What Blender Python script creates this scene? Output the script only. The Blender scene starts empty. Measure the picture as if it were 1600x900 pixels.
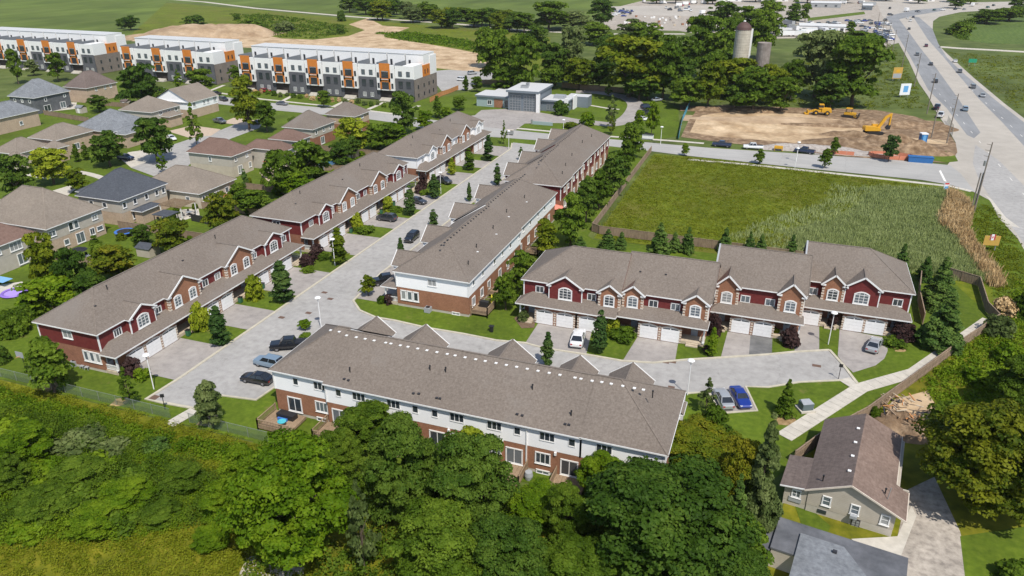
import bpy, math, random
import numpy as np
from math import *
from mathutils import Vector, Matrix
R_ = random.Random(7)
SC = bpy.context.scene
# ------------------------------------------------------------------ camera, sky, sun, exposure
FPX, TILT, CAMH, YAW = 1176.0, radians(24.75), 56.0, radians(19.83)
cam_d = bpy.data.cameras.new("camera"); cam = bpy.data.objects.new("camera", cam_d)
SC.collection.objects.link(cam); SC.camera = cam
cam.location = (0, 0, CAMH); cam.rotation_euler = (pi/2 - TILT, 0, YAW)
cam_d.sensor_fit = 'HORIZONTAL'; cam_d.sensor_width = 36.0; cam_d.lens = 36.0*FPX/1600.0
cam_d.clip_start = 1.0; cam_d.clip_end = 6000.0
SUN_AZ, SUN_EL = radians(-41.8), radians(55.5)          # shadows fall towards SUN_AZ (from +Y, clockwise +)
W = bpy.data.worlds.new("World"); SC.world = W; W.use_nodes = True
nt = W.node_tree; bg = nt.nodes["Background"]; sky = nt.nodes.new("ShaderNodeTexSky")
sky.sky_type = 'NISHITA'; sky.sun_disc = False; sky.sun_elevation = SUN_EL
sky.sun_rotation = SUN_AZ + pi; sky.air_density = 1.0; sky.dust_density = 1.0
nt.links.new(sky.outputs[0], bg.inputs[0]); bg.inputs[1].default_value = 0.13
sl = bpy.data.lights.new("sun", 'SUN'); sl.energy = 4.2; sl.angle = radians(0.5); sl.color = (1.0, 0.94, 0.85)
so = bpy.data.objects.new("sun", sl); SC.collection.objects.link(so)
sd = Vector((sin(SUN_AZ)*cos(SUN_EL), cos(SUN_AZ)*cos(SUN_EL), -sin(SUN_EL)))
so.rotation_euler = sd.to_track_quat('-Z', 'Y').to_euler(); so.location = (0, 0, 200)
SC.view_settings.view_transform = 'Standard'; SC.view_settings.look = 'None'
SC.view_settings.exposure = 0.16; SC.view_settings.gamma = 1.0; SC.view_settings.use_curve_mapping = False
SC.render.engine = 'CYCLES'
SC.cycles.max_bounces = 5; SC.cycles.diffuse_bounces = 2; SC.cycles.transparent_max_bounces = 12

# ------------------------------------------------------------------ survey: photograph pixel -> place
CY, SY = cos(YAW), sin(YAW)
def ray(x, y):
    a = (x-800)/FPX; b = (y-450)/FPX
    X, Y, Z = a, cos(TILT)-b*sin(TILT), -(sin(TILT)+b*cos(TILT))
    return (X*CY-Y*SY, X*SY+Y*CY, Z)
def G(x, y, z=0.0):
    r = ray(x, y); t = (z-CAMH)/r[2]; return (r[0]*t, r[1]*t, z)
def onu(x, y, u):
    r = ray(x, y); t = u/r[0]; return (r[1]*t, CAMH+r[2]*t)      # (v, z)
def onv(x, y, v):
    r = ray(x, y); t = v/r[1]; return (r[0]*t, CAMH+r[2]*t)      # (u, z)
def depth(x, y, z):
    fx, fy = -SY, CY
    return (x*fx+y*fy)*cos(TILT)+(CAMH-z)*sin(TILT)

def proj_uv(x, y, z=0):
    a, b_ = x*CY+y*SY, -x*SY+y*CY; d = b_*cos(TILT)+(CAMH-z)*sin(TILT); return 800+FPX*a/d, 450+FPX*((CAMH-z)*cos(TILT)-b_*sin(TILT))/d
# ------------------------------------------------------------------ materials
MATS = {}
def mat(name, cols, scale=1.0, rough=0.85, bump=0.0, detail=4, metal=0.0, spec=0.3, scale2=None, amt2=0.35,
        lines=None, coat=0.0, bscale=None, stretch=None, objrand=0.0, patch=None, crack=None):
    """cols: 2-3 linear colours mixed by noise at `scale` (1/m); amt2: second broad noise; lines=(axis,period,depth)"""
    if name in MATS: return MATS[name]
    m = bpy.data.materials.new(name); m.use_nodes = True; t = m.node_tree; N = t.nodes; L = t.links
    b = N["Principled BSDF"]; b.inputs['Roughness'].default_value = rough; b.inputs['Metallic'].default_value = metal
    b.inputs['Specular IOR Level'].default_value = spec; b.inputs['Coat Weight'].default_value = coat
    geo = N.new("ShaderNodeNewGeometry"); pos = geo.outputs['Position']
    if stretch:
        mp = N.new("ShaderNodeVectorMath"); mp.operation = 'MULTIPLY'; L.new(pos, mp.inputs[0]); mp.inputs[1].default_value = stretch; pos2 = mp.outputs[0]
    else: pos2 = pos
    def noise(sc, det=detail, rgh=0.6, p=pos2):
        n = N.new("ShaderNodeTexNoise"); n.inputs['Scale'].default_value = sc; n.inputs['Detail'].default_value = det
        n.inputs['Roughness'].default_value = rgh; L.new(p, n.inputs['Vector']); return n.outputs['Fac']
    cr = N.new("ShaderNodeValToRGB"); L.new(noise(scale), cr.inputs[0])
    e = cr.color_ramp.elements
    if len(cols) == 1: cols = [cols[0], cols[0]]
    e[0].position = 0.33; e[1].position = 0.67
    e[0].color = (*cols[0], 1); e[1].color = (*cols[-1], 1)
    if len(cols) == 3: k = e.new(0.5); k.color = (*cols[1], 1)
    out = cr.outputs[0]
    def mulby(out, fac_sock, lo, hi):
        mr = N.new("ShaderNodeMapRange"); mr.inputs[1].default_value = 0.3; mr.inputs[2].default_value = 0.7
        mr.inputs[3].default_value = lo; mr.inputs[4].default_value = hi; L.new(fac_sock, mr.inputs[0])
        mx = N.new("ShaderNodeVectorMath"); mx.operation = 'SCALE'; L.new(out, mx.inputs[0]); L.new(mr.outputs[0], mx.inputs['Scale']); return mx.outputs[0]
    if scale2: out = mulby(out, noise(scale2, 3, p=pos), 1-amt2, 1+amt2)
    if objrand:
        oi = N.new("ShaderNodeObjectInfo"); mr = N.new("ShaderNodeMapRange"); mr.inputs[3].default_value = 1-objrand; mr.inputs[4].default_value = 1+objrand
        L.new(oi.outputs['Random'], mr.inputs[0]); mx = N.new("ShaderNodeVectorMath"); mx.operation = 'SCALE'
        L.new(out, mx.inputs[0]); L.new(mr.outputs[0], mx.inputs['Scale']); out = mx.outputs[0]
    if patch:       # worn or stained patches of another colour: (colour, scale, threshold, softness)
        pc, ps, pt, psf = patch; mr = N.new("ShaderNodeMapRange"); mr.inputs[1].default_value = pt; mr.inputs[2].default_value = pt+psf; L.new(noise(ps, 7, .7, pos), mr.inputs[0])
        mm = N.new("ShaderNodeMix"); mm.data_type = 'RGBA'; L.new(mr.outputs[0], mm.inputs[0]); L.new(out, mm.inputs[6]); mm.inputs[7].default_value = (*pc, 1); out = mm.outputs[2]
    if crack:       # thin sealed cracks: (cell scale, width, darkness)
        vo = N.new("ShaderNodeTexVoronoi"); vo.feature = 'DISTANCE_TO_EDGE'; vo.inputs['Scale'].default_value = crack[0]
        nz = N.new("ShaderNodeTexNoise"); nz.inputs['Scale'].default_value = .8; nz.inputs['Detail'].default_value = 4; L.new(pos, nz.inputs['Vector'])
        va = N.new("ShaderNodeVectorMath"); va.operation = 'MULTIPLY_ADD'; L.new(nz.outputs['Color'], va.inputs[0]); va.inputs[1].default_value = (2.5,2.5,0); L.new(pos, va.inputs[2]); L.new(va.outputs[0], vo.inputs['Vector'])
        mr = N.new("ShaderNodeMapRange"); mr.inputs[1].default_value = crack[1]*.3; mr.inputs[2].default_value = crack[1]; mr.inputs[3].default_value = 1-crack[2]; mr.inputs[4].default_value = 1; L.new(vo.outputs['Distance'], mr.inputs[0])
        mx = N.new("ShaderNodeVectorMath"); mx.operation = 'SCALE'; L.new(out, mx.inputs[0]); L.new(mr.outputs[0], mx.inputs['Scale']); out = mx.outputs[0]
    if lines:
        ax, per, dp = lines; sx = N.new("ShaderNodeSeparateXYZ"); L.new(pos, sx.inputs[0])
        if ax == 'h':   # any horizontal direction
            ad = N.new("ShaderNodeMath"); ad.operation = 'ADD'; L.new(sx.outputs[0], ad.inputs[0]); L.new(sx.outputs[1], ad.inputs[1]); s = ad.outputs[0]
        else: s = sx.outputs['XYZ'.index(ax.upper())]
        mo = N.new("ShaderNodeMath"); mo.operation = 'MULTIPLY'; L.new(s, mo.inputs[0]); mo.inputs[1].default_value = 1/per
        fr = N.new("ShaderNodeMath"); fr.operation = 'FRACT'; L.new(mo.outputs[0], fr.inputs[0])
        mr = N.new("ShaderNodeMapRange"); mr.inputs[1].default_value = 0; mr.inputs[2].default_value = .18; mr.inputs[3].default_value = 1-dp; mr.inputs[4].default_value = 1
        L.new(fr.outputs[0], mr.inputs[0]); mx = N.new("ShaderNodeVectorMath"); mx.operation = 'SCALE'; L.new(out, mx.inputs[0]); L.new(mr.outputs[0], mx.inputs['Scale']); out = mx.outputs[0]
    L.new(out, b.inputs['Base Color'])
    if bump:
        bn = N.new("ShaderNodeBump"); bn.inputs['Strength'].default_value = min(1, bump); bn.inputs['Distance'].default_value = max(bump, 0.02)
        L.new(noise(bscale or scale*3, 5, .7), bn.inputs['Height']); L.new(bn.outputs[0], b.inputs['Normal'])
    MATS[name] = m; return m
def plain(name, c, rough=0.5, metal=0, spec=.5, coat=0, emit=0):
    if name in MATS: return MATS[name]
    m = bpy.data.materials.new(name); m.use_nodes = True; N = m.node_tree.nodes; L = m.node_tree.links
    b = N["Principled BSDF"]; b.inputs['Roughness'].default_value = rough
    b.inputs['Metallic'].default_value = metal; b.inputs['Specular IOR Level'].default_value = spec; b.inputs['Coat Weight'].default_value = coat
    n = N.new("ShaderNodeTexNoise"); n.inputs['Scale'].default_value = 2.3; geo = N.new("ShaderNodeNewGeometry"); L.new(geo.outputs['Position'], n.inputs['Vector'])
    mr = N.new("ShaderNodeMapRange"); mr.inputs[3].default_value = .88; mr.inputs[4].default_value = 1.1; L.new(n.outputs['Fac'], mr.inputs[0])
    mx = N.new("ShaderNodeVectorMath"); mx.operation = 'SCALE'; mx.inputs[0].default_value = c; L.new(mr.outputs[0], mx.inputs['Scale']); L.new(mx.outputs[0], b.inputs['Base Color'])
    MATS[name] = m; return m
def leafmat(name, dark, mid, light, trans=0.32):
    """foliage colour varies leaf by leaf ('var' is a random number stored per leaf) and tree by tree"""
    if name in MATS: return MATS[name]
    m = bpy.data.materials.new(name); m.use_nodes = True; t = m.node_tree; N = t.nodes; L = t.links
    N.remove(N["Principled BSDF"]); outn = N["Material Output"]
    at = N.new("ShaderNodeAttribute"); at.attribute_name = "var"
    oi = N.new("ShaderNodeObjectInfo"); geo = N.new("ShaderNodeNewGeometry")
    no = N.new("ShaderNodeTexNoise"); no.inputs['Scale'].default_value = 0.35; no.inputs['Detail'].default_value = 3; L.new(geo.outputs['Position'], no.inputs['Vector'])
    a = N.new("ShaderNodeMath"); a.operation = 'MULTIPLY_ADD'; L.new(at.outputs['Fac'], a.inputs[0]); a.inputs[1].default_value = .6
    s = N.new("ShaderNodeMath"); s.operation = 'MULTIPLY_ADD'; L.new(no.outputs['Fac'], s.inputs[0]); s.inputs[1].default_value = 1.1; s.inputs[2].default_value = -.35
    L.new(s.outputs[0], a.inputs[2])
    a2 = N.new("ShaderNodeMath"); a2.operation = 'MULTIPLY_ADD'; L.new(oi.outputs['Random'], a2.inputs[0]); a2.inputs[1].default_value = .3; 
    L.new(a.outputs[0], a2.inputs[2])
    cr = N.new("ShaderNodeValToRGB"); e = cr.color_ramp.elements; e[0].color = (*dark, 1); e[1].color = (*light, 1); e[0].position = .15; e[1].position = 1.0
    k = e.new(.55); k.color = (*mid, 1); L.new(a2.outputs[0], cr.inputs[0])
    d = N.new("ShaderNodeBsdfPrincipled"); d.inputs['Roughness'].default_value = .6; d.inputs['Specular IOR Level'].default_value = .1
    L.new(cr.outputs[0], d.inputs['Base Color'])
    tr = N.new("ShaderNodeBsdfTranslucent"); L.new(cr.outputs[0], tr.inputs[0])
    mx = N.new("ShaderNodeMixShader"); mx.inputs[0].default_value = trans; L.new(d.outputs[0], mx.inputs[1]); L.new(tr.outputs[0], mx.inputs[2])
    L.new(mx.outputs[0], outn.inputs[0]); MATS[name] = m; return m

M = dict(
 lawn=mat('mown_lawn', [(.062,.100,.004),(.080,.124,.006),(.106,.150,.010)], 1.3, .95, .05, 8, scale2=.11, amt2=.24, bscale=9, patch=((.17,.155,.045),.33,.60,.14)),
 meadow=mat('weedy_field_grass', [(.075,.105,.003),(.105,.135,.004),(.15,.165,.010)], .6, .95, .25, 8, scale2=.06, amt2=.22, bscale=5, patch=((.13,.125,.02),.05,.50,.16)),
 reedbed=mat('grey_green_reeds', [(.15,.18,.07),(.21,.24,.10),(.27,.28,.14)], 1.2, .95, .3, 8, scale2=.08, amt2=.25, bscale=4, stretch=(1,.5,1)),
 dryreed=mat('dry_straw_reeds', [(.20,.13,.06),(.34,.23,.11),(.44,.31,.16)], 1.0, .95, .3, 8, scale2=.2, amt2=.25, bscale=4),
 scrubsoil=mat('scrub_ground', [(.08,.095,.003),(.14,.145,.005),(.20,.185,.012)], .5, .95, .2, 7, scale2=.07, amt2=.3, bscale=4),
 farfield=mat('far_crop_field', [(.07,.105,.012),(.095,.135,.018),(.12,.16,.028)], .05, .95, 0, 6, scale2=.012, amt2=.25, stretch=(1,.25,1)),
 corn=mat('corn_crop', [(.055,.095,.012),(.08,.125,.02),(.11,.155,.03)], .6, .95, .3, 5, scale2=.02, amt2=.15, stretch=(1.6,.2,1)),
 baseg=mat('rough_grass', [(.06,.085,.015),(.085,.115,.022),(.12,.145,.04)], .12, .95, .1, 8, scale2=.02, amt2=.3, bscale=3),
 street=mat('light_worn_asphalt', [(.30,.29,.275),(.345,.335,.32),(.385,.375,.355)], .9, .92, .02, 8, scale2=.12, amt2=.09, bscale=30, patch=((.285,.28,.268),.28,.58,.16), crack=(.07,.006,.12)),
 road=mat('pale_road', [(.33,.325,.31),(.38,.37,.35)], .4, .92, .01, 6, scale2=.06, amt2=.1, bscale=20, patch=((.30,.30,.285),.12,.58,.16), crack=(.05,.006,.12), stretch=(.25,1.5,1)),
 hwy_tan=mat('highway_tan_concrete', [(.37,.34,.295),(.43,.395,.345)], .25, .92, 0, 6, scale2=.03, amt2=.08),
 hwy_dark=mat('highway_grey_asphalt', [(.21,.215,.22),(.255,.26,.265)], .3, .9, 0, 6, scale2=.03, amt2=.14, stretch=(1.5,.15,1)),
 drive=mat('driveway_asphalt', [(.27,.25,.235),(.32,.295,.275),(.35,.325,.30)], .8, .9, .02, 7, scale2=.15, amt2=.12, bscale=30, patch=((.20,.188,.175),.45,.68,.08), crack=(.2,.006,.14)),
 drive_dark=mat('patched_driveway', [(.12,.12,.12),(.19,.19,.185)], .6, .8, .01, 6, scale2=.25, amt2=.25),
 concrete=mat('pale_concrete', [(.46,.43,.37),(.54,.505,.44)], 1.2, .9, .01, 6, scale2=.3, amt2=.08),
 kerb=mat('kerb_concrete', [(.42,.39,.31),(.52,.48,.38)], 1.4, .9, 0, 6, scale2=.4, amt2=.08),
 gravel=mat('grey_gravel', [(.24,.21,.18),(.36,.32,.27),(.45,.40,.34)], 1.3, .95, .06, 8, scale2=.2, amt2=.2),
 whitegravel=mat('white_limestone_gravel', [(.35,.32,.27),(.62,.58,.5)], 1.2, .95, .05, 8),
 dirt=mat('bare_sandy_dirt', [(.30,.20,.11),(.46,.335,.205),(.58,.445,.29)], .12, .95, .3, 8, scale2=.6, amt2=.18, bscale=.5),
 sand=mat('pale_sand_mound', [(.27,.185,.11),(.36,.26,.165),(.46,.345,.23)], .09, .95, .5, 8, scale2=.5, amt2=.12, bscale=.4),
 darkdirt=mat('turned_brown_soil', [(.12,.075,.042),(.21,.14,.083),(.34,.245,.155)], .5, .95, .4, 8, scale2=.1, amt2=.2, bscale=1.2),
 patio=mat('tan_pavers', [(.42,.33,.25),(.52,.42,.32)], 1.5, .9, 0, 5),
 line=plain('road_paint', (.75,.73,.68), .7),
 roof=mat('taupe_shingles', [(.140,.116,.098),(.174,.146,.123),(.212,.180,.153)], 4.0, .93, .03, 8, scale2=.14, amt2=.06, stretch=(1,1,.5), patch=((.185,.165,.147),.07,.54,.2), lines=('z',.14,.12), bscale=8),
 roof_red=mat('brown_red_shingles', [(.135,.085,.068),(.19,.125,.10)], 2.5, .93, .02, 6, scale2=.2, amt2=.1, lines=('z',.14,.12)),
 roof_tan=mat('tan_shingles', [(.185,.155,.125),(.245,.21,.175)], 2.5, .93, .02, 6, scale2=.2, amt2=.1, lines=('z',.14,.12)),
 roof_blue=mat('slate_blue_shingles', [(.055,.062,.075),(.085,.094,.11)], 2.5, .92, .02, 6, scale2=.2, amt2=.1, lines=('z',.14,.12)),
 roof_grey=mat('blue_grey_shingles', [(.14,.15,.165),(.22,.235,.25)], 2.2, .92, .02, 7, scale2=.5, amt2=.15),
 roof_brownA=mat('faded_brown_shingles', [(.15,.105,.085),(.225,.165,.135)], 2.5, .93, .02, 7, scale2=.25, amt2=.12, lines=('z',.12,.15)),
 roof_brownB=mat('grey_brown_shingles', [(.115,.09,.08),(.17,.135,.12)], 2.5, .93, .02, 7, scale2=.25, amt2=.12, lines=('z',.12,.15)),
 membrane=mat('dark_flat_membrane', [(.085,.09,.10),(.15,.155,.17)], .6, .8, 0, 6, scale2=.25, amt2=.2),
 brick=mat('red_brown_brick', [(.235,.105,.066),(.30,.145,.09)], 4.5, .9, .01, 5, scale2=.6, amt2=.13, lines=('z',.085,.1)),
 brickd=mat('orange_brown_brick', [(.25,.115,.065),(.32,.16,.095)], 4.5, .9, .01, 5, scale2=.5, amt2=.12, lines=('z',.085,.1)),
 buff=mat('buff_brick', [(.40,.30,.22),(.50,.39,.29)], 4, .9, .01, 5, scale2=.5, amt2=.1, lines=('z',.085,.08)),
 quoin=mat('pale_keystone', [(.55,.48,.40),(.62,.55,.47)], 3, .9),
 redsid=mat('dark_red_siding', [(.13,.022,.022),(.17,.032,.03)], 2, .7, 0, 4, lines=('z',.2,.25)),
 whitesid=mat('white_lap_siding', [(.86,.87,.88),(.90,.90,.90)], 1, .6, 0, 3, lines=('z',.2,.13)),
 beigesid=mat('beige_siding', [(.42,.385,.33),(.48,.44,.385)], 1, .7, 0, 3, lines=('z',.2,.12)),
 stucco=mat('beige_stucco', [(.46,.40,.32),(.52,.46,.37)], 1, .85, 0, 5, scale2=.3, amt2=.06),
 greysid=mat('grey_beige_siding', [(.42,.375,.31),(.47,.425,.355)], 1, .7, 0, 3, lines=('z',.22,.18)),
 darksid=mat('dark_grey_siding', [(.10,.105,.115),(.14,.145,.155)], 1, .7, 0, 3, lines=('z',.2,.15)),
 white=plain('white_trim', (.78,.78,.77), .45), garage=plain('garage_door_white', (.80,.80,.80), .5),
 darktrim=plain('dark_trim', (.035,.035,.04), .5), found=mat('foundation_concrete', [(.42,.39,.33),(.50,.46,.40)], 1.2, .95),
 glass=plain('window_glass', (.035,.045,.055), .08, 0, .8), curtain=plain('curtained_glass', (.28,.29,.29), .15, 0, .8),
 glassb=plain('grey_blue_glass', (.12,.145,.165), .1, 0, .8),
 doorgrey=plain('grey_blue_door', (.33,.36,.40), .5), dark=plain('painted_recess_shade', (.03,.022,.02), .8),
 wood=mat('weathered_deck_wood', [(.22,.15,.095),(.34,.25,.165)], 2, .9, .02, 6, stretch=(4,1,1), scale2=.5, amt2=.12),
 fencew=mat('fence_boards', [(.20,.145,.10),(.32,.24,.17)], 2.5, .9, .02, 6, stretch=(3,3,.4), scale2=.4, amt2=.15),
 woodor=mat('new_orange_wood', [(.42,.19,.07),(.52,.26,.11)], 2, .85),
 bark=mat('bark', [(.075,.055,.04),(.13,.10,.075)], 4, .95, .03, 5), barkw=mat('pale_bark', [(.22,.20,.18),(.34,.32,.29)], 4, .95),
 mulch=mat('garden_mulch', [(.10,.065,.04),(.2,.14,.09)], 3, .95, .05, 6), stone=mat('tan_step_stone', [(.42,.35,.26),(.55,.47,.36)], 2, .9, .02),
 metal=plain('galvanised_metal', (.42,.43,.44), .4, .6), black=plain('black_metal', (.02,.02,.022), .45),
 tyre=plain('tyre_rubber', (.018,.018,.018), .85), rim=plain('alloy_rim', (.38,.38,.4), .3, .8),
 carglass=plain('car_glass', (.018,.022,.028), .06, 0, .9), lamp=plain('headlamp_lens', (.75,.76,.78), .15), tail=plain('tail_lamp_red', (.35,.012,.01), .3),
 orange=mat('orange_cladding', [(.52,.175,.03),(.60,.21,.04)], 1.2, .6, 0, 3, lines=('z',.25,.15)),
 charbrick=mat('charcoal_brick', [(.085,.088,.098),(.125,.128,.14)], 3, .9, 0, 4, scale2=.4, amt2=.12),
 brownbrick=mat('grey_brown_brick', [(.17,.145,.125),(.24,.205,.18)], 3, .9, 0, 4, scale2=.4, amt2=.12),
 rend=plain('white_render', (.76,.76,.75), .7), terr=plain('terrace_grey', (.17,.185,.20), .8),
 fireroof=plain('light_grey_membrane', (.52,.53,.53), .7), fireclad=plain('blue_grey_cladding', (.16,.19,.22), .5), teal=plain('pale_teal_panel', (.30,.38,.38), .5),
 red=plain('red_paint', (.42,.02,.02), .5), redum=plain('red_canvas', (.60,.04,.035), .7), yellow=plain('machine_yellow', (.62,.33,.02), .5),
 bluep=plain('portable_toilet_blue', (.02,.14,.36), .5), bin=plain('dumpster_blue', (.02,.12,.33), .6), water=plain('pool_water', (.05,.42,.52), .1),
 purple=plain('purple_float', (.25,.15,.55), .5), tarpb=plain('blue_tarp', (.05,.16,.5), .6), sign=plain('sign_white', (.75,.77,.8), .5), signb=plain('sign_blue', (.12,.35,.65), .5),
 signg=plain('sign_green', (.02,.30,.17), .5), silo=mat('silo_concrete', [(.42,.38,.31),(.52,.48,.40)], .8, .9, 0, 4, lines=('z',1.0,.35)),
 silod=mat('dark_silo_staves', [(.20,.17,.15),(.30,.265,.24)], .8, .9, 0, 4, lines=('h',.8,.25)), dome=plain('rusty_dome', (.085,.045,.04), .7),
 pole=mat('wood_pole', [(.17,.145,.12),(.24,.21,.18)], 2, .9), orfence=plain('orange_safety_mesh', (.60,.22,.13), .8), blfence=plain('blue_silt_fence', (.01,.33,.50), .8),
 rubble=mat('grey_rubble', [(.24,.21,.19),(.42,.39,.36)], 1.5, .95, .1, 8), acgrey=plain('appliance_grey', (.33,.35,.37), .5), flagred=plain('flag_red', (.62,.03,.03), .6), ochre=plain('ochre_board', (.48,.30,.06), .7),
)
# chain link: real see-through wire pattern
cl = bpy.data.materials.new('green_chain_link'); cl.use_nodes = True; N = cl.node_tree.nodes; L = cl.node_tree.links
b = N["Principled BSDF"]; b.inputs['Base Color'].default_value = (.16,.22,.14,1); tp = N.new("ShaderNodeBsdfTransparent"); mx = N.new("ShaderNodeMixShader"); mx.inputs[0].default_value = .42
L.new(tp.outputs[0], mx.inputs[1]); L.new(b.outputs[0], mx.inputs[2]); L.new(mx.outputs[0], N["Material Output"].inputs[0]); M['chain'] = cl
LF = dict(
 mid=leafmat('leaves_mid_green', (0.032,0.065,0.0040), (0.071,0.128,0.0090), (0.152,0.225,0.0200)),
 dark=leafmat('leaves_dark_green', (0.022,0.053,0.0050), (0.051,0.103,0.0110), (0.116,0.181,0.0220)),
 bright=leafmat('leaves_bright_green', (0.043,0.094,0.0030), (0.091,0.169,0.0050), (0.195,0.275,0.0140)),
 lime=leafmat('leaves_lime', (0.098,0.138,0.0080), (0.207,0.263,0.0150), (0.366,0.400,0.0300)),
 autumn=leafmat('leaves_yellow_orange', (0.043,0.075,0.0050), (0.104,0.144,0.0080), (0.232,0.219,0.0150)),
 giant=leafmat('leaves_dark_with_yellow', (.018,.042,.003), (.046,.078,.005), (.155,.17,.009), .25),
 grey=leafmat('leaves_grey_green', (0.043,0.069,0.0180), (0.098,0.138,0.0380), (0.195,0.237,0.0800)),
 conifer=leafmat('needles_green', (.020,.050,.008), (.052,.105,.018), (.12,.185,.036), .1),
 columnar=leafmat('leaves_columnar_dark', (0.015,0.040,0.0080), (0.033,0.075,0.0150), (0.079,0.125,0.0280), .15),
 purple=leafmat('leaves_purple', (.018,.010,.010), (.045,.024,.022), (.09,.055,.05), .15),
 yelgreen=leafmat('leaves_yellow_green', (0.039,0.073,0.0030), (0.091,0.135,0.0060), (0.201,0.231,0.0140)),
 straw=leafmat('straw_stems', (.32,.20,.09), (.48,.33,.16), (.62,.46,.25), .1),
 reed=leafmat('reed_leaves', (.21,.26,.085), (.28,.335,.12), (.38,.43,.19), .15),
 grass=leafmat('meadow_grass_tufts', (.085,.12,.003), (.115,.145,.004), (.155,.175,.010), .2),
 weed=leafmat('weed_leaves', (.085,.115,.004), (.13,.16,.006), (.20,.22,.014), .2),
)
# ------------------------------------------------------------------ mesh helpers
def link(o): SC.collection.objects.link(o); return o
class MB:
    def __init__(s): s.v = []; s.f = []; s.m = []; s.k = []
    def mi(s, m):
        if m not in s.k: s.k.append(m)
        return s.k.index(m)
    def face(s, pts, m):
        n = len(s.v); s.v += [tuple(p) for p in pts]; s.f.append(list(range(n, n+len(pts)))); s.m.append(s.mi(m)); return s
    def box(s, x0, x1, y0, y1, z0, z1, m, top=None):
        n = len(s.v); s.v += [(x0,y0,z0),(x1,y0,z0),(x1,y1,z0),(x0,y1,z0),(x0,y0,z1),(x1,y0,z1),(x1,y1,z1),(x0,y1,z1)]
        k = s.mi(m); kt = s.mi(top) if top else k
        s.f += [[n,n+3,n+2,n+1],[n+4,n+5,n+6,n+7],[n,n+1,n+5,n+4],[n+1,n+2,n+6,n+5],[n+2,n+3,n+7,n+6],[n+3,n,n+4,n+7]]; s.m += [k,kt,k,k,k,k]; return s
    def prism(s, poly, z0, z1, m, top=None):
        n = len(s.v); c = len(poly); s.v += [(p[0],p[1],z0) for p in poly]+[(p[0],p[1],z1) for p in poly]
        k = s.mi(m); kt = s.mi(top) if top else k
        s.f.append(list(range(n+c-1, n-1, -1))); s.m.append(k); s.f.append(list(range(n+c, n+2*c))); s.m.append(kt)
        for i in range(c): j = (i+1) % c; s.f.append([n+i,n+j,n+c+j,n+c+i]); s.m.append(k)
        return s
    def ext(s, poly, y0, y1, m):     # poly in x,z extruded along y
        n = len(s.v); c = len(poly); s.v += [(p[0],y0,p[1]) for p in poly]+[(p[0],y1,p[1]) for p in poly]; k = s.mi(m)
        s.f.append(list(range(n, n+c))); s.m.append(k); s.f.append(list(range(n+2*c-1, n+c-1, -1))); s.m.append(k)
        for i in range(c): j = (i+1) % c; s.f.append([n+j,n+i,n+c+i,n+c+j]); s.m.append(k)
        return s
    def bar(s, a, b, w, h, m):       # a box-section bar from a to b
        a = Vector(a); b = Vector(b); d = (b-a).normalized(); up = Vector((0,0,1)) if abs(d.z) < .95 else Vector((0,1,0))
        sx = d.cross(up).normalized()*w/2; sz = d.cross(sx).normalized()*h/2; n = len(s.v)
        s.v += [tuple(q) for p in (a,b) for q in (p-sx-sz,p+sx-sz,p+sx+sz,p-sx+sz)]; k = s.mi(m)
        for fc in ([0,1,2,3],[7,6,5,4],[0,4,5,1],[1,5,6,2],[2,6,7,3],[3,7,4,0]): s.f.append([n+i for i in fc]); s.m.append(k)
        return s
    def tube(s, a, b, r0, r1, m, n=8, caps=True):
        a = Vector(a); b = Vector(b); d = (b-a).normalized(); up = Vector((0,0,1)) if abs(d.z) < .95 else Vector((1,0,0))
        sx = d.cross(up).normalized(); sy = d.cross(sx); q = len(s.v); k = s.mi(m)
        for p, r in ((a,r0),(b,r1)):
            for i in range(n): t = 2*pi*i/n; s.v.append(tuple(p+sx*cos(t)*r+sy*sin(t)*r))
        for i in range(n): j = (i+1)%n; s.f.append([q+i,q+j,q+n+j,q+n+i]); s.m.append(k)
        if caps: s.f.append(list(range(q+n-1,q-1,-1))); s.m.append(k); s.f.append(list(range(q+n,q+2*n))); s.m.append(k)
        return s
    def lathe(s, prof, m, c=(0,0,0), n=16):
        q = len(s.v); k = s.mi(m)
        for r, z in prof:
            for i in range(n): t = 2*pi*i/n; s.v.append((c[0]+r*cos(t), c[1]+r*sin(t), c[2]+z))
        for a in range(len(prof)-1):
            for i in range(n): j = (i+1)%n; s.f.append([q+a*n+i,q+a*n+j,q+(a+1)*n+j,q+(a+1)*n+i]); s.m.append(k)
        return s
    def merge(s, o):
        n = len(s.v); s.v += o.v; s.f += [[i+n for i in f] for f in o.f]; s.m += [s.mi(o.k[m]) for m in o.m]; return s
    def mesh(s, name):
        me = bpy.data.meshes.new(name); me.from_pydata(s.v, [], s.f)
        for m in s.k: me.materials.append(m)
        me.polygons.foreach_set('material_index', s.m); me.update(); return me
    def build(s, name, parent=None, loc=(0,0,0), rz=0):
        return inst(name, s.mesh(name), parent, loc, rz)
def inst(name, me, parent=None, loc=(0,0,0), rz=0, sc=None):
    o = bpy.data.objects.new(name, me); link(o)
    if parent: o.parent = parent
    o.location = loc; o.rotation_euler = (0,0,rz)
    if sc: o.scale = sc if hasattr(sc, '__len__') else (sc,)*3
    return o
def tag(o, label=None, cat=None, group=None, kind=None):
    if label: o['label'] = label
    if cat: o['category'] = cat
    if group: o['group'] = group
    if kind: o['kind'] = kind
    return o
def thing(name, label, cat, loc=(0,0,0), rz=0, group=None):
    return tag(inst(name, None, None, loc, rz), label, cat, group)
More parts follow.
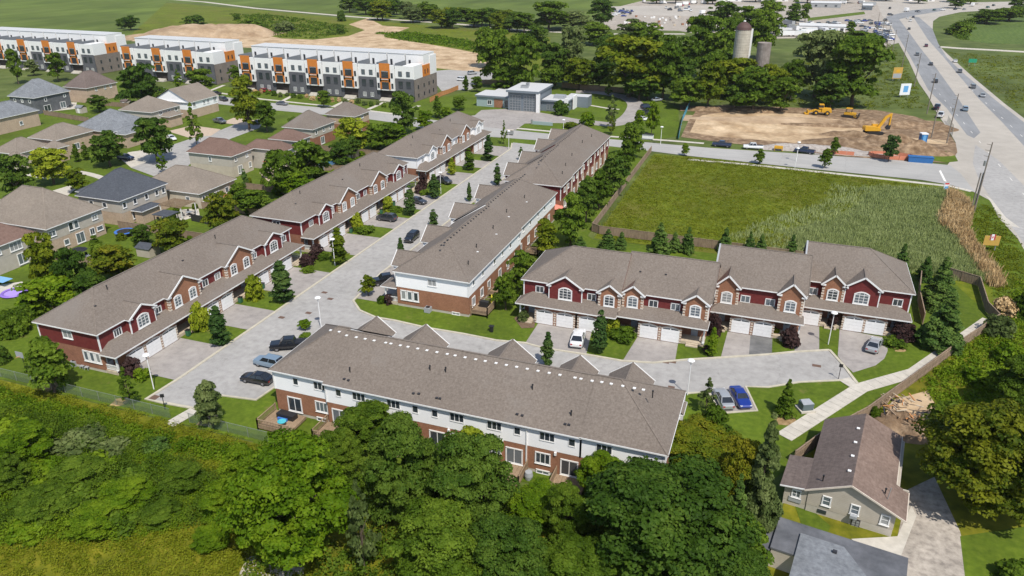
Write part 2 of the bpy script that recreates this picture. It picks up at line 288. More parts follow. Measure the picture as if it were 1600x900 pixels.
def dup(root, loc, rz, label=None, group=None, sc=None):
    r = root.copy(); link(r); r.location = loc; r.rotation_euler = (0,0,rz)
    if sc: r.scale = (sc,)*3 if not hasattr(sc,'__len__') else sc
    if label: r['label'] = label
    if group: r['group'] = group
    for ch in list(root.children):
        c = ch.copy(); link(c); c.parent = r
        for g in list(ch.children): d = g.copy(); link(d); d.parent = c
    return r
ORD = ['first','second','third','fourth','fifth','sixth','seventh','eighth','ninth','tenth','eleventh','twelfth','thirteenth','fourteenth','fifteenth','sixteenth','seventeenth','eighteenth','nineteenth','twentieth']
def tri(poly):   # ear clipping through mathutils for concave ground outlines
    from mathutils.geometry import tessellate_polygon
    return tessellate_polygon([[Vector((p[0],p[1],0)) for p in poly]])
LIFT = [0]
def sheet(name, poly, m, z, label=None):
    """flat sheet of ground; poly = world points"""
    me = bpy.data.meshes.new(name); fs = [list(t) for t in tri(poly)]
    me.from_pydata([(p[0],p[1],z) for p in poly], [], fs); me.materials.append(m); me.update()
    for p in me.polygons:
        if p.normal.z < 0: p.flip()
    o = inst(name, me); o['kind'] = 'structure'
    if label: o['label'] = label
    return o
def psheet(name, pix, m, z, label=None): return sheet(name, [G(*p) for p in pix], m, z, label)
def ribbon(name, pts, w, m, z0, z1, parent=None, kind='structure'):
    """raised strip along a line (kerbs, footpaths); pts world 2D"""
    P = [Vector((p[0],p[1])) for p in pts]; Lf = []; Rt = []
    for i, p in enumerate(P):
        a = P[max(0,i-1)]; c = P[min(len(P)-1,i+1)]; d = (c-a).normalized(); n = Vector((-d.y, d.x))*w/2; Lf.append(p+n); Rt.append(p-n)
    mb = MB()
    for i in range(len(P)-1):
        a,b_,c,d = Lf[i],Lf[i+1],Rt[i+1],Rt[i]
        mb.face([(*d,z1),(*c,z1),(*b_,z1),(*a,z1)], m); mb.face([(*a,z1),(*b_,z1),(*b_,z0),(*a,z0)], m); mb.face([(*d,z0),(*c,z0),(*c,z1),(*d,z1)], m)
    o = mb.build(name, parent)
    if kind: o['kind'] = kind
    return o
def smooth(pts, n=4):
    out = []; P = [Vector((p[0],p[1])) for p in pts]
    for i in range(len(P)-1):
        p0 = P[max(i-1,0)]; p1 = P[i]; p2 = P[i+1]; p3 = P[min(i+2,len(P)-1)]
        for k in range(n):
            t = k/n; out.append(.5*((2*p1)+(p2-p0)*t+(2*p0-5*p1+4*p2-p3)*t*t+(3*p1-p0-3*p2+p3)*t**3))
    out.append(P[-1]); return out
# ------------------------------------------------------------------ ground
def st(o, l): o['label'] = l; return o
sheet('ground', [(-2500,-300),(2500,-300),(2500,3500),(-2500,3500)], M['baseg'], -.10)
psheet('crop_field', [(-200,-20),(1060,-20),(900,38),(800,41),(560,26),(400,10),(260,3),(230,40),(200,60),(-200,52)], M['farfield'], -.06)
psheet('crop_field', [(200,58),(260,4),(400,15),(540,29),(700,42),(860,58),(860,110),(690,112),(560,90),(300,66)], M['meadow'], -.055)
sheet('scrub_ground', [(-260,15),(8,15),(4,64),(-57,60.8),(-260,61.6)], M['scrubsoil'], -.05)
sheet('lawn', [(-290,61.4),(-35.2,61),(-35.2,222),(-60,232),(-150,236),(-290,262)], M['lawn'], -.04)
psheet('lawn', [(395,692),(1150,800),(1240,722),(1430,590),(1555,500),(1485,437),(1100,394),(925,373),(870,330),(640,560),(420,600)], M['lawn'], -.035)
psheet('lawn', [(620,160),(700,150),(745,140),(800,128),(1010,140),(1060,170),(1062,212),(1000,222),(620,192)], M['lawn'], -.045)
psheet('lawn', [(300,130),(640,165),(700,195),(300,160)], M['lawn'], -.043)
psheet('weedy_field', [(1022,240),(1130,249),(1480,291),(1520,305),(1575,400),(1620,480),(1640,560),(1555,500),(1485,437),(1100,394),(928,372)], M['meadow'], -.03)
psheet('roadside_verge', [(1480,291),(1522,300),(1547,312),(1572,350),(1640,440),(1660,620),(1560,520),(1545,410),(1505,350)], M['lawn'], -.022)
psheet('rough_yard', [(1240,725),(1430,594),(1556,505),(1700,520),(1800,700),(1750,960),(1180,960)], M['scrubsoil'], -.02)
psheet('crop_field', [(1500,55),(1503,50),(1527,33),(1600,17),(1800,-10),(1900,60),(1600,69),(1543,68),(1512,63)], M['corn'], -.02)
sheet('construction_dirt', [G(*p) for p in [(1090,170),(1130,164),(1240,168),(1300,169),(1370,172),(1430,182),(1468,196),(1482,206),(1492,222),(1502,235),(1478,254),(1400,251),(1300,242),(1110,220),(1064,214),(1075,190)]], M['darkdirt'], -.01)
psheet('construction_dirt', [(1098,180),(1150,173),(1250,178),(1320,188),(1352,203),(1338,212),(1290,218),(1240,223),(1120,213),(1078,207),(1088,186)], M['dirt'], .004)
psheet('construction_dirt', [(1400,214),(1478,219),(1482,226),(1400,222)], M['dirt'], .004)
psheet('grass_corner', [(1450,240),(1478,236),(1492,242),(1497,252),(1478,254),(1452,250)], M['lawn'], .005)
psheet('bare_dirt', [(205,64),(270,46),(310,40),(350,42),(390,50),(440,60),(490,62),(545,56),(570,47),(545,38),(575,28),(598,40),(640,43),(600,58),(650,66),(700,74),(752,84),(768,102),(745,113),(680,106),(600,90),(500,80),(380,74),(300,70)], M['dirt'], -.03)
# pale commercial yards at the far edge
psheet('gravel_lot', [(940,30),(960,12),(1000,2),(1180,-2),(1400,-8),(1395,40),(1392,72),(1360,76),(1300,58),(1150,62),(1060,48),(950,46)], M['gravel'], -.03)
psheet('parking_lot', [(955,10),(1190,7),(1200,22),(1100,26),(1020,24),(958,22)], M['hwy_tan'], -.02)
psheet('grass_strip', [(1262,28),(1350,18),(1352,22),(1262,33)], M['lawn'], -.015)
psheet('parking_lot', [(676,111),(700,109),(775,113),(770,122),(735,140),(690,142),(682,132)], M['street'], -.01)
# highway
psheet('highway', [(1350,-30),(1470,-30),(1500,4),(1600,2),(1800,-8),(1800,8),(1600,13),(1560,15),(1500,19),(1468,26),(1458,33),(1457,50),(1464,68),(1480,84),(1522,122),(1570,162),(1640,215),(1900,430),(1900,800),(1640,460),(1590,372),(1560,340),(1547,313),(1522,300),(1486,288),(1480,258),(1496,238),(1493,222),(1478,197),(1466,180),(1450,150),(1436,130),(1420,95),(1404,67),(1392,70),(1385,40),(1372,10)], M['hwy_tan'], -.006)
psheet('highway_lane', [(1384,26),(1425,16),(1470,12),(1478,16),(1430,24),(1405,30),(1420,50),(1438,75),(1462,105),(1498,155),(1524,195),(1532,207),(1522,216),(1511,211),(1480,170),(1450,140),(1420,85),(1400,52),(1390,35)], M['hwy_dark'], 0)
psheet('highway_lane', [(1426,25),(1436,27),(1457,45),(1466,68),(1480,90),(1508,117),(1560,160),(1640,222),(1900,440),(1900,520),(1640,270),(1600,228),(1565,190),(1530,155),(1500,120),(1475,90),(1450,62),(1437,42)], M['hwy_dark'], 0)
psheet('highway_lane', [(1524,226),(1560,250),(1640,330),(1900,620),(1900,700),(1640,430),(1600,380),(1552,315),(1530,282),(1520,255)], M['street'], 0)
psheet('side_road', [(300,145),(417,160),(480,166),(579,173.5),(640,183),(700,190),(745,197),(808,204),(868,210),(1000,221.5),(1109,231),(1240,239.5),(1400,250),(1484,258),(1500,270),(1524,300),(1486,289),(1440,281),(1240,261),(1068,242.5),(1000,234),(950,228),(838,219),(770,214),(700,207),(618,192),(560,184),(426,172),(300,158)], M['road'], .002)
psheet('stop_line', [(1467,267),(1470,266),(1479,284),(1475,283)], M['line'], .012)
# dashed lane paint
mb = MB()
for k in range(16):
    v0 = 150+k*14
    for u in (57.5+.003*k, 71.5): 
        mb.face([(u-.08,v0,.012),(u+.08,v0,.012),(u+.08,v0+3,.012),(u-.08,v0+3,.012)], M['line'])
tag(mb.build('lane_marking'), 'white lane dashes painted on the highway', kind='structure')
# fire station apron, loop drive
psheet('concrete_apron', [(700,186),(742,180),(752,172),(790,170),(845,176),(880,182),(908,187),(906,193),(860,192),(820,193),(806,203),(745,198)], M['drive'], -.004)
ribbon('loop_driveway', smooth([G(*p) for p in [(900,143),(930,144),(960,148),(982,154),(993,163),(989,176),(976,188),(955,194),(930,192),(900,189)]]), 6.2, M['drive'], -.03, .0)
psheet('grass_island', [(816,199),(830,194),(872,197),(868,203),(840,202)], M['lawn'], .004)
ribbon('footpath', [G(*p) for p in [(903,162),(925,165),(948,169),(968,171)]], 1.4, M['concrete'], -.03, .02)
ribbon('footpath', [G(*p) for p in [(808,200.5),(868,206),(958,213.5),(1050,220),(1100,224)]], 1.6, M['concrete'], -.03, .03)
ribbon('footpath', [G(*p) for p in [(1075,249),(1160,256),(1240,264.5),(1360,277),(1440,286),(1485,291),(1518,299)]], 1.5, M['concrete'], -.03, .03)
ribbon('footpath', [G(*p) for p in [(300,139),(410,155),(497,164),(577,173),(616,178)]], 1.6, M['concrete'], -.03, .03)
for a, b_ in (((437,160),(462,147)),((520,167),(545,155)),((575,171),(600,160)),((620,179),(655,165)),((360,149),(385,138)),((325,143),(350,133))):
    ribbon('footpath', [G(*a), G(*b_)], 1.6, M['concrete'], -.03, .025)
psheet('footpath', [(1538,303),(1549,311),(1572,340),(1594,356),(1571,352),(1558,332),(1547,314)], M['concrete'], .006)
ribbon('field_lane', [G(*p) for p in [(200,-6),(320,3),(400,13),(550,26),(720,38),(800,46),(870,50),(930,53),(1070,53)]], 6, M['whitegravel'], -.05, .0)
ribbon('farm_lane', [G(*p) for p in [(1468,73),(1500,75.5),(1540,77.5),(1620,82)]], 7, M['whitegravel'], -.05, .0)
# the estate street
KN = [(1296,547),(1240,550),(1200,554),(1125,559),(1075,562),(1020,567),(972,564),(915,554),(850,544),(820,536),(775,532),(725,522),(665,512),(617,501),(587,496),(562,485),(552,470),(560,452),(595,427)]
SOUTH = [(228,624),(303,637.5),(343,617),(400,624.5),(434,602)]
pts = [G(*p) for p in SOUTH]+[(-57,80.3),(-6.5,80.3)]+[G(*p) for p in [(1072,614),(1107,611),(1165,604),(1200,605),(1250,597),(1317,594),(1340,599),(1317,570)]]+[G(*p) for p in KN]+[(-66.4,118),(-66.4,206),(-64,213.5),(-77,214.5),(-75,207),(-75,70)]
sheet('street', pts, M['street'], .0)
ribbon('kerb', [G(*p) for p in KN[:-2]]+[(-66.3,112),(-66.3,160),(-66.3,206)], .38, M['kerb'], -.04, .11)
ribbon('kerb', [(-64.5,213),(-66.3,206)], .3, M['kerb'], -.04, .11)
ribbon('kerb', [(-77,213.5),(-75,207),(-75,140),(-75,70)]+[G(228,624), G(253,629), G(306,638.5)], .42, M['kerb'], -.04, .10)
ribbon('kerb', [G(*p) for p in [(303,638),(343,617.5),(400,625),(432,603)]], .3, M['kerb'], -.04, .1)
ribbon('kerb', [G(*p) for p in [(1072,615),(1107,612),(1126,646),(1183,641.5),(1165,604),(1200,605),(1250,597),(1317,594)]], .3, M['kerb'], -.04, .08)
ribbon('kerb', [G(*p) for p in [(1340,600),(1317,570),(1296,547)]], .4, M['kerb'], -.04, .1)
psheet('parking_pad', [(1107,611),(1126,646),(1183,641.5),(1164,604)], M['drive'], .004)
def manhole(px, py, sx=.5, sy=.35):
    o = MB().box(-sx, sx, -sy, sy, 0, .02, plain('rusty_grate', (.14,.085,.06), .7)).build('drain_grate'); o.location = G(px, py, .006); return o
for i, (p, l) in enumerate([((507,457),'upper'),((516,467),'second'),((482,489),'third'),((440,496),'lowest')]):
    tag(manhole(*p), 'rusty rectangular drain cover in the street, %s of the four at the junction' % l, 'drain cover', 'drain covers at the junction')
tag(manhole(604,498.5,.6,.3), 'rusty kerb grate beside the curved lawn of the white sided end house', 'drain cover')
tag(manhole(240,620.5,.7,.5), 'rusty catch basin grate in the corner where the street ends', 'drain cover')
tag(manhole(1040,566,.5,.3), 'left one of two paired kerb grates below the double driveway', 'drain cover')
tag(manhole(1051,565.6,.5,.3), 'right one of two paired kerb grates below the double driveway', 'drain cover')
tag(manhole(1276,571.5,.6,.35), 'brown drain grate near the closed end of the street', 'drain cover')
tag(manhole(1049,605,.45,.3), 'small dark drain cover beyond the right end of the long rear roof', 'drain cover')
# driveways
for v0 in (67.4, 116.4, 166.9):
    for a, b_ in ((1.8, 12.0), (17.8, 24.9), (31.2, 41.8)):
        sheet('driveway', [(-83.4,v0+a),(-75.15,v0+a),(-75.15,v0+b_),(-83.4,v0+b_)], M['drive'], -.002)
for v0, v1 in ((101.2,107.5),(109.5,119.5),(122.5,132.6),(136,145.6),(148.4,150.8),(156.5,166.5),(170,180),(184,194),(197,203.5)):
    sheet('driveway', [(-66.2,v0),(-58.6,v0),(-58.6,v1),(-66.2,v1)], M['drive'], -.002)
psheet('driveway', [(841,505),(895,512),(925,516),(916,553.5),(850,543.5),(821,535.5)], M['drive'], -.002)
psheet('driveway', [(997,525),(1060,533),(1055,562.5),(1020,566.5),(973,563.5)], M['drive'], -.002)
psheet('driveway', [(1137,518),(1173,521),(1170,556),(1126,559)], M['drive'], -.002)
psheet('driveway', [(1173,521),(1207,525),(1206,553),(1170,556)], M['drive_dark'], -.001, )
psheet('driveway', [(1250,505),(1280,508),(1280,547.5),(1241,549.5)], M['drive'], -.002)
sheet('driveway', [G(*p) for p in [(1312,514),(1385,528),(1387,548),(1382,560),(1368,571),(1333,582),(1318,568),(1309,556)]], M['drive'], -.002)
# south path and the slabbed walk along the fence
def slabwalk(name, a, b_, w, n):
    a = Vector(G(*a)); b_ = Vector(G(*b_)); d = (b_-a); L_ = d.length; n = n or max(1, int(L_/1.5)); ang = atan2(d.y, d.x)
    me = MB().box(.012, L_/n-.025, -w/2, w/2, 0, .05, M['concrete']).mesh('slab')
    root = tag(inst(name, None, None, (*a.xy, 0), ang), None, None, None, 'structure')
    for i in range(n): inst('slab', me, root, (i*L_/n, 0, R_.uniform(0,.008)))
    return root
slabwalk('footpath', (1225,683), (1345,606), 2.1, 14)
slabwalk('footpath', (1345,606), (1430,582), 2.1, 6)
slabwalk('footpath', (1430,582), (1546,500), 2.1, 18)
slabwalk('footpath', (1318,592), (1342,607), 1.8, 3)
slabwalk('footpath', (304,641), (264,664), 1.7, 4)
# left subdivision streets and drives
psheet('crescent_road', [(205,262),(240,236),(300,216),(345,203),(372,192),(412,189),(405,200),(362,216),(322,236),(290,262),(240,275)], M['street'], -.006)
psheet('driveway', [(300,196),(345,202),(330,212),(295,215),(262,205)], M['patio'], .0)
psheet('driveway', [(365,184),(398,188),(385,196),(345,192)], M['patio'], .0)
psheet('driveway', [(200,238),(240,232),(232,252),(205,262),(190,250)], M['concrete'], .0)
psheet('driveway', [(75,300),(108,290),(120,294),(100,310),(70,315)], M['concrete'], .0)
psheet('driveway', [(0,311),(30,316),(0,332),(-40,340)], M['concrete'], .0)
ribbon('footpath', smooth([G(*p) for p in [(45,272),(80,278),(110,268),(140,272),(165,280)]]), 2.0, M['concrete'], -.03, .02)
psheet('patio', [(-20,448),(35,440),(42,455),(22,466),(-20,462)], M['concrete'], .02)
psheet('patio', [(405,270),(450,262),(460,275),(420,284)], M['patio'], .0)
psheet('patio', [(255,330),(310,325),(312,336),(285,345)], M['concrete'], .0)
psheet('patio', [(60,158),(120,160),(118,170),(62,176)], M['concrete'], .0)
psheet('bare_soil_strip', [(-10,505),(35,495),(45,503),(0,520)], M['dryreed'], .0)
# bare patches
psheet('gravel_patch', [(-20,640),(14,652),(10,668),(-20,672)], M['whitegravel'], .002)
psheet('gravel_patch', [(200,674),(212,669),(224,676),(222,690),(206,692)], M['whitegravel'], .002)
psheet('gravel_patch', [(385,872),(412,864),(440,880),(476,878),(474,902),(420,915),(370,905)], M['whitegravel'], .002)
psheet('driveway', [(1418,765),(1460,745),(1500,830),(1530,960),(1380,960),(1400,850)], M['gravel'], .0)
psheet('patch_of_mown_grass', [(1500,838),(1620,820),(1700,960),(1515,960)], M['lawn'], .003)
psheet('patch_of_mown_grass', [(1242,790),(1275,802),(1298,822),(1290,840),(1255,828)], M['lawn'], .006)
psheet('concrete_walk', [(1424,790),(1432,806),(1408,868),(1352,858),(1330,842),(1402,838)], M['concrete'], .006)
psheet('debris_ground', [(1395,625),(1450,610),(1470,650),(1445,690),(1400,690),(1380,650)], M['dirt'], .004)
psheet('garden_bed', [(803,497),(815,490),(836,503),(835,512),(815,513)], M['mulch'], .01)
for a in ((187,628,2.2),(325,657,2.6),(75,605,2.4),(1405,545,2.0),(1225,655,3.0)):
    c = G(a[0], a[1]); sheet('mulch_ring', [(c[0]+a[2]*.5*cos(t*.7)*(1+.25*sin(t*2.3)), c[1]+a[2]*.5*sin(t*.7)*(1+.2*cos(t*3))) for t in range(9)], M['dryreed'], -.015)
# ------------------------------------------------------------------ foliage
def leafquads(P, Nn, size, rng, flat=.5):
    """one small kite-shaped face per leaf: centres P, facing Nn"""
    n = len(P); rnd = rng.normal(size=(n,3)); Nn = Nn/np.maximum(1e-6, np.linalg.norm(Nn,axis=1,keepdims=True)) + rnd*flat
    Nn /= np.linalg.norm(Nn,axis=1,keepdims=True); a = np.cross(Nn, rng.normal(size=(n,3))); a /= np.maximum(1e-6,np.linalg.norm(a,axis=1,keepdims=True)); b = np.cross(Nn,a)
    s = (size*(.6+.8*rng.random(n)))[:,None]
    V = np.stack([P-a*s, P-b*s*.7, P+a*s, P+b*s*.7], 1).reshape(-1,3); return V
def leafmesh(name, V, mats, rng, var=None):
    n = len(V)//4; me = bpy.data.meshes.new(name); me.vertices.add(len(V)); me.vertices.foreach_set('co', V.astype(np.float32).ravel())
    me.loops.add(n*4); me.loops.foreach_set('vertex_index', np.arange(n*4, dtype=np.int32)); me.polygons.add(n)
    me.polygons.foreach_set('loop_start', np.arange(0,n*4,4,dtype=np.int32)); me.polygons.foreach_set('loop_total', np.full(n,4,dtype=np.int32))
    at = me.attributes.new('var','FLOAT','FACE'); at.data.foreach_set('value', (rng.random(n) if var is None else var).astype(np.float32))
    me.update(calc_edges=True); me.materials.append(mats); return me
PROFILE = dict(
 broad=lambda t: np.sqrt(np.maximum(0, 1-((t-.48)/.54)**2))*(1-.12*t),
 column=lambda t: np.clip(np.minimum((t+.02)*7, (1.03-t)*1.7), 0, 1)**.7,
 cone=lambda t: np.clip(1.03-t, 0, 1)**.85*np.clip(.55+t*6, 0, 1),
 pyramid=lambda t: np.clip(np.minimum(.45+t*3.2, (1.04-t)*1.35), 0, 1),
 bush=lambda t: np.sqrt(np.clip(1-((t-.30)/.72)**2, 0, 1)))
def crown(name, prof, aspect, nclump, per, lsize, crad, seed, low, inner=.35, droop=0.0):
    """unit tree: radius 1, height 1; `aspect` = real height/radius; `low` = crown underside as part of the height"""
    rng = np.random.default_rng(seed); f = PROFILE[prof]
    t = rng.random(nclump*6); keep = rng.random(len(t)) < f(t)*.9+.08; t = t[keep][:nclump]; n = len(t)
    ang = np.arange(n)*2.39996+rng.normal(size=n)*.3; lob = 1+.14*np.sin(ang*3+seed)+.10*np.sin(ang*5+t*7+seed*2)
    rr = f(t)*np.sqrt(inner+(1-inner)*rng.random(n))*lob; cr = crad*(.65+.7*rng.random(n))*np.clip(f(t)+.25,.4,1)
    rr = np.maximum(0, rr-cr*.6); C = np.stack([rr*np.cos(ang), rr*np.sin(ang), (low+(1-low)*t)*aspect], 1)
    if prof in ('broad', 'pyramid') and nclump > 60:      # boughs: clumps gather on separate limbs with deep gaps between
        nl = 13 if prof == 'broad' else 16; lt = .12+.80*(np.arange(nl)+.5)/nl+rng.normal(size=nl)*.05; la = np.arange(nl)*2.39996*1.0+rng.random(nl)
        lr = f(np.clip(lt,0,1))*(.50+.16*rng.random(nl)); LC = np.stack([lr*np.cos(la), lr*np.sin(la), (low+(1-low)*lt)*aspect], 1); LR = (.34+.16*rng.random(nl))*np.clip(f(np.clip(lt,0,1))+.2,.5,1)
        li = rng.integers(0, nl, n); dd = rng.normal(size=(n,3)); dd /= np.linalg.norm(dd,axis=1,keepdims=True); dd[:,2] = np.abs(dd[:,2])-.25
        C2 = LC[li]+dd*LR[li][:,None]*np.array([1,1,.8]); use = rng.random(n) < .8; C[use] = C2[use]; C[:,2] = np.clip(C[:,2], low*aspect, aspect*.97)
    idx = np.repeat(np.arange(n), per); d = rng.normal(size=(n*per,3)); d /= np.linalg.norm(d,axis=1,keepdims=True); d[:,2] = np.abs(d[:,2])*.9-.25
    sh = (.55+.45*rng.random(n*per)**.5)[:,None]*cr[idx][:,None]*np.array([1,1,.7 if prof in('broad','bush') else .8]); P = C[idx]+d*sh
    P[:,2] -= droop*np.hypot(P[:,0],P[:,1])**2*.3; P[:,2] = np.clip(P[:,2], .01, aspect*1.03)
    V = leafquads(P, d+np.array([0,0,.5]), lsize, rng, .45); V[:,2] /= aspect
    cv = rng.random(n); var = np.clip(.5*cv[idx]+.5*rng.random(n*per), 0, 1)
    return leafmesh(name, V, LF['mid'], rng, var)
CROWN = dict(
 broadH=[crown('crown','broad',2.2,300,170,.030,.20,s,.12) for s in (1,2,3,4)],
 broadL=[crown('crown','broad',2.3,110,55,.075,.27,s,.16) for s in (11,12,13,14)],
 columnL=[crown('crown','column',6,70,50,.16,.55,s,.06,.1) for s in (21,22)],
 coneL=[crown('crown','cone',3.2,90,55,.10,.30,s,.03,.3,.5) for s in (31,32)],
 coneH=[crown('crown','cone',3.4,200,120,.055,.22,s,.03,.3,.6) for s in (35,36)],
 pyramidL=[crown('crown','pyramid',2.9,90,70,.085,.30,s,.10) for s in (41,42)],
 bushL=[crown('crown','bush',1.3,50,60,.10,.36,s,.0) for s in (51,52,53)],
 sparse=[crown('crown','pyramid',3.2,46,45,.085,.24,s,.16,.2) for s in (61,62)])
def trunkmesh(kind, seed, m):
    r = random.Random(seed); mb = MB(); asp = {'cone':3.2,'column':6}.get(kind, 2.3); tr = .075 if kind != 'cone' else .05
    top = {'broad':.55,'pyramid':.7,'cone':.9,'column':.8}.get(kind, .5)
    pts = [(0,0,0)]; 
    for i in range(1,5): pts.append((r.uniform(-.04,.04)*i, r.uniform(-.04,.04)*i, top*asp*i/4))
    for i in range(4): mb.tube(pts[i], pts[i+1], tr*(1-.2*i), tr*(1-.2*(i+1)), m, 7)
    if kind in ('broad','pyramid'):
        for i in range(7):
            a = i*2.4+r.random(); z0 = asp*r.uniform(.18,.45); L_ = r.uniform(.35,.65); z1 = z0+asp*r.uniform(.15,.32)
            mb.tube((0,0,z0), (L_*cos(a), L_*sin(a), z1), tr*.5, tr*.15, m, 5)
    mb.v = [(x,y,z/asp) for x,y,z in mb.v]; return mb.mesh('trunk')
TRUNK = {k:[trunkmesh(k,s,M['bark']) for s in (1,2)] for k in ('broad','pyramid','cone','column')}
CF = dict(broadH=.86, broadL=.84, columnL=.94, coneL=.97, coneH=.97, pyramidL=.88, bushL=1.0, sparse=.84)
TK = dict(broadH='broad', broadL='broad', columnL='column', coneL='cone', coneH='cone', pyramidL='pyramid', sparse='pyramid')
NTREE = [0]
def plant(kind, leaf, x, y, w, h, label, name='tree', cat=None, group=None):
    """crown centred on pixel (x,y) of the photograph, w by h pixels across -> real place, radius and height"""
    zc = 4.0; cf = CF[kind]; r = ray(x, y); phi = atan2(-r[2], hypot(r[0], r[1]))
    for _ in range(5):
        p = G(x, y, zc); s = FPX/depth(*p[:2], zc); R = w/2/s
        hc = sqrt(max((.7*R)**2, (h/s)**2-(2*R*sin(phi))**2))/cos(phi); H = hc/cf; zc = H-hc/2 if cf < 1 else hc*.42
    i = NTREE[0]; NTREE[0] += 1
    root = thing(name, label, cat or ('tree' if cf < 1 else 'shrub'), (p[0], p[1], -.03), i*1.7, group)
    ms = CROWN[kind]; me = ms[i % len(ms)]
    c = inst('crown' if cf < 1 else 'foliage', me, root, (0,0,0), 0, (R,R,H)); c.material_slots[0].link = 'OBJECT'; c.material_slots[0].material = LF[leaf]
    if cf < 1: inst('trunk', TRUNK[TK[kind]][i % 2], root, (0,0,0), 0, (R*(1 if kind!='sparse' else .6),)*2+(H,))
    return root
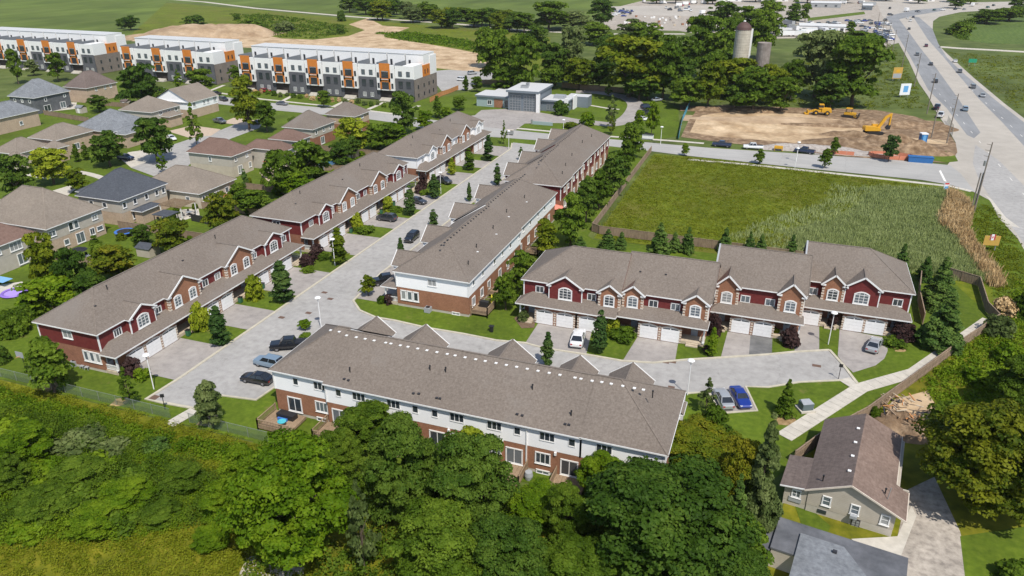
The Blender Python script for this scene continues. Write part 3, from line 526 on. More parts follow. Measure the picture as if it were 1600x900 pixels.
PL = [
# --- near: along the left rows
('pyramidL','mid',72,566,72,84,'bushy green tree with a split crown beside the red end wall','maple_tree'),
('sparse','mid',196,598,34,54,'small thin tree on a straw patch left of the street end','young_tree'),
('pyramidL','grey',325,626,50,72,'grey green pyramid tree at the corner of the parking bay','linden_tree'),
('columnL','columnar',340,507,31,60,'dark upright tree on the first lawn island of the left kerb','hornbeam_tree'),
('bushL','lime',312,498,32,44,'yellow green shrub beside the steps of the nearest left row','shrub'),
('columnL','columnar',439,438,36,62,'dark pointed tree in front of the last garage of the nearest left row','hornbeam_tree'),
('bushL','lime',397,452,30,38,'yellow green shrub left of the dark pointed tree','shrub'),
('columnL','yelgreen',528,382,27,54,'yellowing upright cedar behind the street lamp','cedar_tree'),
('bushL','purple',495,394,24,22,'round dark purple bush beside the second row entrance','bush'),
('bushL','purple',479,408,22,20,'dark purple bush on the lawn left of the street lamp','bush'),
('bushL','mid',505,400,18,14,'low green juniper under the purple bushes','bush'),
('bushL','mid',482,421,22,10,'flat green juniper edging the lawn beside the lamp','bush'),
('bushL','lime',558,348,21,26,'bright yellow green shrub between the garages of the second row','shrub'),
('bushL','mid',570,358,30,14,'low spreading green hedge below the yellow green shrub','bush'),
('bushL','lime',606,320,17,24,'yellow green shrub at the second porch of the second row','shrub'),
('bushL','mid',617,327,22,11,'low green bush next to the dark upright tree of the second row','bush'),
('columnL','columnar',640,311,18,46,'narrow dark tree on the lawn island before the second row','hornbeam_tree'),
('columnL','columnar',678,290,20,36,'dark upright tree beside the lamp before the white row','hornbeam_tree'),
('bushL','purple',661,284,15,24,'dark purple bush at the corner of the white row','bush'),
('bushL','purple',655,296,14,14,'low dark purple bush left of the upright tree','bush'),
('bushL','mid',662,301,16,8,'low green ground shrub on the lamp island','bush'),
('columnL','lime',706,259,13,26,'yellow green shrub on the white row island','shrub'),
('columnL','mid',733,247,17,33,'green upright tree before the white row','hornbeam_tree'),
('columnL','columnar',763,230,17,38,'dark upright tree at the far end of the white row','hornbeam_tree'),
('columnL','columnar',777,271,13,33,'narrow dark tree at the right kerb below the far row','hornbeam_tree'),
('columnL','columnar',733,299,9,28,'very slim dark tree behind the middle row roof','hornbeam_tree'),
('columnL','columnar',677,339,15,26,'small dark tree above the middle row roof','hornbeam_tree'),
('columnL','columnar',626,389,13,36,'slim dark tree at the kerb by the near corner of the middle row','hornbeam_tree'),
('columnL','columnar',814,239,9,20,'tiny dark tree at the kerb beside the far row','hornbeam_tree'),
('sparse','mid',787,203,12,32,'thin young tree beside the community mailbox','young_tree'),
('broadL','yelgreen',574,444,22,28,'small yellow green tree on the curved lawn','young_tree'),
('broadL','bright',476,506,19,16,'small tree over a ring of low plants in the parking bay','young_tree'),
('bushL','mid',477,525,20,9,'ring of low plants under the parking bay tree','bush'),
('bushL','purple',205,574,30,30,'dark purple bush at the near end porch','bush'),
('bushL','bright',222,585,24,20,'green shrub right of the purple bush at the end porch','bush'),
('bushL','purple',607,468,16,16,'brown green bush beside the white end porch','bush'),
('bushL','mid',596,468,16,12,'green bush beside the curved lawn bed','bush'),
('columnL','columnar',856,544,20,52,'narrow dark tree standing above the long rear roof','hornbeam_tree'),
('columnL','columnar',938,516,25,66,'tall narrow dark tree beside the white car','hornbeam_tree'),
('bushL','lime',958,510,24,26,'yellow green shrub right of the tall dark tree','shrub'),
('bushL','mid',972,522,44,18,'low round green hedge before the right row steps','bush'),
('bushL','grey',818,494,18,18,'grey green shrub in the kidney shaped bed','bush'),
('bushL','purple',1116,510,26,34,'dark purple bush between two right rows','bush'),
('columnL','bright',1114,533,17,44,'green upright shrub before the purple bush','shrub'),
('bushL','purple',1107,545,16,14,'low purple bush at the foot of the upright shrub','bush'),
('bushL','purple',1236,528,30,30,'brown purple bush beside the single driveway','bush'),
('bushL','lime',1211,518,14,13,'small yellow green bush on the stone step bed','bush'),
('bushL','purple',1301,503,16,22,'dark purple bush behind the street lamp','bush'),
('bushL','purple',1412,519,38,30,'round dark purple bush at the right end of the rows','bush'),
('bushL','mid',1398,534,34,9,'low green hedge below the round purple bush','bush'),
('coneL','mid',1230,620,36,58,'green conifer beside the dark utility cabinet','fir_tree'),
('sparse','grey',1106,612,34,50,'thin drooping birch between the long roof and the grey car','birch_tree'),
('pyramidL','mid',1118,665,50,70,'green tree under the birch','tree'),
# --- front wood
('broadH','mid',573,662,92,72,'mid green tree hiding the rear windows near the second deck','maple_tree'),
('broadH','dark',628,730,120,150,'dark green tree left of the middle of the rear wall','maple_tree'),
('broadH','dark',735,752,140,150,'large dark green ash before the brick rear wall','ash_tree'),
('pyramidL','lime',737,695,56,66,'yellow green tree top rising over the dark ash','tree'),
('broadH','bright',452,780,190,180,'large bright green maple below the left deck','maple_tree'),
('broadH','bright',382,742,84,90,'smaller bright green maple left of the large one','maple_tree'),
('broadH','mid',528,712,70,84,'mid green tree just below the second deck','maple_tree'),
('sparse','grey',562,812,56,130,'tall thin grey green birch left of the lower centre','birch_tree'),
('broadH','mid',690,850,150,130,'mid green tree at the lower edge left of centre','maple_tree'),
('broadH','dark',790,860,130,120,'dark green tree at the lower edge near the centre','maple_tree'),
('broadH','bright',845,785,100,70,'bright green low tree below the second last deck','maple_tree'),
('broadH','bright',940,742,74,76,'bright green tree right of the last deck','maple_tree'),
('broadH','mid',888,800,70,80,'mid green tree beside the big dark oak','maple_tree'),
('broadH','dark',1032,806,250,200,'biggest dark green oak at the lower edge','oak_tree'),
('broadH','dark',1120,880,150,120,'dark green tree right below the big oak','oak_tree'),
('broadH','mid',905,880,120,90,'mid green tree left below the big oak','maple_tree'),
('bushL','lime',852,888,80,50,'yellow green shrub at the lower edge','shrub'),
('broadH','autumn',1085,692,130,76,'orange brown tree covering the right end of the long roof','maple_tree'),
('broadH','autumn',1158,742,84,120,'orange tinged tree right of the big oak','maple_tree'),
('coneH','grey',1194,742,80,190,'tall shaggy spruce beside the footpath','spruce_tree'),
('coneH','conifer',1150,800,60,120,'dark spruce between the orange tree and the dark garage','spruce_tree'),
('pyramidL','mid',1165,850,80,100,'green tree left of the dark garage roof','tree'),
('broadH','giant',1550,704,205,170,'huge tree with yellowing leaves right of the brown roofed house','maple_tree'),
('broadH','dark',1612,735,90,120,'dark tree cut by the right edge of the picture','maple_tree'),
('broadH','mid',1600,600,90,90,'mid green tree at the right edge above the huge tree','tree'),
('bushL','mid',1478,650,50,44,'dense green bush behind the brown roofed house','bush'),
('bushL','bright',1540,590,60,36,'bright green shrub outside the fence corner','shrub'),
('bushL','bright',1580,555,50,36,'bright green shrub near the right edge','shrub'),
('bushL','grey',1560,510,46,34,'grey green shrub hugging the fence corner','shrub'),
('bushL','straw',1572,480,36,30,'straw coloured shrub outside the fence','shrub'),
('bushL','mid',1595,900,70,50,'green bush in the lower right corner','bush'),
('bushL','mid',1600,480,40,40,'green bush at the right edge beside the road bank','bush'),
('bushL','mid',1368,645,16,18,'small conifer bush on the bare ground by the brown roof','bush'),
# --- right yard pines
('coneH','conifer',1480,500,78,90,'broad pine inside the fenced corner lawn','pine_tree'),
('coneH','conifer',1472,440,62,80,'pine beside the tall fence panel','pine_tree'),
('coneL','conifer',1410,405,34,50,'pine behind the right end roof','pine_tree'),
('coneL','conifer',1448,418,30,40,'small pine between roof and fence','pine_tree'),
('bushL','conifer',1300,392,26,16,'small pine top over the right roof','pine_tree'),
# --- leaning scrub left
('bushL','grey',125,690,80,34,'windswept grey green pine in the scrub at lower left','pine_tree'),
('bushL','grey',172,702,60,30,'second grey green pine lying low in the scrub','pine_tree'),
('bushL','conifer',243,698,44,30,'dark pine scrub near the path end','pine_tree'),
('bushL','bright',22,672,64,44,'rounded green sumac at the left edge','shrub'),
('bushL','mid',205,752,70,44,'green thicket in the middle of the lower left scrub','shrub'),
('bushL','bright',60,742,76,48,'bright green thicket near the left edge','shrub'),
('bushL','mid',190,812,64,36,'dark green thicket on the yellow meadow','shrub'),
('bushL','mid',110,778,84,50,'wide green thicket left of the meadow','shrub'),
('bushL','bright',140,728,70,40,'bright green thicket below the windswept pine','shrub'),
('bushL','mid',262,768,50,36,'green thicket above the meadow edge','shrub'),
('bushL','bright',45,826,60,36,'bright thicket low at the left edge','shrub'),
('bushL','yelgreen',20,760,50,30,'yellow green thicket cut by the left edge','shrub'),
('broadH','bright',350,782,70,64,'bright green shrubbery left of the large maple','shrub'),
('bushL','dark',0,556,28,28,'dark shrub cut by the left edge beside the lawn','bush'),
('broadH','bright',34,694,84,60,'yellow green rounded tree in the scrub at the left edge','shrub'),
('broadH','mid',118,742,90,56,'rounded green thicket in the middle of the left scrub','shrub'),
('broadH','bright',196,772,84,54,'bright rounded thicket right of the middle of the scrub','shrub'),
('broadH','mid',66,786,90,56,'green mounded thicket low in the left scrub','shrub'),
('broadH','bright',148,812,76,44,'bright mounded thicket on the edge of the pale grass','shrub'),
('broadH','mid',286,745,66,50,'green thicket left of the small bright maple','shrub'),
('broadH','mid',250,800,60,40,'small green thicket above the pale grass','shrub'),
('broadH','mid',10,740,60,60,'green thicket cut by the left edge of the picture','shrub'),
('broadH','bright',330,840,56,36,'bright low shrub near the white gravel','shrub'),
# --- houses upper left
('broadL','yelgreen',69,408,54,84,'yellowish tall tree behind the beige house','maple_tree'),
('broadL','dark',113,425,50,76,'dark tree right of the yellowish tall tree','maple_tree'),
('broadL','bright',78,458,90,56,'bright green tree by the purple float patio','maple_tree'),
('broadL','dark',140,452,50,50,'dark green tree at the back of the nearest left row','maple_tree'),
('columnL','mid',150,388,24,44,'small upright tree behind the beige house','tree'),
('broadL','autumn',175,408,66,52,'olive and orange tree beside the small shed','maple_tree'),
('broadL','dark',220,366,30,28,'round dark tree left of the small shed','tree'),
('broadL','autumn',270,367,58,48,'yellow orange tree behind the nearest left row','maple_tree'),
('broadL','autumn',345,330,52,56,'orange topped tree below the new wooden deck','maple_tree'),
('broadL','mid',392,312,54,34,'mid green tree behind the row gap','tree'),
('broadL','mid',372,302,30,30,'green tree beside the wooden deck','tree'),
('broadL','mid',440,268,56,60,'mid green tree before the blue pool','maple_tree'),
('broadL','mid',478,250,64,56,'wide green tree between the red umbrella and the pool','maple_tree'),
('broadL','bright',462,287,50,36,'bright green tree under the wide tree','tree'),
('broadL','dark',532,240,38,34,'dark tree behind the second row roof','tree'),
('broadL','lime',552,208,50,44,'yellow green tree beside the buff brick house','maple_tree'),
('broadL','mid',590,212,56,36,'green thicket right of the yellow green tree','tree'),
('broadL','dark',548,228,30,30,'dark green tree below the yellow green tree','tree'),
('broadL','bright',612,208,50,30,'bright green thicket behind the second row','tree'),
('broadL','dark',630,172,38,54,'dark tree on the lawn before the flats','maple_tree'),
('broadL','bright',663,186,28,26,'small bright tree beside the dark one','tree'),
('columnL','mid',683,166,15,32,'upright green tree by the wooden fence of the flats','young_tree'),
('columnL','conifer',382,278,10,30,'slim cedar against the beige house corner','cedar_tree'),
('columnL','mid',118,238,11,26,'left one of two slim cedars beside a stone gable','cedar_tree'),
('columnL','mid',132,235,11,27,'right one of two slim cedars beside a stone gable','cedar_tree'),
('broadL','dark',166,229,50,46,'dark round tree on the crescent lawn left of the parked dark car','maple_tree'),
('broadL','lime',76,256,56,48,'bright yellow tree on the front lawn at left','maple_tree'),
('broadL','dark',20,272,56,60,'dark tree at the left edge beside the yellow one','maple_tree'),
('broadL','yelgreen',118,280,32,32,'small yellow green tree left of the slate blue roof','tree'),
('sparse','bright',251,249,20,32,'thin pale tree behind the slate blue roof','young_tree'),
('broadL','dark',238,214,54,58,'large dark tree in front of the tan hip roof','maple_tree'),
('sparse','mid',301,190,30,60,'airy green tree on a lawn island of the crescent','maple_tree'),
('broadL','dark',218,134,60,60,'big dark tree before the flats','maple_tree'),
('pyramidL','yelgreen',383,154,52,76,'tall yellow green tree at the corner of the flats street','maple_tree'),
('broadL','mid',414,179,32,40,'round green tree next to the tall yellow green one','maple_tree'),
('broadL','mid',311,126,42,34,'green street tree before the middle flats','maple_tree'),
('sparse','bright',277,122,20,28,'small bright tree before the middle flats','young_tree'),
('broadL','mid',367,116,20,26,'small tree between two blocks of flats','young_tree'),
('broadL','mid',21,100,22,44,'tall thin tree at the far left before the flats','tree'),
('broadL','mid',86,102,26,36,'olive tree before the left flats','tree'),
('broadL','grey',50,104,20,20,'pale young tree before the left flats','young_tree'),
('broadL','dark',152,160,28,22,'dark bush beside the dark grey house','bush'),
('broadL','mid',505,153,22,22,'young tree at the steps of the right flats','young_tree'),
('bushL','dark',460,190,20,14,'dark shrub beside the road bend','bush'),
('bushL','bright',12,52,12,10,'bush behind the far left flats','bush'),
('columnL','mid',728,129,10,22,'young tree at the fire station side lawn','young_tree'),
('broadL','mid',745,130,18,20,'small tree left of the fire station','young_tree'),
('broadL','mid',718,160,22,18,'low tree before the fire station lawn','young_tree'),
('broadL','bright',697,176,20,16,'bright shrub at the edge of the fire station lawn','shrub'),
('bushL','dark',877,170,25,22,'round dark bush at the corner of the fire station','bush'),
('sparse','mid',951,138,14,18,'small tree inside the loop drive','young_tree'),
('sparse','grey',956,170,24,44,'thin drooping tree on the loop lawn','birch_tree'),
('sparse','yelgreen',956,192,16,26,'young yellow green tree by the road near the loop drive','young_tree'),
('bushL','bright',918,187,24,20,'bright shrub above the far row roof','shrub'),
('bushL','yelgreen',893,196,24,10,'yellow flowering bed beside the road','shrub'),
('broadL','bright',1000,185,16,24,'young tree right of the parked white car','young_tree'),
('broadL','bright',1020,182,20,44,'slim bright tree before the parking row','young_tree'),
('sparse','mid',1057,133,24,44,'young green tree left of the blue silt fence','young_tree'),
('broadL','dark',1013,135,34,30,'dark bush at the end of the wooden fence','bush'),
('broadL','mid',990,216,36,44,'tree at the far end of the row beside the road','maple_tree'),
('pyramidL','bright',1071,232,13,18,'left street tree on the verge of the vacant field','young_tree'),
('pyramidL','mid',1188,242,17,22,'middle street tree on the verge of the vacant field','young_tree'),
('pyramidL','mid',1291,245,20,28,'right street tree on the verge of the vacant field','young_tree'),
('pyramidL','mid',1305,226,15,26,'street tree on the far side in front of the dirt lot','young_tree'),
('broadL','columnar',1393,229,26,34,'dark tree inside the orange safety mesh','maple_tree'),
# --- far trees
('broadL','mid',778,86,58,72,'tall dark green tree left of the far tree belt','maple_tree'),
('broadL','mid',818,98,56,80,'broad green tree behind the fire station','maple_tree'),
('broadL','dark',840,62,36,40,'upper tree behind the fire station','maple_tree'),
('broadL','grey',893,80,50,70,'grey green poplar in the far tree belt','poplar_tree'),
('broadL','mid',862,118,40,30,'low tree behind the wooden fence','tree'),
('broadL','yelgreen',905,112,50,40,'yellow green tree touching the wooden fence','tree'),
('broadL','yelgreen',985,98,104,78,'widest yellow green tree of the far belt','willow_tree'),
('broadL','dark',937,116,44,34,'dark low tree before the widest yellow green tree','tree'),
('broadL','mid',1040,100,56,80,'mid green tree right of the widest one','maple_tree'),
('broadL','dark',1062,118,50,54,'dark tree near the blue silt fence','maple_tree'),
('broadL','mid',1098,60,62,64,'green tree left of the silo','maple_tree'),
('broadL','mid',1125,82,60,60,'dark green tree touching the silo','maple_tree'),
('broadL','grey',988,52,52,40,'grey green tree before the gravel yard','poplar_tree'),
('broadL','dark',940,18,40,34,'round dark tree at the top edge','maple_tree'),
('broadL','mid',858,22,60,36,'round green tree near the top edge','maple_tree'),
('broadL','grey',895,30,60,22,'low grey green tree by the gravel lane','tree'),
('broadL','mid',928,50,50,28,'green tree beside the gravel lane','tree'),
('broadL','yelgreen',1110,128,50,60,'yellow green tree at the edge of the dirt lot','tree'),
('broadL','yelgreen',1148,118,76,50,'wide yellow green tree under the silo','tree'),
('broadL','mid',1180,136,66,56,'green tree behind the dirt lot','tree'),
('broadL','yelgreen',1205,128,50,50,'bright tree under the dark silo','tree'),
('broadL','dark',1150,150,50,34,'dark low tree behind the dirt mound','tree'),
('broadL','mid',1224,145,46,44,'green tree left of the yellow loader','tree'),
('broadL','mid',1195,50,46,60,'green tree above the dark silo','maple_tree'),
('broadL','mid',1172,32,50,40,'upper green tree right of the silo','maple_tree'),
('broadL','grey',1282,94,84,84,'grey green tree behind the yellow loader','poplar_tree'),
('broadL','mid',1342,106,90,86,'large bright green tree behind the bulldozer','maple_tree'),
('broadL','mid',1305,68,50,30,'low tree before the trailer yard','tree'),
('broadL','mid',1345,62,60,26,'low tree line right of the trailers','tree'),
('columnL','dark',1242,17,24,34,'dark tree in the far truck yard','tree'),
('broadL','mid',1260,18,16,22,'light tree beside the dark one in the far yard','tree'),
('broadL','mid',1010,60,60,44,'green tree above the widest yellow green tree','tree'),
('broadL','dark',868,96,50,54,'dark green tree left of the grey green poplar','tree'),
('broadL','mid',800,125,60,40,'low green tree touching the fire station roof','tree'),
('broadL','dark',950,84,44,50,'dark tree between poplar and widest tree','tree'),
('broadL','mid',1075,88,50,56,'mid green tree left of the belt gap','tree'),
('broadL','dark',1000,132,60,36,'dark low tree at the fence end','tree'),
('broadL','mid',1118,108,60,50,'green tree beneath the pale silo','tree'),
('broadL','mid',1145,56,44,50,'green tree whose top hides the silo foot','tree'),
('broadL','mid',1075,142,50,40,'green tree behind the silt fence','tree'),
('broadL','mid',1240,120,40,50,'green tree between the dark silo and the loader','tree'),
('broadL','dark',1300,140,60,44,'dark low tree behind the bulldozer','tree'),
('broadL','mid',1205,24,44,40,'green tree at the top right of the silos','tree'),
('broadL','mid',1130,22,50,36,'green tree before the far implement yard','tree'),
('broadL','mid',1275,72,40,24,'green thicket before the storage hall','tree'),
('broadL','mid',760,70,40,50,'tree at the left end of the belt','tree'),
('broadL','mid',1535,30,12,8,'far clump left of the corn field','bush'),
('broadL','mid',1545,24,50,16,'far hedge trees before the corn field','tree'),
('broadL','mid',1580,20,50,16,'far hedge trees at the right edge','tree'),
('bushL','mid',1500,46,40,18,'scrub clump beside the corn field','bush'),
('broadL','dark',1494,4,26,12,'dark tree at the top edge near the crossing','tree'),
('broadL','dark',1590,4,24,14,'dark tree in the top right corner','tree'),
('broadL','dark',203,34,26,18,'dark bush on the crop field behind the flats','bush'),
('broadL','dark',188,36,14,12,'small dark bush on the crop field','bush'),
('bushL','dark',304,32,34,14,'olive bush on the crop field above the sand mound','bush'),
('bushL','mid',395,38,34,18,'green bush between the sand mounds','bush'),
('bushL','grey',445,42,30,16,'grey green bush on the rough field','bush'),
('bushL','dark',532,47,14,14,'dark bush above the dirt road','bush'),
('bushL','dark',533,26,14,16,'dark bush beside the gravel lane','bush'),
('bushL','dark',370,27,10,10,'lone dark bush on the crop field','bush'),
('bushL','mid',700,38,16,8,'low bush beside the gravel lane','bush'),
('broadL','mid',1330,42,14,16,'small tree in the car yard','tree'),
('bushL','dark',1258,43,10,12,'small tree among the trailers','tree'),
]
for k, lf, x, y, w, h, lb, nm in PL: plant(k, lf, x, y, w, h, lb, nm)
# row of trees behind the far terrace, near end first
for i, (x, y, w, h) in enumerate([(790,453,36,48),(814,418,42,50),(853,368,42,56),(893,336,52,78),(917,306,38,66),(937,291,38,58),(960,267,42,62),(978,240,34,50)]):
    plant('pyramidL' if i > 1 else 'broadL', 'yelgreen' if i == 2 else 'mid' if i < 2 or i % 2 else 'dark', x, y, w, h, '%s tree from the near end of the row between the terraces and the vacant field' % ORD[i], 'maple_tree', group='trees between the terraces and the vacant field')
for i, (x, y, w, h) in enumerate([(950,373,32,32),(971,374,24,28),(1032,370,38,46),(1055,376,26,32),(1076,374,27,40),(1134,373,27,40),(1172,379,22,36),(1190,380,24,34),(1238,384,26,36),(907,378,26,22)]):
    plant('coneL', 'conifer', x, y, w, h, ('%s pine from the left along the fence of the vacant field' % ORD[i]) if i < 9 else 'low pine left of the fence corner', 'pine_tree', group='pines along the fence of the vacant field')
for i in range(26):
    x = 545+i*11+R_.uniform(-4,4); y = 4+i*1.25+R_.uniform(-5,8)
    plant('broadL', R_.choice(['dark','mid','mid','grey','yelgreen']), x, y, R_.uniform(24,36), R_.uniform(16,26), 'dense tree of the far wood along the top edge', 'tree', group='trees of the far wood')
for i in range(12):
    plant('broadL', R_.choice(['dark','mid']), 960+i*52+R_.uniform(-15,15), -8+R_.uniform(-3,3), 30, 16, 'tree beyond the top edge of the picture', 'tree', group='trees beyond the far yards')
for i, (x, y) in enumerate([(4,500),(20,497),(36,493),(50,487),(60,482),(12,515),(30,509)]):
    plant('bushL', 'mid', x, y, 34, 30, 'dense green shrub in the clipped hedge behind the nearest left row', 'shrub', group='hedge shrubs at the left edge')
# --- uncountable undergrowth
def pix_in(poly, n, rng):
    """random ground points inside a polygon given in photograph pixels (uniform on the ground)"""
    W_ = np.array([G(*p)[:2] for p in poly]); lo = W_.min(0); hi = W_.max(0); out = []
    while sum(len(o) for o in out) < n:
        q = lo+(hi-lo)*rng.random((n*2,2)); ins = np.zeros(len(q), bool); j = len(W_)-1
        for i in range(len(W_)):
            c = ((W_[i,1] > q[:,1]) != (W_[j,1] > q[:,1])) & (q[:,0] < (W_[j,0]-W_[i,0])*(q[:,1]-W_[i,1])/(W_[j,1]-W_[i,1]+1e-9)+W_[i,0]); ins ^= c; j = i
        out.append(q[ins])
    return np.concatenate(out)[:n]
def undergrowth(name, label, poly, nclump, per, rad, hgt, lsize, leaf, seed, up=.3, blade=False):
    rng = np.random.default_rng(seed); c = pix_in(poly, nclump, rng); r = rad*(.5+rng.random(nclump)); hh = hgt*(.35+1.1*rng.random(nclump)**1.5)
    idx = np.repeat(np.arange(nclump), per); d = rng.normal(size=(len(idx),3)); d /= np.linalg.norm(d,axis=1,keepdims=True); d[:,2] = np.abs(d[:,2])
    sh = (.5+.5*rng.random(len(idx)))[:,None]; P = np.zeros((len(idx),3)); P[:,:2] = c[idx]+d[:,:2]*sh*r[idx][:,None]; P[:,2] = d[:,2]*sh[:,0]*hh[idx]
    if blade:
        n = len(idx); a = rng.random(n)*2*pi; w = lsize*.18; hx = P[:,:2]; L_ = hh[idx]*(.6+.5*rng.random(n)); lean = rng.normal(size=(n,2))*.22*L_[:,None]
        s = np.stack([np.cos(a),np.sin(a)],1)*w*(.7+.6*rng.random(n))[:,None]
        z0 = np.zeros((n,1)); b0 = np.concatenate([hx-s,z0],1); b1 = np.concatenate([hx+s,z0],1); t0 = np.concatenate([hx+lean+s*.3, L_[:,None]],1); t1 = np.concatenate([hx+lean-s*.3, L_[:,None]],1)
        V = np.stack([b0,b1,t0,t1],1).reshape(-1,3)
    else: V = leafquads(P, d+np.array([0,0,up]), lsize, rng, .5)
    cv = rng.random(nclump); me = leafmesh(name, V, LF[leaf], rng, .55*cv[idx]+.45*rng.random(len(idx)))
    return tag(inst(name, me), label, None, None, 'stuff')
SCR = [(-60,620),(0,598),(200,640),(390,692),(480,720),(520,960),(-140,960)]
undergrowth('scrub', 'tangled green scrub in the lower left corner', [(-40,640),(60,640),(240,700),(330,760),(420,800),(300,820),(160,850),(-60,850)], 1000, 190, .95, 1.5, .085, 'bright', 1, up=1.0)
undergrowth('scrub', 'leafy green saplings mixed through the lower left scrub', [(-40,645),(60,645),(240,700),(330,745),(400,790),(330,815),(160,830),(-60,830)], 420, 260, 1.1, 2.1, .085, 'mid', 101, up=.8)
undergrowth('scrub', 'low yellow green weeds on the lower left slope', SCR, 3000, 50, .7, .5, .085, 'weed', 2, up=1.6)
undergrowth('scrub', 'bright green weeds along the chain link fence', [(-20,606),(120,640),(250,680),(390,705),(330,720),(100,680),(-40,640)], 420, 90, .8, 1.1, .11, 'bright', 3)
undergrowth('scrub', 'undergrowth beneath the front trees', [(400,720),(700,740),(900,790),(1180,760),(1190,960),(380,960)], 700, 80, 1.1, 1.6, .14, 'mid', 4)
undergrowth('reeds', 'grey green reeds in the corner of the vacant field', [(1362,299),(1478,297),(1470,330),(1500,375),(1545,425),(1555,440),(1485,437),(1437,428),(1250,402),(1240,362),(1330,336)], 5200, 24, 1.1, .85, .36, 'reed', 5, blade=True)
undergrowth('reeds', 'scattered reeds where the field meets the reed corner', [(1300,290),(1478,294),(1500,375),(1440,420),(1200,400),(1140,372),(1190,345),(1290,320)], 1500, 16, 1.6, .75, .36, 'reed', 51, blade=True)
undergrowth('reeds', 'dry straw coloured reeds beside the road bank', [(1483,300),(1506,312),(1516,330),(1508,360),(1524,388),(1538,405),(1568,445),(1552,448),(1524,415),(1495,372),(1472,356),(1468,338),(1480,318)], 900, 30, .9, 1.5, .5, 'straw', 6, blade=True)
undergrowth('field_weeds', 'tall weeds and grass of the vacant field', [(1022,242),(1130,250),(1470,294),(1330,330),(1250,350),(1240,396),(1100,392),(930,370)], 5200, 14, 1.3, .18, .13, 'grass', 7, up=3.5)
undergrowth('rough_weeds', 'rough weeds outside the fence at right', [(1560,505),(1430,600),(1480,640),(1640,640),(1640,470),(1590,440)], 900, 40, .8, .8, .13, 'bright', 8)
undergrowth('rough_weeds', 'rough weeds on the bank beside the main road', [(1512,330),(1545,318),(1570,350),(1640,450),(1640,520),(1560,480),(1530,385)], 700, 22, .9, .35, .13, 'grass', 9, up=1.6)
undergrowth('rough_weeds', 'weeds behind the dirt lot', [(1370,60),(1400,75),(1432,135),(1452,170),(1370,170),(1060,160),(1000,135),(1200,110)], 1500, 16, 1.5, .5, .25, 'grass', 10, up=2)
undergrowth('rough_weeds', 'scrub on the far side of the main road', [(1484,82),(1560,86),(1640,90),(1640,190),(1590,172),(1530,125)], 700, 14, 1.4, .35, .22, 'grass', 12, up=2)
undergrowth('rough_weeds', 'shrubby edge of the corn field', [(1482,48),(1500,36),(1600,10),(1600,16),(1530,32),(1505,50),(1512,62),(1500,62)], 420, 22, 2.2, 2.4, .5, 'mid', 13)
undergrowth('rough_weeds', 'green weeds around the sand mounds', [(360,22),(430,24),(535,40),(555,50),(500,60),(440,58),(380,46)], 500, 18, 2.4, 1.6, .5, 'mid', 14)
undergrowth('rough_weeds', 'green weeds on the rise above the bare dirt', [(585,52),(640,50),(700,58),(760,70),(765,84),(700,72),(620,62)], 500, 14, 2.4, 1.2, .5, 'bright', 15)
# ------------------------------------------------------------------ windows and doors (shared meshes)
WC = {}
def winmesh(w, h, cols, rows, arch, fr, gl, sur):
    key = (round(w,2),round(h,2),cols,rows,arch,fr.name,gl.name,sur)
    if key in WC: return WC[key]
    t = .065 if sur > .03 else .04; f = MB(); d0, d1 = -.09, .03; rise = .22*w if arch else 0; n = 7 if arch else 1
    def top(x, w2, hh, ri): return hh+ri*(1-(x/w2)**2) if ri else hh
    o = t+sur
    for (a, b) in ((-w/2-sur, -w/2+t), (w/2-t, w/2+sur)): f.box(a, b, d0, d1, -sur, h, fr)
    f.box(-w/2+t, w/2-t, d0, d1, -sur, t, fr); f.box(-w/2-sur-(.05 if sur > .03 else 0), w/2+sur+(.05 if sur > .03 else 0), d0-(.05 if sur > .03 else .01), d1, -sur-.05, -sur, fr)
    for i in range(n):      # head (arched or straight)
        xa = -w/2-sur+(w+2*sur)*i/n; xb = -w/2-sur+(w+2*sur)*(i+1)/n
        za, zb = top(xa, w/2+sur, h, rise), top(xb, w/2+sur, h, rise)
        f.ext([(xa, za-t-(.0 if rise else 0)), (xb, zb-t), (xb, zb+sur), (xa, za+sur)], d0, d1, fr)
    for i in range(1, cols): x = -w/2+w*i/cols; f.box(x-.04, x+.04, -.06, d1, t, h+rise*.9-t, fr)
    for k in range(1, rows): z = h*k/rows; f.box(-w/2+t, w/2-t, -.05, d1, z-.025, z+.025, fr)
    if arch: f.box(-w/2+t, w/2-t, -.055, d1, h-.05, h+.03, fr)
    g = MB()
    if arch: g.ext([(-w/2+t,t),(w/2-t,t)]+[(w/2-t-(w-2*t)*i/6, top(w/2-t-(w-2*t)*i/6, w/2, h, rise)-t) for i in range(7)], -.025, .02, gl)
    else: g.box(-w/2+t, w/2-t, -.025, .02, t, h-t, gl)
    WC[key] = (f.mesh('window'), g.mesh('pane')); return WC[key]
FACE = dict(f=(0,(0,-1)), b=(pi,(0,1)), r=(pi/2,(1,0)), l=(-pi/2,(-1,0)))
def win(par, x, y, z, face='f', w=1.2, h=1.1, cols=2, rows=1, arch=False, fr=None, gl=None, sur=.06, name='window'):
    fr = fr or M['white']; gl = gl or R_.choice([M['glass'], M['glass'], M['glassb'], M['glassb'], M['curtain']])
    a, b = winmesh(w, h, cols, rows, arch, fr, gl, sur); rz, d = FACE[face]
    o = inst(name, a, par, (x, y, z), rz); inst('pane', b, o); return o
gd = MB(); ga = 2.75; gh = 2.1
pan = []
for k in range(4): z = k*gh/4; gd.box(-ga/2, ga/2, -.04, .04, z+.012, z+gh/4-.012, M['garage'])
gd.box(-ga/2, ga/2, -.015, .03, 0, gh, plain('door_groove', (.45,.45,.45)))
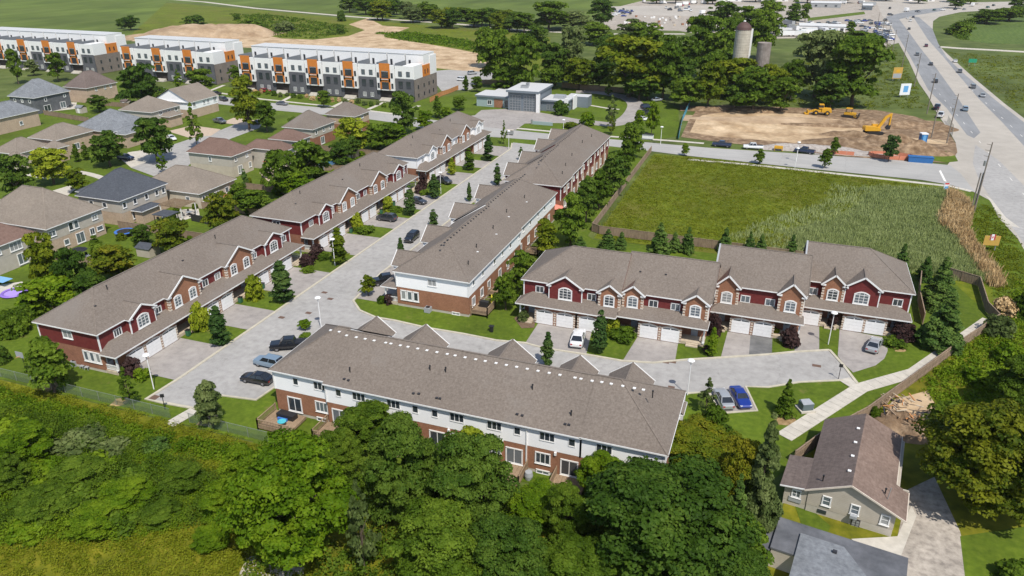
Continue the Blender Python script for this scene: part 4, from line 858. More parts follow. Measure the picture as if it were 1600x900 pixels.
gd.ext([(-ga/2,gh)]+[(-ga/2+ga*i/8, gh+.30*(1-((i-4)/4)**2)) for i in range(9)]+[(ga/2,gh)], -.04, .03, M['garage'])
GD = gd.mesh('garage_door')
gp = MB()
gp.ext([(.08,gh-.02),(ga/2-.18,gh-.02),(ga/2-.25,gh+.10),(.08,gh+.20)], -.055, 0, M['glass']); GPR = gp.mesh('door_light')
gp = MB(); gp.ext([(-.08,gh-.02),(-ga/2+.18,gh-.02),(-ga/2+.25,gh+.10),(-.08,gh+.20)], -.055, 0, M['glass']); GPL = gp.mesh('door_light')
gs = MB()   # pale arched surround with keystone
for i in range(8):
    xa = -ga/2-.05+(ga+.1)*i/8; xb = -ga/2-.05+(ga+.1)*(i+1)/8; f_ = lambda x: gh+.32*(1-(x/(ga/2+.05))**2)
    gs.ext([(xa,f_(xa)),(xb,f_(xb)),(xb,f_(xb)+.2),(xa,f_(xa)+.2)], -.07, .03, M['quoin'])
gs.box(-.12,.12,-.1,.02,gh+.34,gh+.68,M['quoin']); GS = gs.mesh('door_arch')
qm = MB()
for k in range(6): qm.box(-.17-.05*(k%2), .17+.05*(k%2), -.05, .02, k*.46, k*.46+.27, M['quoin'])
QM = qm.mesh('quoin')
def garage(par, x, y):
    g = inst('garage_door', GD, par, (x, y-.02, .08)); inst('pane', GPL, g); inst('pane', GPR, g); inst('door_arch', GS, par, (x, y-.02, .08))
sm_ = MB(); sm_.box(-.5,.5,-.06,.02,0,2.05,M['doorgrey']); sm_.box(-.36,.36,-.075,-.05,.95,1.85,M['glassb']); DOORM = sm_.mesh('front_door')
vm = MB().box(-.13,.13,-.13,.13,0,.12,M['quoin']).box(-.17,.17,-.17,.17,.12,.16,M['white']).mesh('roof_vent')
vmd = MB().box(-.16,.16,-.14,.14,0,.15,M['darktrim']).mesh('roof_vent')
pm = MB().tube((0,0,-.2),(0,0,.65),.07,.07,M['black'],7).tube((0,0,.6),(0,0,.75),.11,.11,M['black'],7).mesh('plumbing_vent')
def rowhouse(label, loc, rz, L_, D, segs, up, low, gar, bays, wins, group=None, pitch=.62, ze=6.4, vents=None, front_detail=True, porchpad=True, hipL=True, hipR=True, name='terraced_houses'):
    """a block of terraced houses; x along the front, y into the depth, front wall at y=0.
    segs: (x0,x1,dy,dz) sections; bays: (x0,x1,apex,material,windows,projection)"""
    root = thing(name, label, 'row houses', loc, rz, group); oh = .42; B = M['brick'] if low is None else low
    wall = MB(); sid = MB(); roof = MB(); fas = MB(); fnd = MB(); trim = MB()
    zr0 = 0
    for si, (x0, x1, dy, dz) in enumerate(segs):
        zE = ze+dz; y0 = dy; y1 = D+dy; mid = (y0+y1)/2; rise = (mid-y0+oh)*pitch; zr = zE+rise
        fnd.box(x0+.03, x1-.03, y0+.03, y1-.03, -1, .45, M['found'])
        wall.box(x0, x1, y0, y1, .4, 3.5, B); sid.box(x0-.02, x1+.02, y0-.02, y1+.02, 3.5, zE-.05, up)
        first, last = si == 0, si == len(segs)-1; e0 = x0-(oh if first else .12); e1 = x1+(oh if last else .12)
        hl = (mid-y0+oh) if (first and hipL) else 0; hr = (mid-y0+oh) if (last and hipR) else 0
        a0, a1 = y0-oh, y1+oh; P0=(e0,a0,zE); P1=(e1,a0,zE); P2=(e1,a1,zE); P3=(e0,a1,zE); R0=(e0+hl,mid,zr); R1=(e1-hr,mid,zr)
        roof.face([P0,P1,R1,R0], M['roof']).face([P2,P3,R0,R1], M['roof'])
        if hl: roof.face([P3,P0,R0], M['roof'])
        else: sid.ext([(0,0)], 0, 0, up) if 0 else sid.face([(e0+.05,y0,zE-.05),(e0+.05,y1,zE-.05),(e0+.05,mid,zr-.1)], up)
        if hr: roof.face([P1,P2,R1], M['roof'])
        else: sid.face([(e1-.05,y1,zE-.05),(e1-.05,y0,zE-.05),(e1-.05,mid,zr-.1)], up)
        # soffit and fascia with gutter
        fas.face([(e0,a0,zE-.16),(e0,a1,zE-.16),(e1,a1,zE-.16),(e1,a0,zE-.16)], M['white'])
        for (q0,q1) in ((P0,P1),(P2,P3)): fas.bar((q0[0],q0[1],zE-.085),(q1[0],q1[1],zE-.085),.10,.17,M['white'])
        for ok,(q0,q1) in ((first and hipL,(P3,P0)),(last and hipR,(P1,P2))):
            if ok: fas.bar((q0[0],q0[1],zE-.086),(q1[0],q1[1],zE-.086),.098,.172,M['white'])
        if not hl and first: 
            for yy in (a0, a1): fas.bar((e0-.03,yy,zE-.02),(e0-.03,mid,zr-.03),.26,.32,M['acgrey'])
        if not hr and last:
            for yy in (a0, a1): fas.bar((e1+.03,yy,zE-.05),(e1+.03,mid,zr-.06),.1,.26,M['roof'])
        rc = MB().bar(R0,R1,.26,.07,M['roof']); 
        for q, okk in ((P0,hl),(P3,hl)): 
            if okk: rc.bar(q, R0, .22, .05, M['roof'])
        for q, okk in ((P1,hr),(P2,hr)): 
            if okk: rc.bar(q, R1, .22, .05, M['roof'])
        rc.build('ridge_cap', root)
        for (cx, cy) in ((x0,y0),(x1,y0),(x0,y1),(x1,y1)): MB().box(cx-.09,cx+.09,cy-.09,cy+.09,3.5,zE-.17,M['white']).build('corner_trim', root)
        def cap(bx, by, zE=zE, mid=mid, y0=y0): return zE+(min(by-y0+oh, (2*mid-y0)-by+oh))*pitch
        if vents is not None:
            for (vx, dyv, vmesh) in vents:
                if x0 <= vx < x1: yv = mid+dyv; inst('roof_vent' if vmesh != 'p' else 'plumbing_vent', {'w':vm,'d':vmd,'p':pm}[vmesh], root, (vx, yv, cap(vx,yv)-.05))
        # bays
        for (b0,b1,za,bm,nw,pj,*lr) in bays:
            if not (x0 <= (b0+b1)/2 < x1): continue
            yf = y0-pj; bw = MB(); bwn = MB(); xc = (b0+b1)/2; hw = (b1-b0)/2+.35; zA = za+dz; zev = zE
            bw.box(b0,b1,yf,y0-.021,2.9,zev,bm); bw.ext([(b0,zev),(b1,zev),(xc,zA-.28)], yf, yf+.2, bm); bw.build('bay_wall', root)
            yb = y0-oh+(zA-zE)/pitch; yfe = yf-.35; zt = zev+.0
            gr = MB()
            for sx in (-1,1): gr.face([(xc+sx*hw,yfe,zt),(xc,yfe,zA),(xc,yb,zA),(xc+sx*hw,y0-oh,zt)], M['roof_red'] if lr and sx < 0 else M['roof']).face([(xc+sx*hw,yfe+.02,zt-.14),(xc,yfe+.02,zA-.14),(xc,y0-oh,zA-.14),(xc+sx*hw,y0-oh,zt-.14)], M['white'])
            gr.bar((xc,yfe,zA+.02),(xc,yb,zA+.02),.2,.05,M['roof']); gr.build('gable_roof', root)
            rk = MB()
            for sx in (-1,1): rk.bar((xc+sx*hw,yfe,zt-.07),(xc,yfe,zA-.07),.10,.24,M['white']); rk.box(*(sorted((xc+sx*hw, xc+sx*(hw-.75)))), yfe+.04, yf-.01, zt-.22, zt-.02, M['white'])
            rk.build('bargeboard', root)
            isb = bm in (M['brick'], M['brickd'])
            for cx in (b0, b1):
                if isb: inst('quoin', QM, root, (cx+(.12 if cx==b0 else -.12), yf-.01, 3.6)); inst('quoin', QM, root, (cx+(.01 if cx==b1 else -.01), yf+.22, 3.6), pi/2 if cx==b1 else -pi/2)
                else: bwn.box(cx-.08,cx+.08,yf-.03,yf+.12,3.3,zev-.1,M['white'])
            bwn.box(b0-.05,b1+.05,yf-.07,yf-.01,3.42,3.6,M['white'] if not isb else M['quoin']); bwn.build('bay_trim', root)
            if nw == 1: win(root, xc, yf, 4.25, 'f', 2.0 if not isb else 1.45, 1.45, 3 if not isb else 2, 3, True, sur=.14)
            else:
                for sx in (-1,1): win(root, xc+sx*(b1-b0)*.24, yf, 4.2, 'f', 1.35, 1.45, 2, 3, True, sur=.14)
    wall.build('wall', root); sid.build('upper_wall', root); roof.build('roof', root); fas.build('fascia', root); fnd.build('foundation', root)
    for wd in wins: win(root, *wd[:3], **wd[3])
    # porch roof over garages and doors
    yg, zp0, zp1, ov = -2.5, 3.3, 4.35, 2.95
    pr = MB(); x0, x1 = segs[0][0], segs[-1][1]; base = 0
    for si, (a, b, dy, dz) in enumerate(segs):
        first, last = si == 0, si == len(segs)-1; e0 = a-(.5 if first else 0); e1 = b+(.35 if last else 0); ov_ = dy-ov; h0 = 2.0 if first else 0; h1 = 2.0 if last and not hipR is None else 0
        pr.face([(e0,ov_,zp0),(e1,ov_,zp0),(e1-h1,dy,zp1),(e0+h0,dy,zp1)], M['roof'])
        if h0: pr.face([(e0,dy,zp0),(e0,ov_,zp0),(e0+h0,dy,zp1)], M['roof'])
        if h1: pr.face([(e1,ov_,zp0),(e1,dy,zp0),(e1-h1,dy,zp1)], M['roof'])
        pf = MB().bar((e0,ov_,zp0-.09),(e1,ov_,zp0-.09),.09,.18,M['white']).face([(e0,ov_,zp0-.17),(e1,ov_,zp0-.17),(e1,dy,zp0-.17),(e0,dy,zp0-.17)],M['white'])
        if h0: pf.bar((e0,ov_,zp0-.091),(e0,dy,zp0-.091),.088,.182,M['white'])
        if h1: pf.bar((e1,ov_,zp0-.091),(e1,dy,zp0-.091),.088,.182,M['white'])
        pf.build('porch_fascia', root)
    pr.build('porch_roof', root)
    def segdy(x):
        for s in segs:
            if s[0] <= x < s[1]: return s[2]
        return segs[-1][2]
    runs = []
    for g in sorted(gar):
        if runs and g-runs[-1][-1] < 3.7 and segdy(g) == segdy(runs[-1][-1]): runs[-1].append(g)
        else: runs.append([g])
    used = []
    for rn in runs:
        dy = segdy(rn[0]); ga0, ga1 = rn[0]-1.62, rn[-1]+1.62; used.append((ga0,ga1))
        MB().box(ga0,ga1,yg+dy,dy-.03,0,3.14,M['brick'] if low is None else low).build('garage_wall', root)
        for g in rn: garage(root, g, yg+dy)
        for px_ in [ga0+.1]+[(rn[i]+rn[i+1])/2 for i in range(len(rn)-1)]+[ga1-.1]: inst('quoin', QM, root, (px_, yg+dy-.012, .12), 0, (.85,1,.92))
    # porches between the garages: floor, steps, door, posts, railing
    ends = [segs[0][0]]+[q for u in used for q in u]+[segs[-1][1]]
    for i in range(0, len(ends), 2):
        a, b = ends[i], ends[i+1]
        if b-a < 1.2: continue
        dy = segdy((a+b)/2); MB().box(a+.02,b-.02,dy-2.3,dy-.03,0,.5,M['stone']).build('porch_floor', root)
        xs = (a+b)/2; ds = (xs,) if b-a < 4 else (a+1.1, b-1.1)
        for xd in ds: inst('front_door', DOORM, root, (xd, dy-.03, .52))
        for k in range(2): MB().box(xs-.9,xs+.9,dy-2.3-.35*(k+1),dy-2.3-.35*k-.004,0,.34-.16*k,M['stone']).build('step', root)
        for xp in ((a+.15) if i == 0 else None, (b-.15) if i+2 >= len(ends) else None):
            if xp is not None:
                MB().box(xp-.11,xp+.11,dy-2.35,dy-2.13,.5,3.13,M['white']).box(xp-.17,xp+.17,dy-2.41,dy-2.07,.5,.8,M['white']).build('porch_post', root)
                rl = MB().box(xp-.04,xp+.04,dy-2.1,dy-.1,1.35,1.43,M['white']).box(xp-.03,xp+.03,dy-2.1,dy-.1,.65,.71,M['white'])
                for k in range(14): rl.box(xp-.02,xp+.02,dy-2.08+k*.145,dy-2.04+k*.145,.7,1.36,M['white'])
                rl.build('porch_railing', root)
    return root
W = lambda x, y, z, f, w=1.2, h=1.1, c=2, **k: (x, y, z, dict(face=f, w=w, h=h, cols=c, **k))
L_GAR = [3.4, 6.7, 9.9, 19.7, 23.1, 33.0, 36.4, 39.9]
def lbays(A, Bm): return [(4.9,9.6,7.9,A,1,.95),(12.6,19.4,8.75,Bm,2,.95),(25.8,32.8,8.75,Bm,2,.95),(36.4,41.3,7.85,A,1,.95)]
LW = [W(3.3,0,4.35,'f',1.35,1.15,3),W(11.2,0,4.35,'f',1.1,1.0),W(21.6,0,4.3,'f',1.3,1.15),W(24.6,0,4.3,'f',1.3,1.15),W(34.4,0,4.35,'f',1.1,1.0),W(43.2,0,4.35,'f',1.2,1.1)]
ROT = pi/2
# x = v - v0 ; y = -(u+85.8); near end wall is x=0 (face 'l')
endw = [W(0,5.7,4.6,'l',1.7,1.2,2),W(0,.9,1.5,'l',.75,1.5,1,sur=.14),W(0,2.0,1.5,'l',.75,1.5,1,sur=.14),W(0,3.1,1.5,'l',.75,1.5,1,sur=.14)]
lv = [(7,-1.2,'p'),(8.5,3.2,'w'),(3.3,-2.5,'d'),(3.0,3.0,'d'),(21,-2.4,'d'),(30,-1.6,'p')]
rowhouse('nearest row of the left side, dark red end wall over brick facing the scrub', (-85.8,67.4,0), ROT, 45, 11.2, [(0,45,0,0)], M['redsid'], None, L_GAR, lbays(M['redsid'],M['brickd']), LW+endw, 'terraces along the left side of the street', vents=lv)
rowhouse('middle row of the left side, dark red upper walls and brick gables', (-85.8,116.4,0), ROT, 45, 11.2, [(0,45,0,0)], M['redsid'], None, L_GAR, lbays(M['redsid'],M['brickd']), LW+endw[:1], 'terraces along the left side of the street', vents=lv)
rowhouse('farthest row of the left side, white upper walls with brick double gables', (-85.8,166.9,0), ROT, 45, 11.2, [(0,45,0,0)], M['whitesid'], None, L_GAR, lbays(M['whitesid'],M['brickd']), LW, 'terraces along the left side of the street', vents=lv)
# middle block of the street's right side: front faces -u ; x = vfar - v, y = u + 57
def pxw_v(lst, face, y, rot):  return lst
vfar = 151.0; fr = []; 
for v in (103.4,107.5,113,117,121,126,130,134,139,143.5,148): fr += [W(vfar-v,12.5 if vfar-v < 24.4 else 13.0,4.75,'b',.9,.95,1,fr=M['white'])]
for v in (103.2,106.9,110.2,115.5,119.6,124,128.3,133,137.5,142.0,146.5): fr += [W(vfar-v,12.5 if vfar-v < 24.4 else 13.0,1.25,'b',1.15,1.45,2,sur=.1)]
er = [W(vfar-101.2,6.6,4.6,'r',1.5,1.15,2)]+[W(vfar-101.2,q,1.35,'r',.8,1.55,1,sur=.14) for q in (1.2,2.35,3.5)]+[W(vfar-101.2,10.7,.0,'r',1.35,.45,2)]
Mvents = [(2.5+1.25*i,.35,'d') for i in range(36)]+[(12,3.6,'p'),(13,4.4,'w'),(22,3.4,'p'),(23,4.2,'w'),(31,3.6,'p'),(32,4.6,'w'),(40,4.0,'p'),(41,4.6,'w'),(46,5.0,'p')]
rowhouse('middle terrace with white upper walls over brick, right of the street', (-57.0,vfar,0), -ROT, 49.8, 13.0, [(0,24.4,-.5,.0),(24.4,49.8,0,0)], M['whitesid'], M['brickd'], [4,7.4,16,19.4,28,31.4,40,43.4], [(4.2,9.2,8.6,M['whitesid'],1,1.7),(17.0,22.4,8.6,M['whitesid'],1,1.7),(30.5,36,8.6,M['whitesid'],1,1.7),(43.3,47.6,8.3,M['whitesid'],1,1.5)], fr+er, None, vents=Mvents)
vf2 = 204.0; fr = []
for v in (157.5,160.5,166.5,169.3,173.5,177,181,184,188,191.5,196,199,202): fr += [W(vf2-v,12.65 if vf2-v < 30.5 else 13.0 if vf2-v < 41 else 13.35,4.7,'b',1.2,1.0,2)]
for v in (158,162,167,172,176.5,181,186,190.5,195,200): fr += [W(vf2-v,12.65 if vf2-v < 30.5 else 13.0 if vf2-v < 41 else 13.35,1.2,'b',1.3,1.5,2,sur=.1)]
Fv = [(3+1.25*i,.35,'d') for i in range(36)]+[(10,4,'p'),(18,3.6,'p'),(30,4.2,'p'),(38,4.6,'p'),(44,5.2,'p')]
far = rowhouse('far terrace with dark red rear wall and pale downpipes beside the row of trees', (-57.6,vf2,0), -ROT, 49.5, 13.0, [(0,30.5,-.35,.45),(30.5,41,0,.4),(41,49.5,.35,.5)], M['redsid'], M['brick'], [4,7.4,16,19.4,28,31.4,40,43.4], [(3.0,8.2,8.6,M['redsid'],1,1.7),(15.4,20.6,8.6,M['redsid'],1,1.7),(28.8,34.0,8.6,M['redsid'],1,1.7),(40,45.2,8.6,M['redsid'],1,1.7)], fr, None, vents=Fv)
for v in (159,164.5,170,176,181.5,187.5,193.5,199): MB().box(vf2-v-.16,vf2-v+.16,12.5,12.9+(0 if vf2-v < 30.5 else .35 if vf2-v < 41 else .7),.2,6.2,M['quoin']).build('downpipe', far)
# long block seen from behind: front faces +v ; x = -6.9 - u ; y = 79.8 - v ; rear wall y = D
uR = -6.9; D_ = 12.6; sw = []
def rearx(px, py): u, z = onv(px, py, 67.2); return uR-u, z
for px, py, k in [(458,593,'s'),(496,601,'t'),(529,614,'s'),(561,622,'t'),(615,632.5,'t'),(649,638,'s'),(679.5,645,'s'),(714,653,'t'),(772.5,665.5,'t'),(808.4,672,'s'),(855,683,'t'),(893.8,690.4,'s'),(944.4,695.7,'t')]:
    x, z = rearx(px, py); sw.append(W(x, D_-(.45 if x > 42 else 0), 4.72, 'b', *((.75,1.0,1) if k == 's' else (1.75,1.1,3)), gl=M['glass'], sur=.02))
for px, py in [(500,639),(715,691),(848,722),(590,668),(772,703),(640,680)]: x, z = rearx(px, py); sw.append(W(x, D_-(.45 if x > 42 else 0), 1.45, 'b', 1.7, 1.45, 3, sur=.08))
for px, py in [(501,659),(848,745),(714,712)]: x, z = rearx(px, py); sw.append(W(x, D_-(.45 if x > 42 else 0), -.05, 'b', 1.5, .5, 2, sur=.08))
for px, py in [(457.5,631),(531,650),(683.8,686),(803.6,715),(889.4,732.7),(612,670)]: x, z = rearx(px, py); sw.append(W(x, D_-(.45 if x > 42 else 0), .6, 'b', 1.95, 2.05, 2, sur=.08, name='sliding_door'))
Sv = []
for px, py in [(514,521),(528,523),(542,526),(557,529),(571.5,531),(585.5,533.5),(605,535.5),(613,537),(627.5,540),(639.5,542),(654.5,545),(669.5,547),(685,550),(701,553),(713,555.5),(728.5,558.5),(745,561.5),(760,564),(777,567),(793,570),(809,573),(825.5,576),(842,579.5),(859.5,582.5),(876,586),(898.5,592),(908,593.5),(925.5,596.5),(940.5,599.5),(955,602.5),(973,606),(991,609.5),(1005,612.5)]:
    u, v, z = G(px, py, 9.95); Sv.append((uR-u, .75, 'w'))
def onroof(px, py):
    r = ray(px, py); k = 0.62; t = (6.4-66.78*k-CAMH)/(r[2]-r[1]*k); return r[0]*t, r[1]*t
for px, py in [(547,581),(672,578),(696.5,581),(832,608),(892.5,649),(1019.5,619)]: u, v = onroof(px, py); Sv.append((uR-u, 79.8-v-D_/2, 'p'))
for px, py in [(538,592),(544.5,594),(646,614.5),(654.5,615),(682.5,621.5),(687.5,622.5),(808,647),(816,649),(883,662.5),(889,663.5)]: u, v = onroof(px, py); Sv.append((uR-u, 79.8-v-D_/2, 'd'))
srow = rowhouse('long terrace seen from behind, white upper rear wall with brick below', (uR,79.8,0), pi, 50.0, D_, [(0,9.2,0,.04),(9.2,42.0,0,-.04),(42.0,50.0,-.45,.02)], M['whitesid'], M['brickd'], [5,8.4,14,17.4,24,27.4,34,37.4], [(3.9,8.9,8.5,M['whitesid'],1,1.1),(11.0,15.3,8.3,M['whitesid'],1,1.1),(19.3,25.2,8.9,M['whitesid'],2,1.1),(31.8,37.7,8.9,M['whitesid'],2,1.1),(40.1,45.0,8.5,M['whitesid'],1,1.1)], sw, None, vents=Sv)
for px, py in [(823,690)]: x, z = rearx(px, py); MB().box(x-.07,x+.07,D_,D_+.14,.9,6.2,M['white']).build('downpipe', srow)
for px, py in [(702,675),(785,693),(868,712),(627,655)]: x, z = rearx(px, py); MB().box(x-.13,x+.13,D_,D_+.22,3.05,3.45,M['white']).build('wall_vent', srow)
# right rows face -v
GRP = 'red and brick terraces facing the closed end of the street'
def rw(lst, u0): return [W(u-u0,0,4.3,'f',1.35,1.15,2) for u in lst]
rowhouse('leftmost right hand row with red gable and three garages at its left end', (-35.9,105.4,0), 0, 29.3, 12.6, [(0,15.9,0,0),(15.9,29.3,.9,.0)], M['redsid'], None, [4.35,7.7,11.4,20.9,24.2],
  [(4.5,9.9,8.3,M['redsid'],1,.9),(12.6,16.0,7.9,M['brickd'],1,.9),(16.2,19.4,7.9,M['brickd'],1,.9,1),(25.6,29.2,7.9,M['brickd'],1,.9)], rw([-33.2,-24.6],-35.9)+[(20.9,.9,4.3,dict(face='f',w=1.35,h=1.15)),(24.3,.9,4.3,dict(face='f',w=1.35,h=1.15))], GRP, hipL=True, hipR=False, vents=[(18,-3.2,'d'),(22,-3.1,'d')])
rowhouse('middle right hand row between two firewalls with a patched dark driveway', (-6.4,112.9,0), 0, 13.3, 12.6, [(0,13.3,0,.55)], M['redsid'], None, [4.6,7.9],
  [(.2,3.6,8.4,M['brickd'],1,.9,1),(9.6,13.2,8.4,M['brickd'],1,.9)], rw([-1.7,2.0],-6.4), GRP, hipL=False, hipR=False)
rowhouse('rightmost right hand row with red gable and hip roof beside the tall fence', (7.0,119.6,0), 0, 15.4, 12.6, [(0,15.4,0,.4)], M['redsid'], None, [1.4,7.8,10.9],
  [(2.6,5.8,8.2,M['brickd'],1,.9),(5.9,10.9,8.4,M['redsid'],1,.9)], rw([8.3,20.7],7.0), GRP, hipL=False, hipR=True)
# ------------------------------------------------------------------ detached houses
def hiproof(roof, fas, x0, x1, y0, y1, z, pitch, rm, oh=.45, gable=None):
    a0, a1, b0, b1 = x0-oh, x1+oh, y0-oh, y1+oh; w = a1-a0; d = b1-b0; h = min(w, d)/2
    if gable == 'v': R0 = ((a0+a1)/2, b0, z+(w/2)*pitch); R1 = ((a0+a1)/2, b1, z+(w/2)*pitch); w = min(w, d-.01)
    elif w >= d: R0 = (a0+h*(0 if gable else 1), (b0+b1)/2, z+h*pitch); R1 = (a1-h*(0 if gable else 1), (b0+b1)/2, z+h*pitch)
    else: R0 = ((a0+a1)/2, b0+h*(0 if gable else 1), z+h*pitch); R1 = ((a0+a1)/2, b1-h*(0 if gable else 1), z+h*pitch)
    P = [(a0,b0,z),(a1,b0,z),(a1,b1,z),(a0,b1,z)]
    if w >= d: fs = [[P[0],P[1],R1,R0],[P[2],P[3],R0,R1]]+([] if gable else [[P[3],P[0],R0],[P[1],P[2],R1]])
    else: fs = [[P[1],P[2],R1,R0],[P[3],P[0],R0,R1]]+([] if gable else [[P[0],P[1],R0],[P[2],P[3],R1]])
    for f in fs: roof.face(f, rm)
    fas.face([(a0,b0,z-.15),(a0,b1,z-.15),(a1,b1,z-.15),(a1,b0,z-.15)], M['white'])
    for i in range(4): q, r = P[i], P[(i+1)%4]; fas.bar((*q[:2],z-.08),(*r[:2],z-.08),.10,.15,M['white'])
    if not gable:
        c = MB()
        for q in P: c.bar(q, R0 if (q in (P[0],P[3]) and w>=d) or (q in (P[0],P[1]) and w<d) else R1, .24,.05, rm)
        c.bar(R0,R1,.26,.06,rm); roof.merge(c)
    return R0, R1
def house(label, fl, frt, br, ze, rm, wm, low=None, wins=(), pitch=.5, extra=(), vents=(), group=None, gable=None, name='house'):
    """eave corners in photograph pixels: front-left, front-right, back-right; axis aligned with the estate"""
    A = G(*fl, ze); B_ = G(*frt, ze); C_ = G(*br, ze); u0, u1 = A[0]+.45, (B_[0]+C_[0])/2-.45; v0, v1 = (A[1]+B_[1])/2+.45, C_[1]-.45
    if u1-u0 < 8: u0 = u1-10
    w, d = u1-u0, v1-v0; root = thing(name, label, 'house', (u0, v0, 0), 0, group); wall = MB(); roof = MB(); fas = MB(); upr = MB()
    zs = 2.9 if (low and ze > 4) else 0
    if zs: wall.box(0,w,0,d,0,zs,low)
    (upr if zs else wall).box(-.02 if zs else 0,w+(.02 if zs else 0),-.02 if zs else 0,d,zs,ze-.06,wm)
    hiproof(roof, fas, 0, w, 0, d, ze, pitch, rm, gable=gable)
    if gable:
        h = min(w,d)/2 if gable != 'v' else w/2
        if w >= d and gable != 'v': 
            for x in (0,w): wall.face([(x,0,ze-.06),(x,d,ze-.06),(x,d/2,ze+h*pitch)], wm)
        else:
            for y in (0,d): wall.face([(0,y,ze-.06),(w,y,ze-.06),(w/2,y,ze+h*pitch)], wm)
    for (ex0,ex1,ey0,ey1,ez,ep,er) in extra: wall.box(ex0,ex1,ey0,ey1,0,ez-.06,low or wm); hiproof(roof, fas, ex0, ex1, ey0, ey1, ez, ep, er)
    wall.build('wall', root); 
    if zs: upr.build('upper_wall', root)
    roof.build('roof', root); fas.build('fascia', root)
    for (face, s, z, ww, hh, cc) in wins:
        x, y = {'f':(s*w,0),'r':(w,s*d),'l':(0,s*d),'b':(s*w,d)}[face]; off = .02 if zs and z > zs else 0
        x += off if face == 'r' else 0; y -= off if face == 'f' else 0
        win(root, x, y, z, face, ww, hh, cc, name='window' if hh < 1.9 else 'patio_door')
    for (vx, vy, vz, k) in vents: inst('roof_vent', {'w':vm,'d':vmd}[k], root, (vx*w, vy*d, ze+min(vx*w+.45,w-vx*w+.45,vy*d+.45,d-vy*d+.45)*pitch-.05))
    return root
rr = M
house('beige two storey house with french doors and tan roof at the left', (-40,340), (66,359), (166,325), 5.6, rr['roof_tan'], rr['beigesid'], rr['buff'],
      [('r',.07,3.7,1.5,1.1,2),('r',.40,3.5,1.0,1.6,1),('r',.50,3.5,1.0,1.6,1),('r',.85,3.8,1.3,1.0,2),('r',.27,1.0,1.1,1.1,1),('r',.52,.3,1.9,2.1,2),('r',.75,.9,1.1,1.4,2),('r',.9,1.2,1.5,.9,1),('f',.75,3.8,1.4,1.1,2)], .8, extra=[(-3,3,9,16,4.6,.5,rr['roof_tan'])])
house('beige house with brown red roof and balcony cut by the left edge', (-70,390), (0,386), (54,362), 5.4, rr['roof_red'], rr['beigesid'], rr['beigesid'], [('r',.86,3.8,1.3,1.1,2),('r',.55,3.4,2.4,1.6,3),('r',.62,.4,1.8,2.1,2),('r',.15,3.7,1.2,1.1,2)], .7)
house('pale house with slate blue hip roof beside the pergola', (117,305), (186,315), (262,286), 5.8, rr['roof_blue'], rr['beigesid'], rr['buff'],
      [('r',.08,3.9,.9,1.2,1),('r',.3,3.9,.9,1.2,1),('r',.55,3.9,.9,1.2,1),('r',.78,3.9,.9,1.2,1),('r',.93,3.9,.9,1.2,1),('r',.24,.8,1.1,1.5,1),('r',.36,.8,1.6,1.5,2),('f',.3,3.8,1.1,1.1,1),('f',.62,3.8,1.1,1.1,1)], .76,
      extra=[(-7,-.1,6,14,4.2,.5,rr['roof_blue']),(12.9-.6,14.5,2.5,7.5,3.0,.45,rr['roof_blue'])], vents=[(.45,.80,0,'d'),(.36,.7,0,'d'),(.42,.76,0,'d'),(.55,.85,0,'d'),(.3,.3,0,'d')])
house('bungalow with faded tan hip roof behind the row gap', (215,290), (308,304), (371,279), 3.7, rr['roof_tan'], rr['stucco'], None, [('f',.8,1.4,1.1,1.1,1),('r',.1,1.5,.8,1.2,1),('r',.45,.3,2.2,2.1,2),('r',.75,1.2,1.2,1.3,1)], .62, vents=[(.3,.55,0,'w'),(.35,.52,0,'w')])
house('tall beige house with red brown hip roof', (291,237), (359,245), (397,232), 5.8, rr['roof_red'], rr['beigesid'], rr['stucco'], [('f',.5,3.9,.8,1.2,1),('r',.2,4.1,.8,.9,1),('r',.75,4.1,.8,.9,1),('r',.35,.6,1.7,2.0,2),('r',.85,1.2,1.0,1.3,1)], .72, extra=[(-.3,.7,2,6,3.2,.5,rr['roof_red'])])
house('beige house with red brown roof behind the red umbrella', (385,228), (440,238.5), (463,229), 5.6, rr['roof_red'], rr['beigesid'], rr['beigesid'], [('f',.85,3.8,.8,1.1,1),('r',.25,3.8,1.0,1.1,1),('r',.7,.4,1.6,2.0,2)], .7, vents=[(.45,.6,0,'w'),(.5,.62,0,'w'),(.56,.64,0,'w')])
house('house with red brown roof in the middle of the garden row', (420,216), (463,221.5), (487,212), 5.6, rr['roof_red'], rr['beigesid'], rr['beigesid'], [('r',.3,3.9,1.0,1.1,1),('r',.7,3.9,1.0,1.1,1)], .65)
house('beige house with dark taupe roof and white ridge vents', (455,198), (486,204), (524,189), 5.6, rr['roof'], rr['beigesid'], rr['brick'], [('r',.15,3.8,1.0,1.1,1),('r',.5,3.8,1.0,1.1,1),('r',.8,3.8,1.0,1.1,1),('r',.4,.3,1.9,2.1,2)], .75, vents=[(.3,.5,0,'w'),(.38,.56,0,'w'),(.46,.6,0,'w'),(.5,.66,0,'w')])
house('last house of the garden row with buff walls and orange brick base', (508,178), (554,183), (578,173), 5.8, rr['roof'], rr['buff'], rr['brickd'], [('f',.85,4.3,.9,.9,1),('r',.35,.4,1.2,2.0,1),('r',.5,4.4,1.6,.8,2)], .7, vents=[(.5,.5,0,'d')])
house('dark grey house with blue grey hip roof in the upper left', (10,150), (50,153), (113,142), 5.8, rr['roof_grey'], rr['darksid'], rr['darksid'], [('f',.2,3.9,.9,1.1,1),('f',.5,3.9,.9,1.1,1),('f',.8,3.9,.9,1.1,1),('r',.3,3.9,.9,1.1,1),('r',.85,4.0,.9,.9,1),('r',.3,.3,2.6,2.2,2),('r',.75,.3,2.2,2.2,2)], .82)
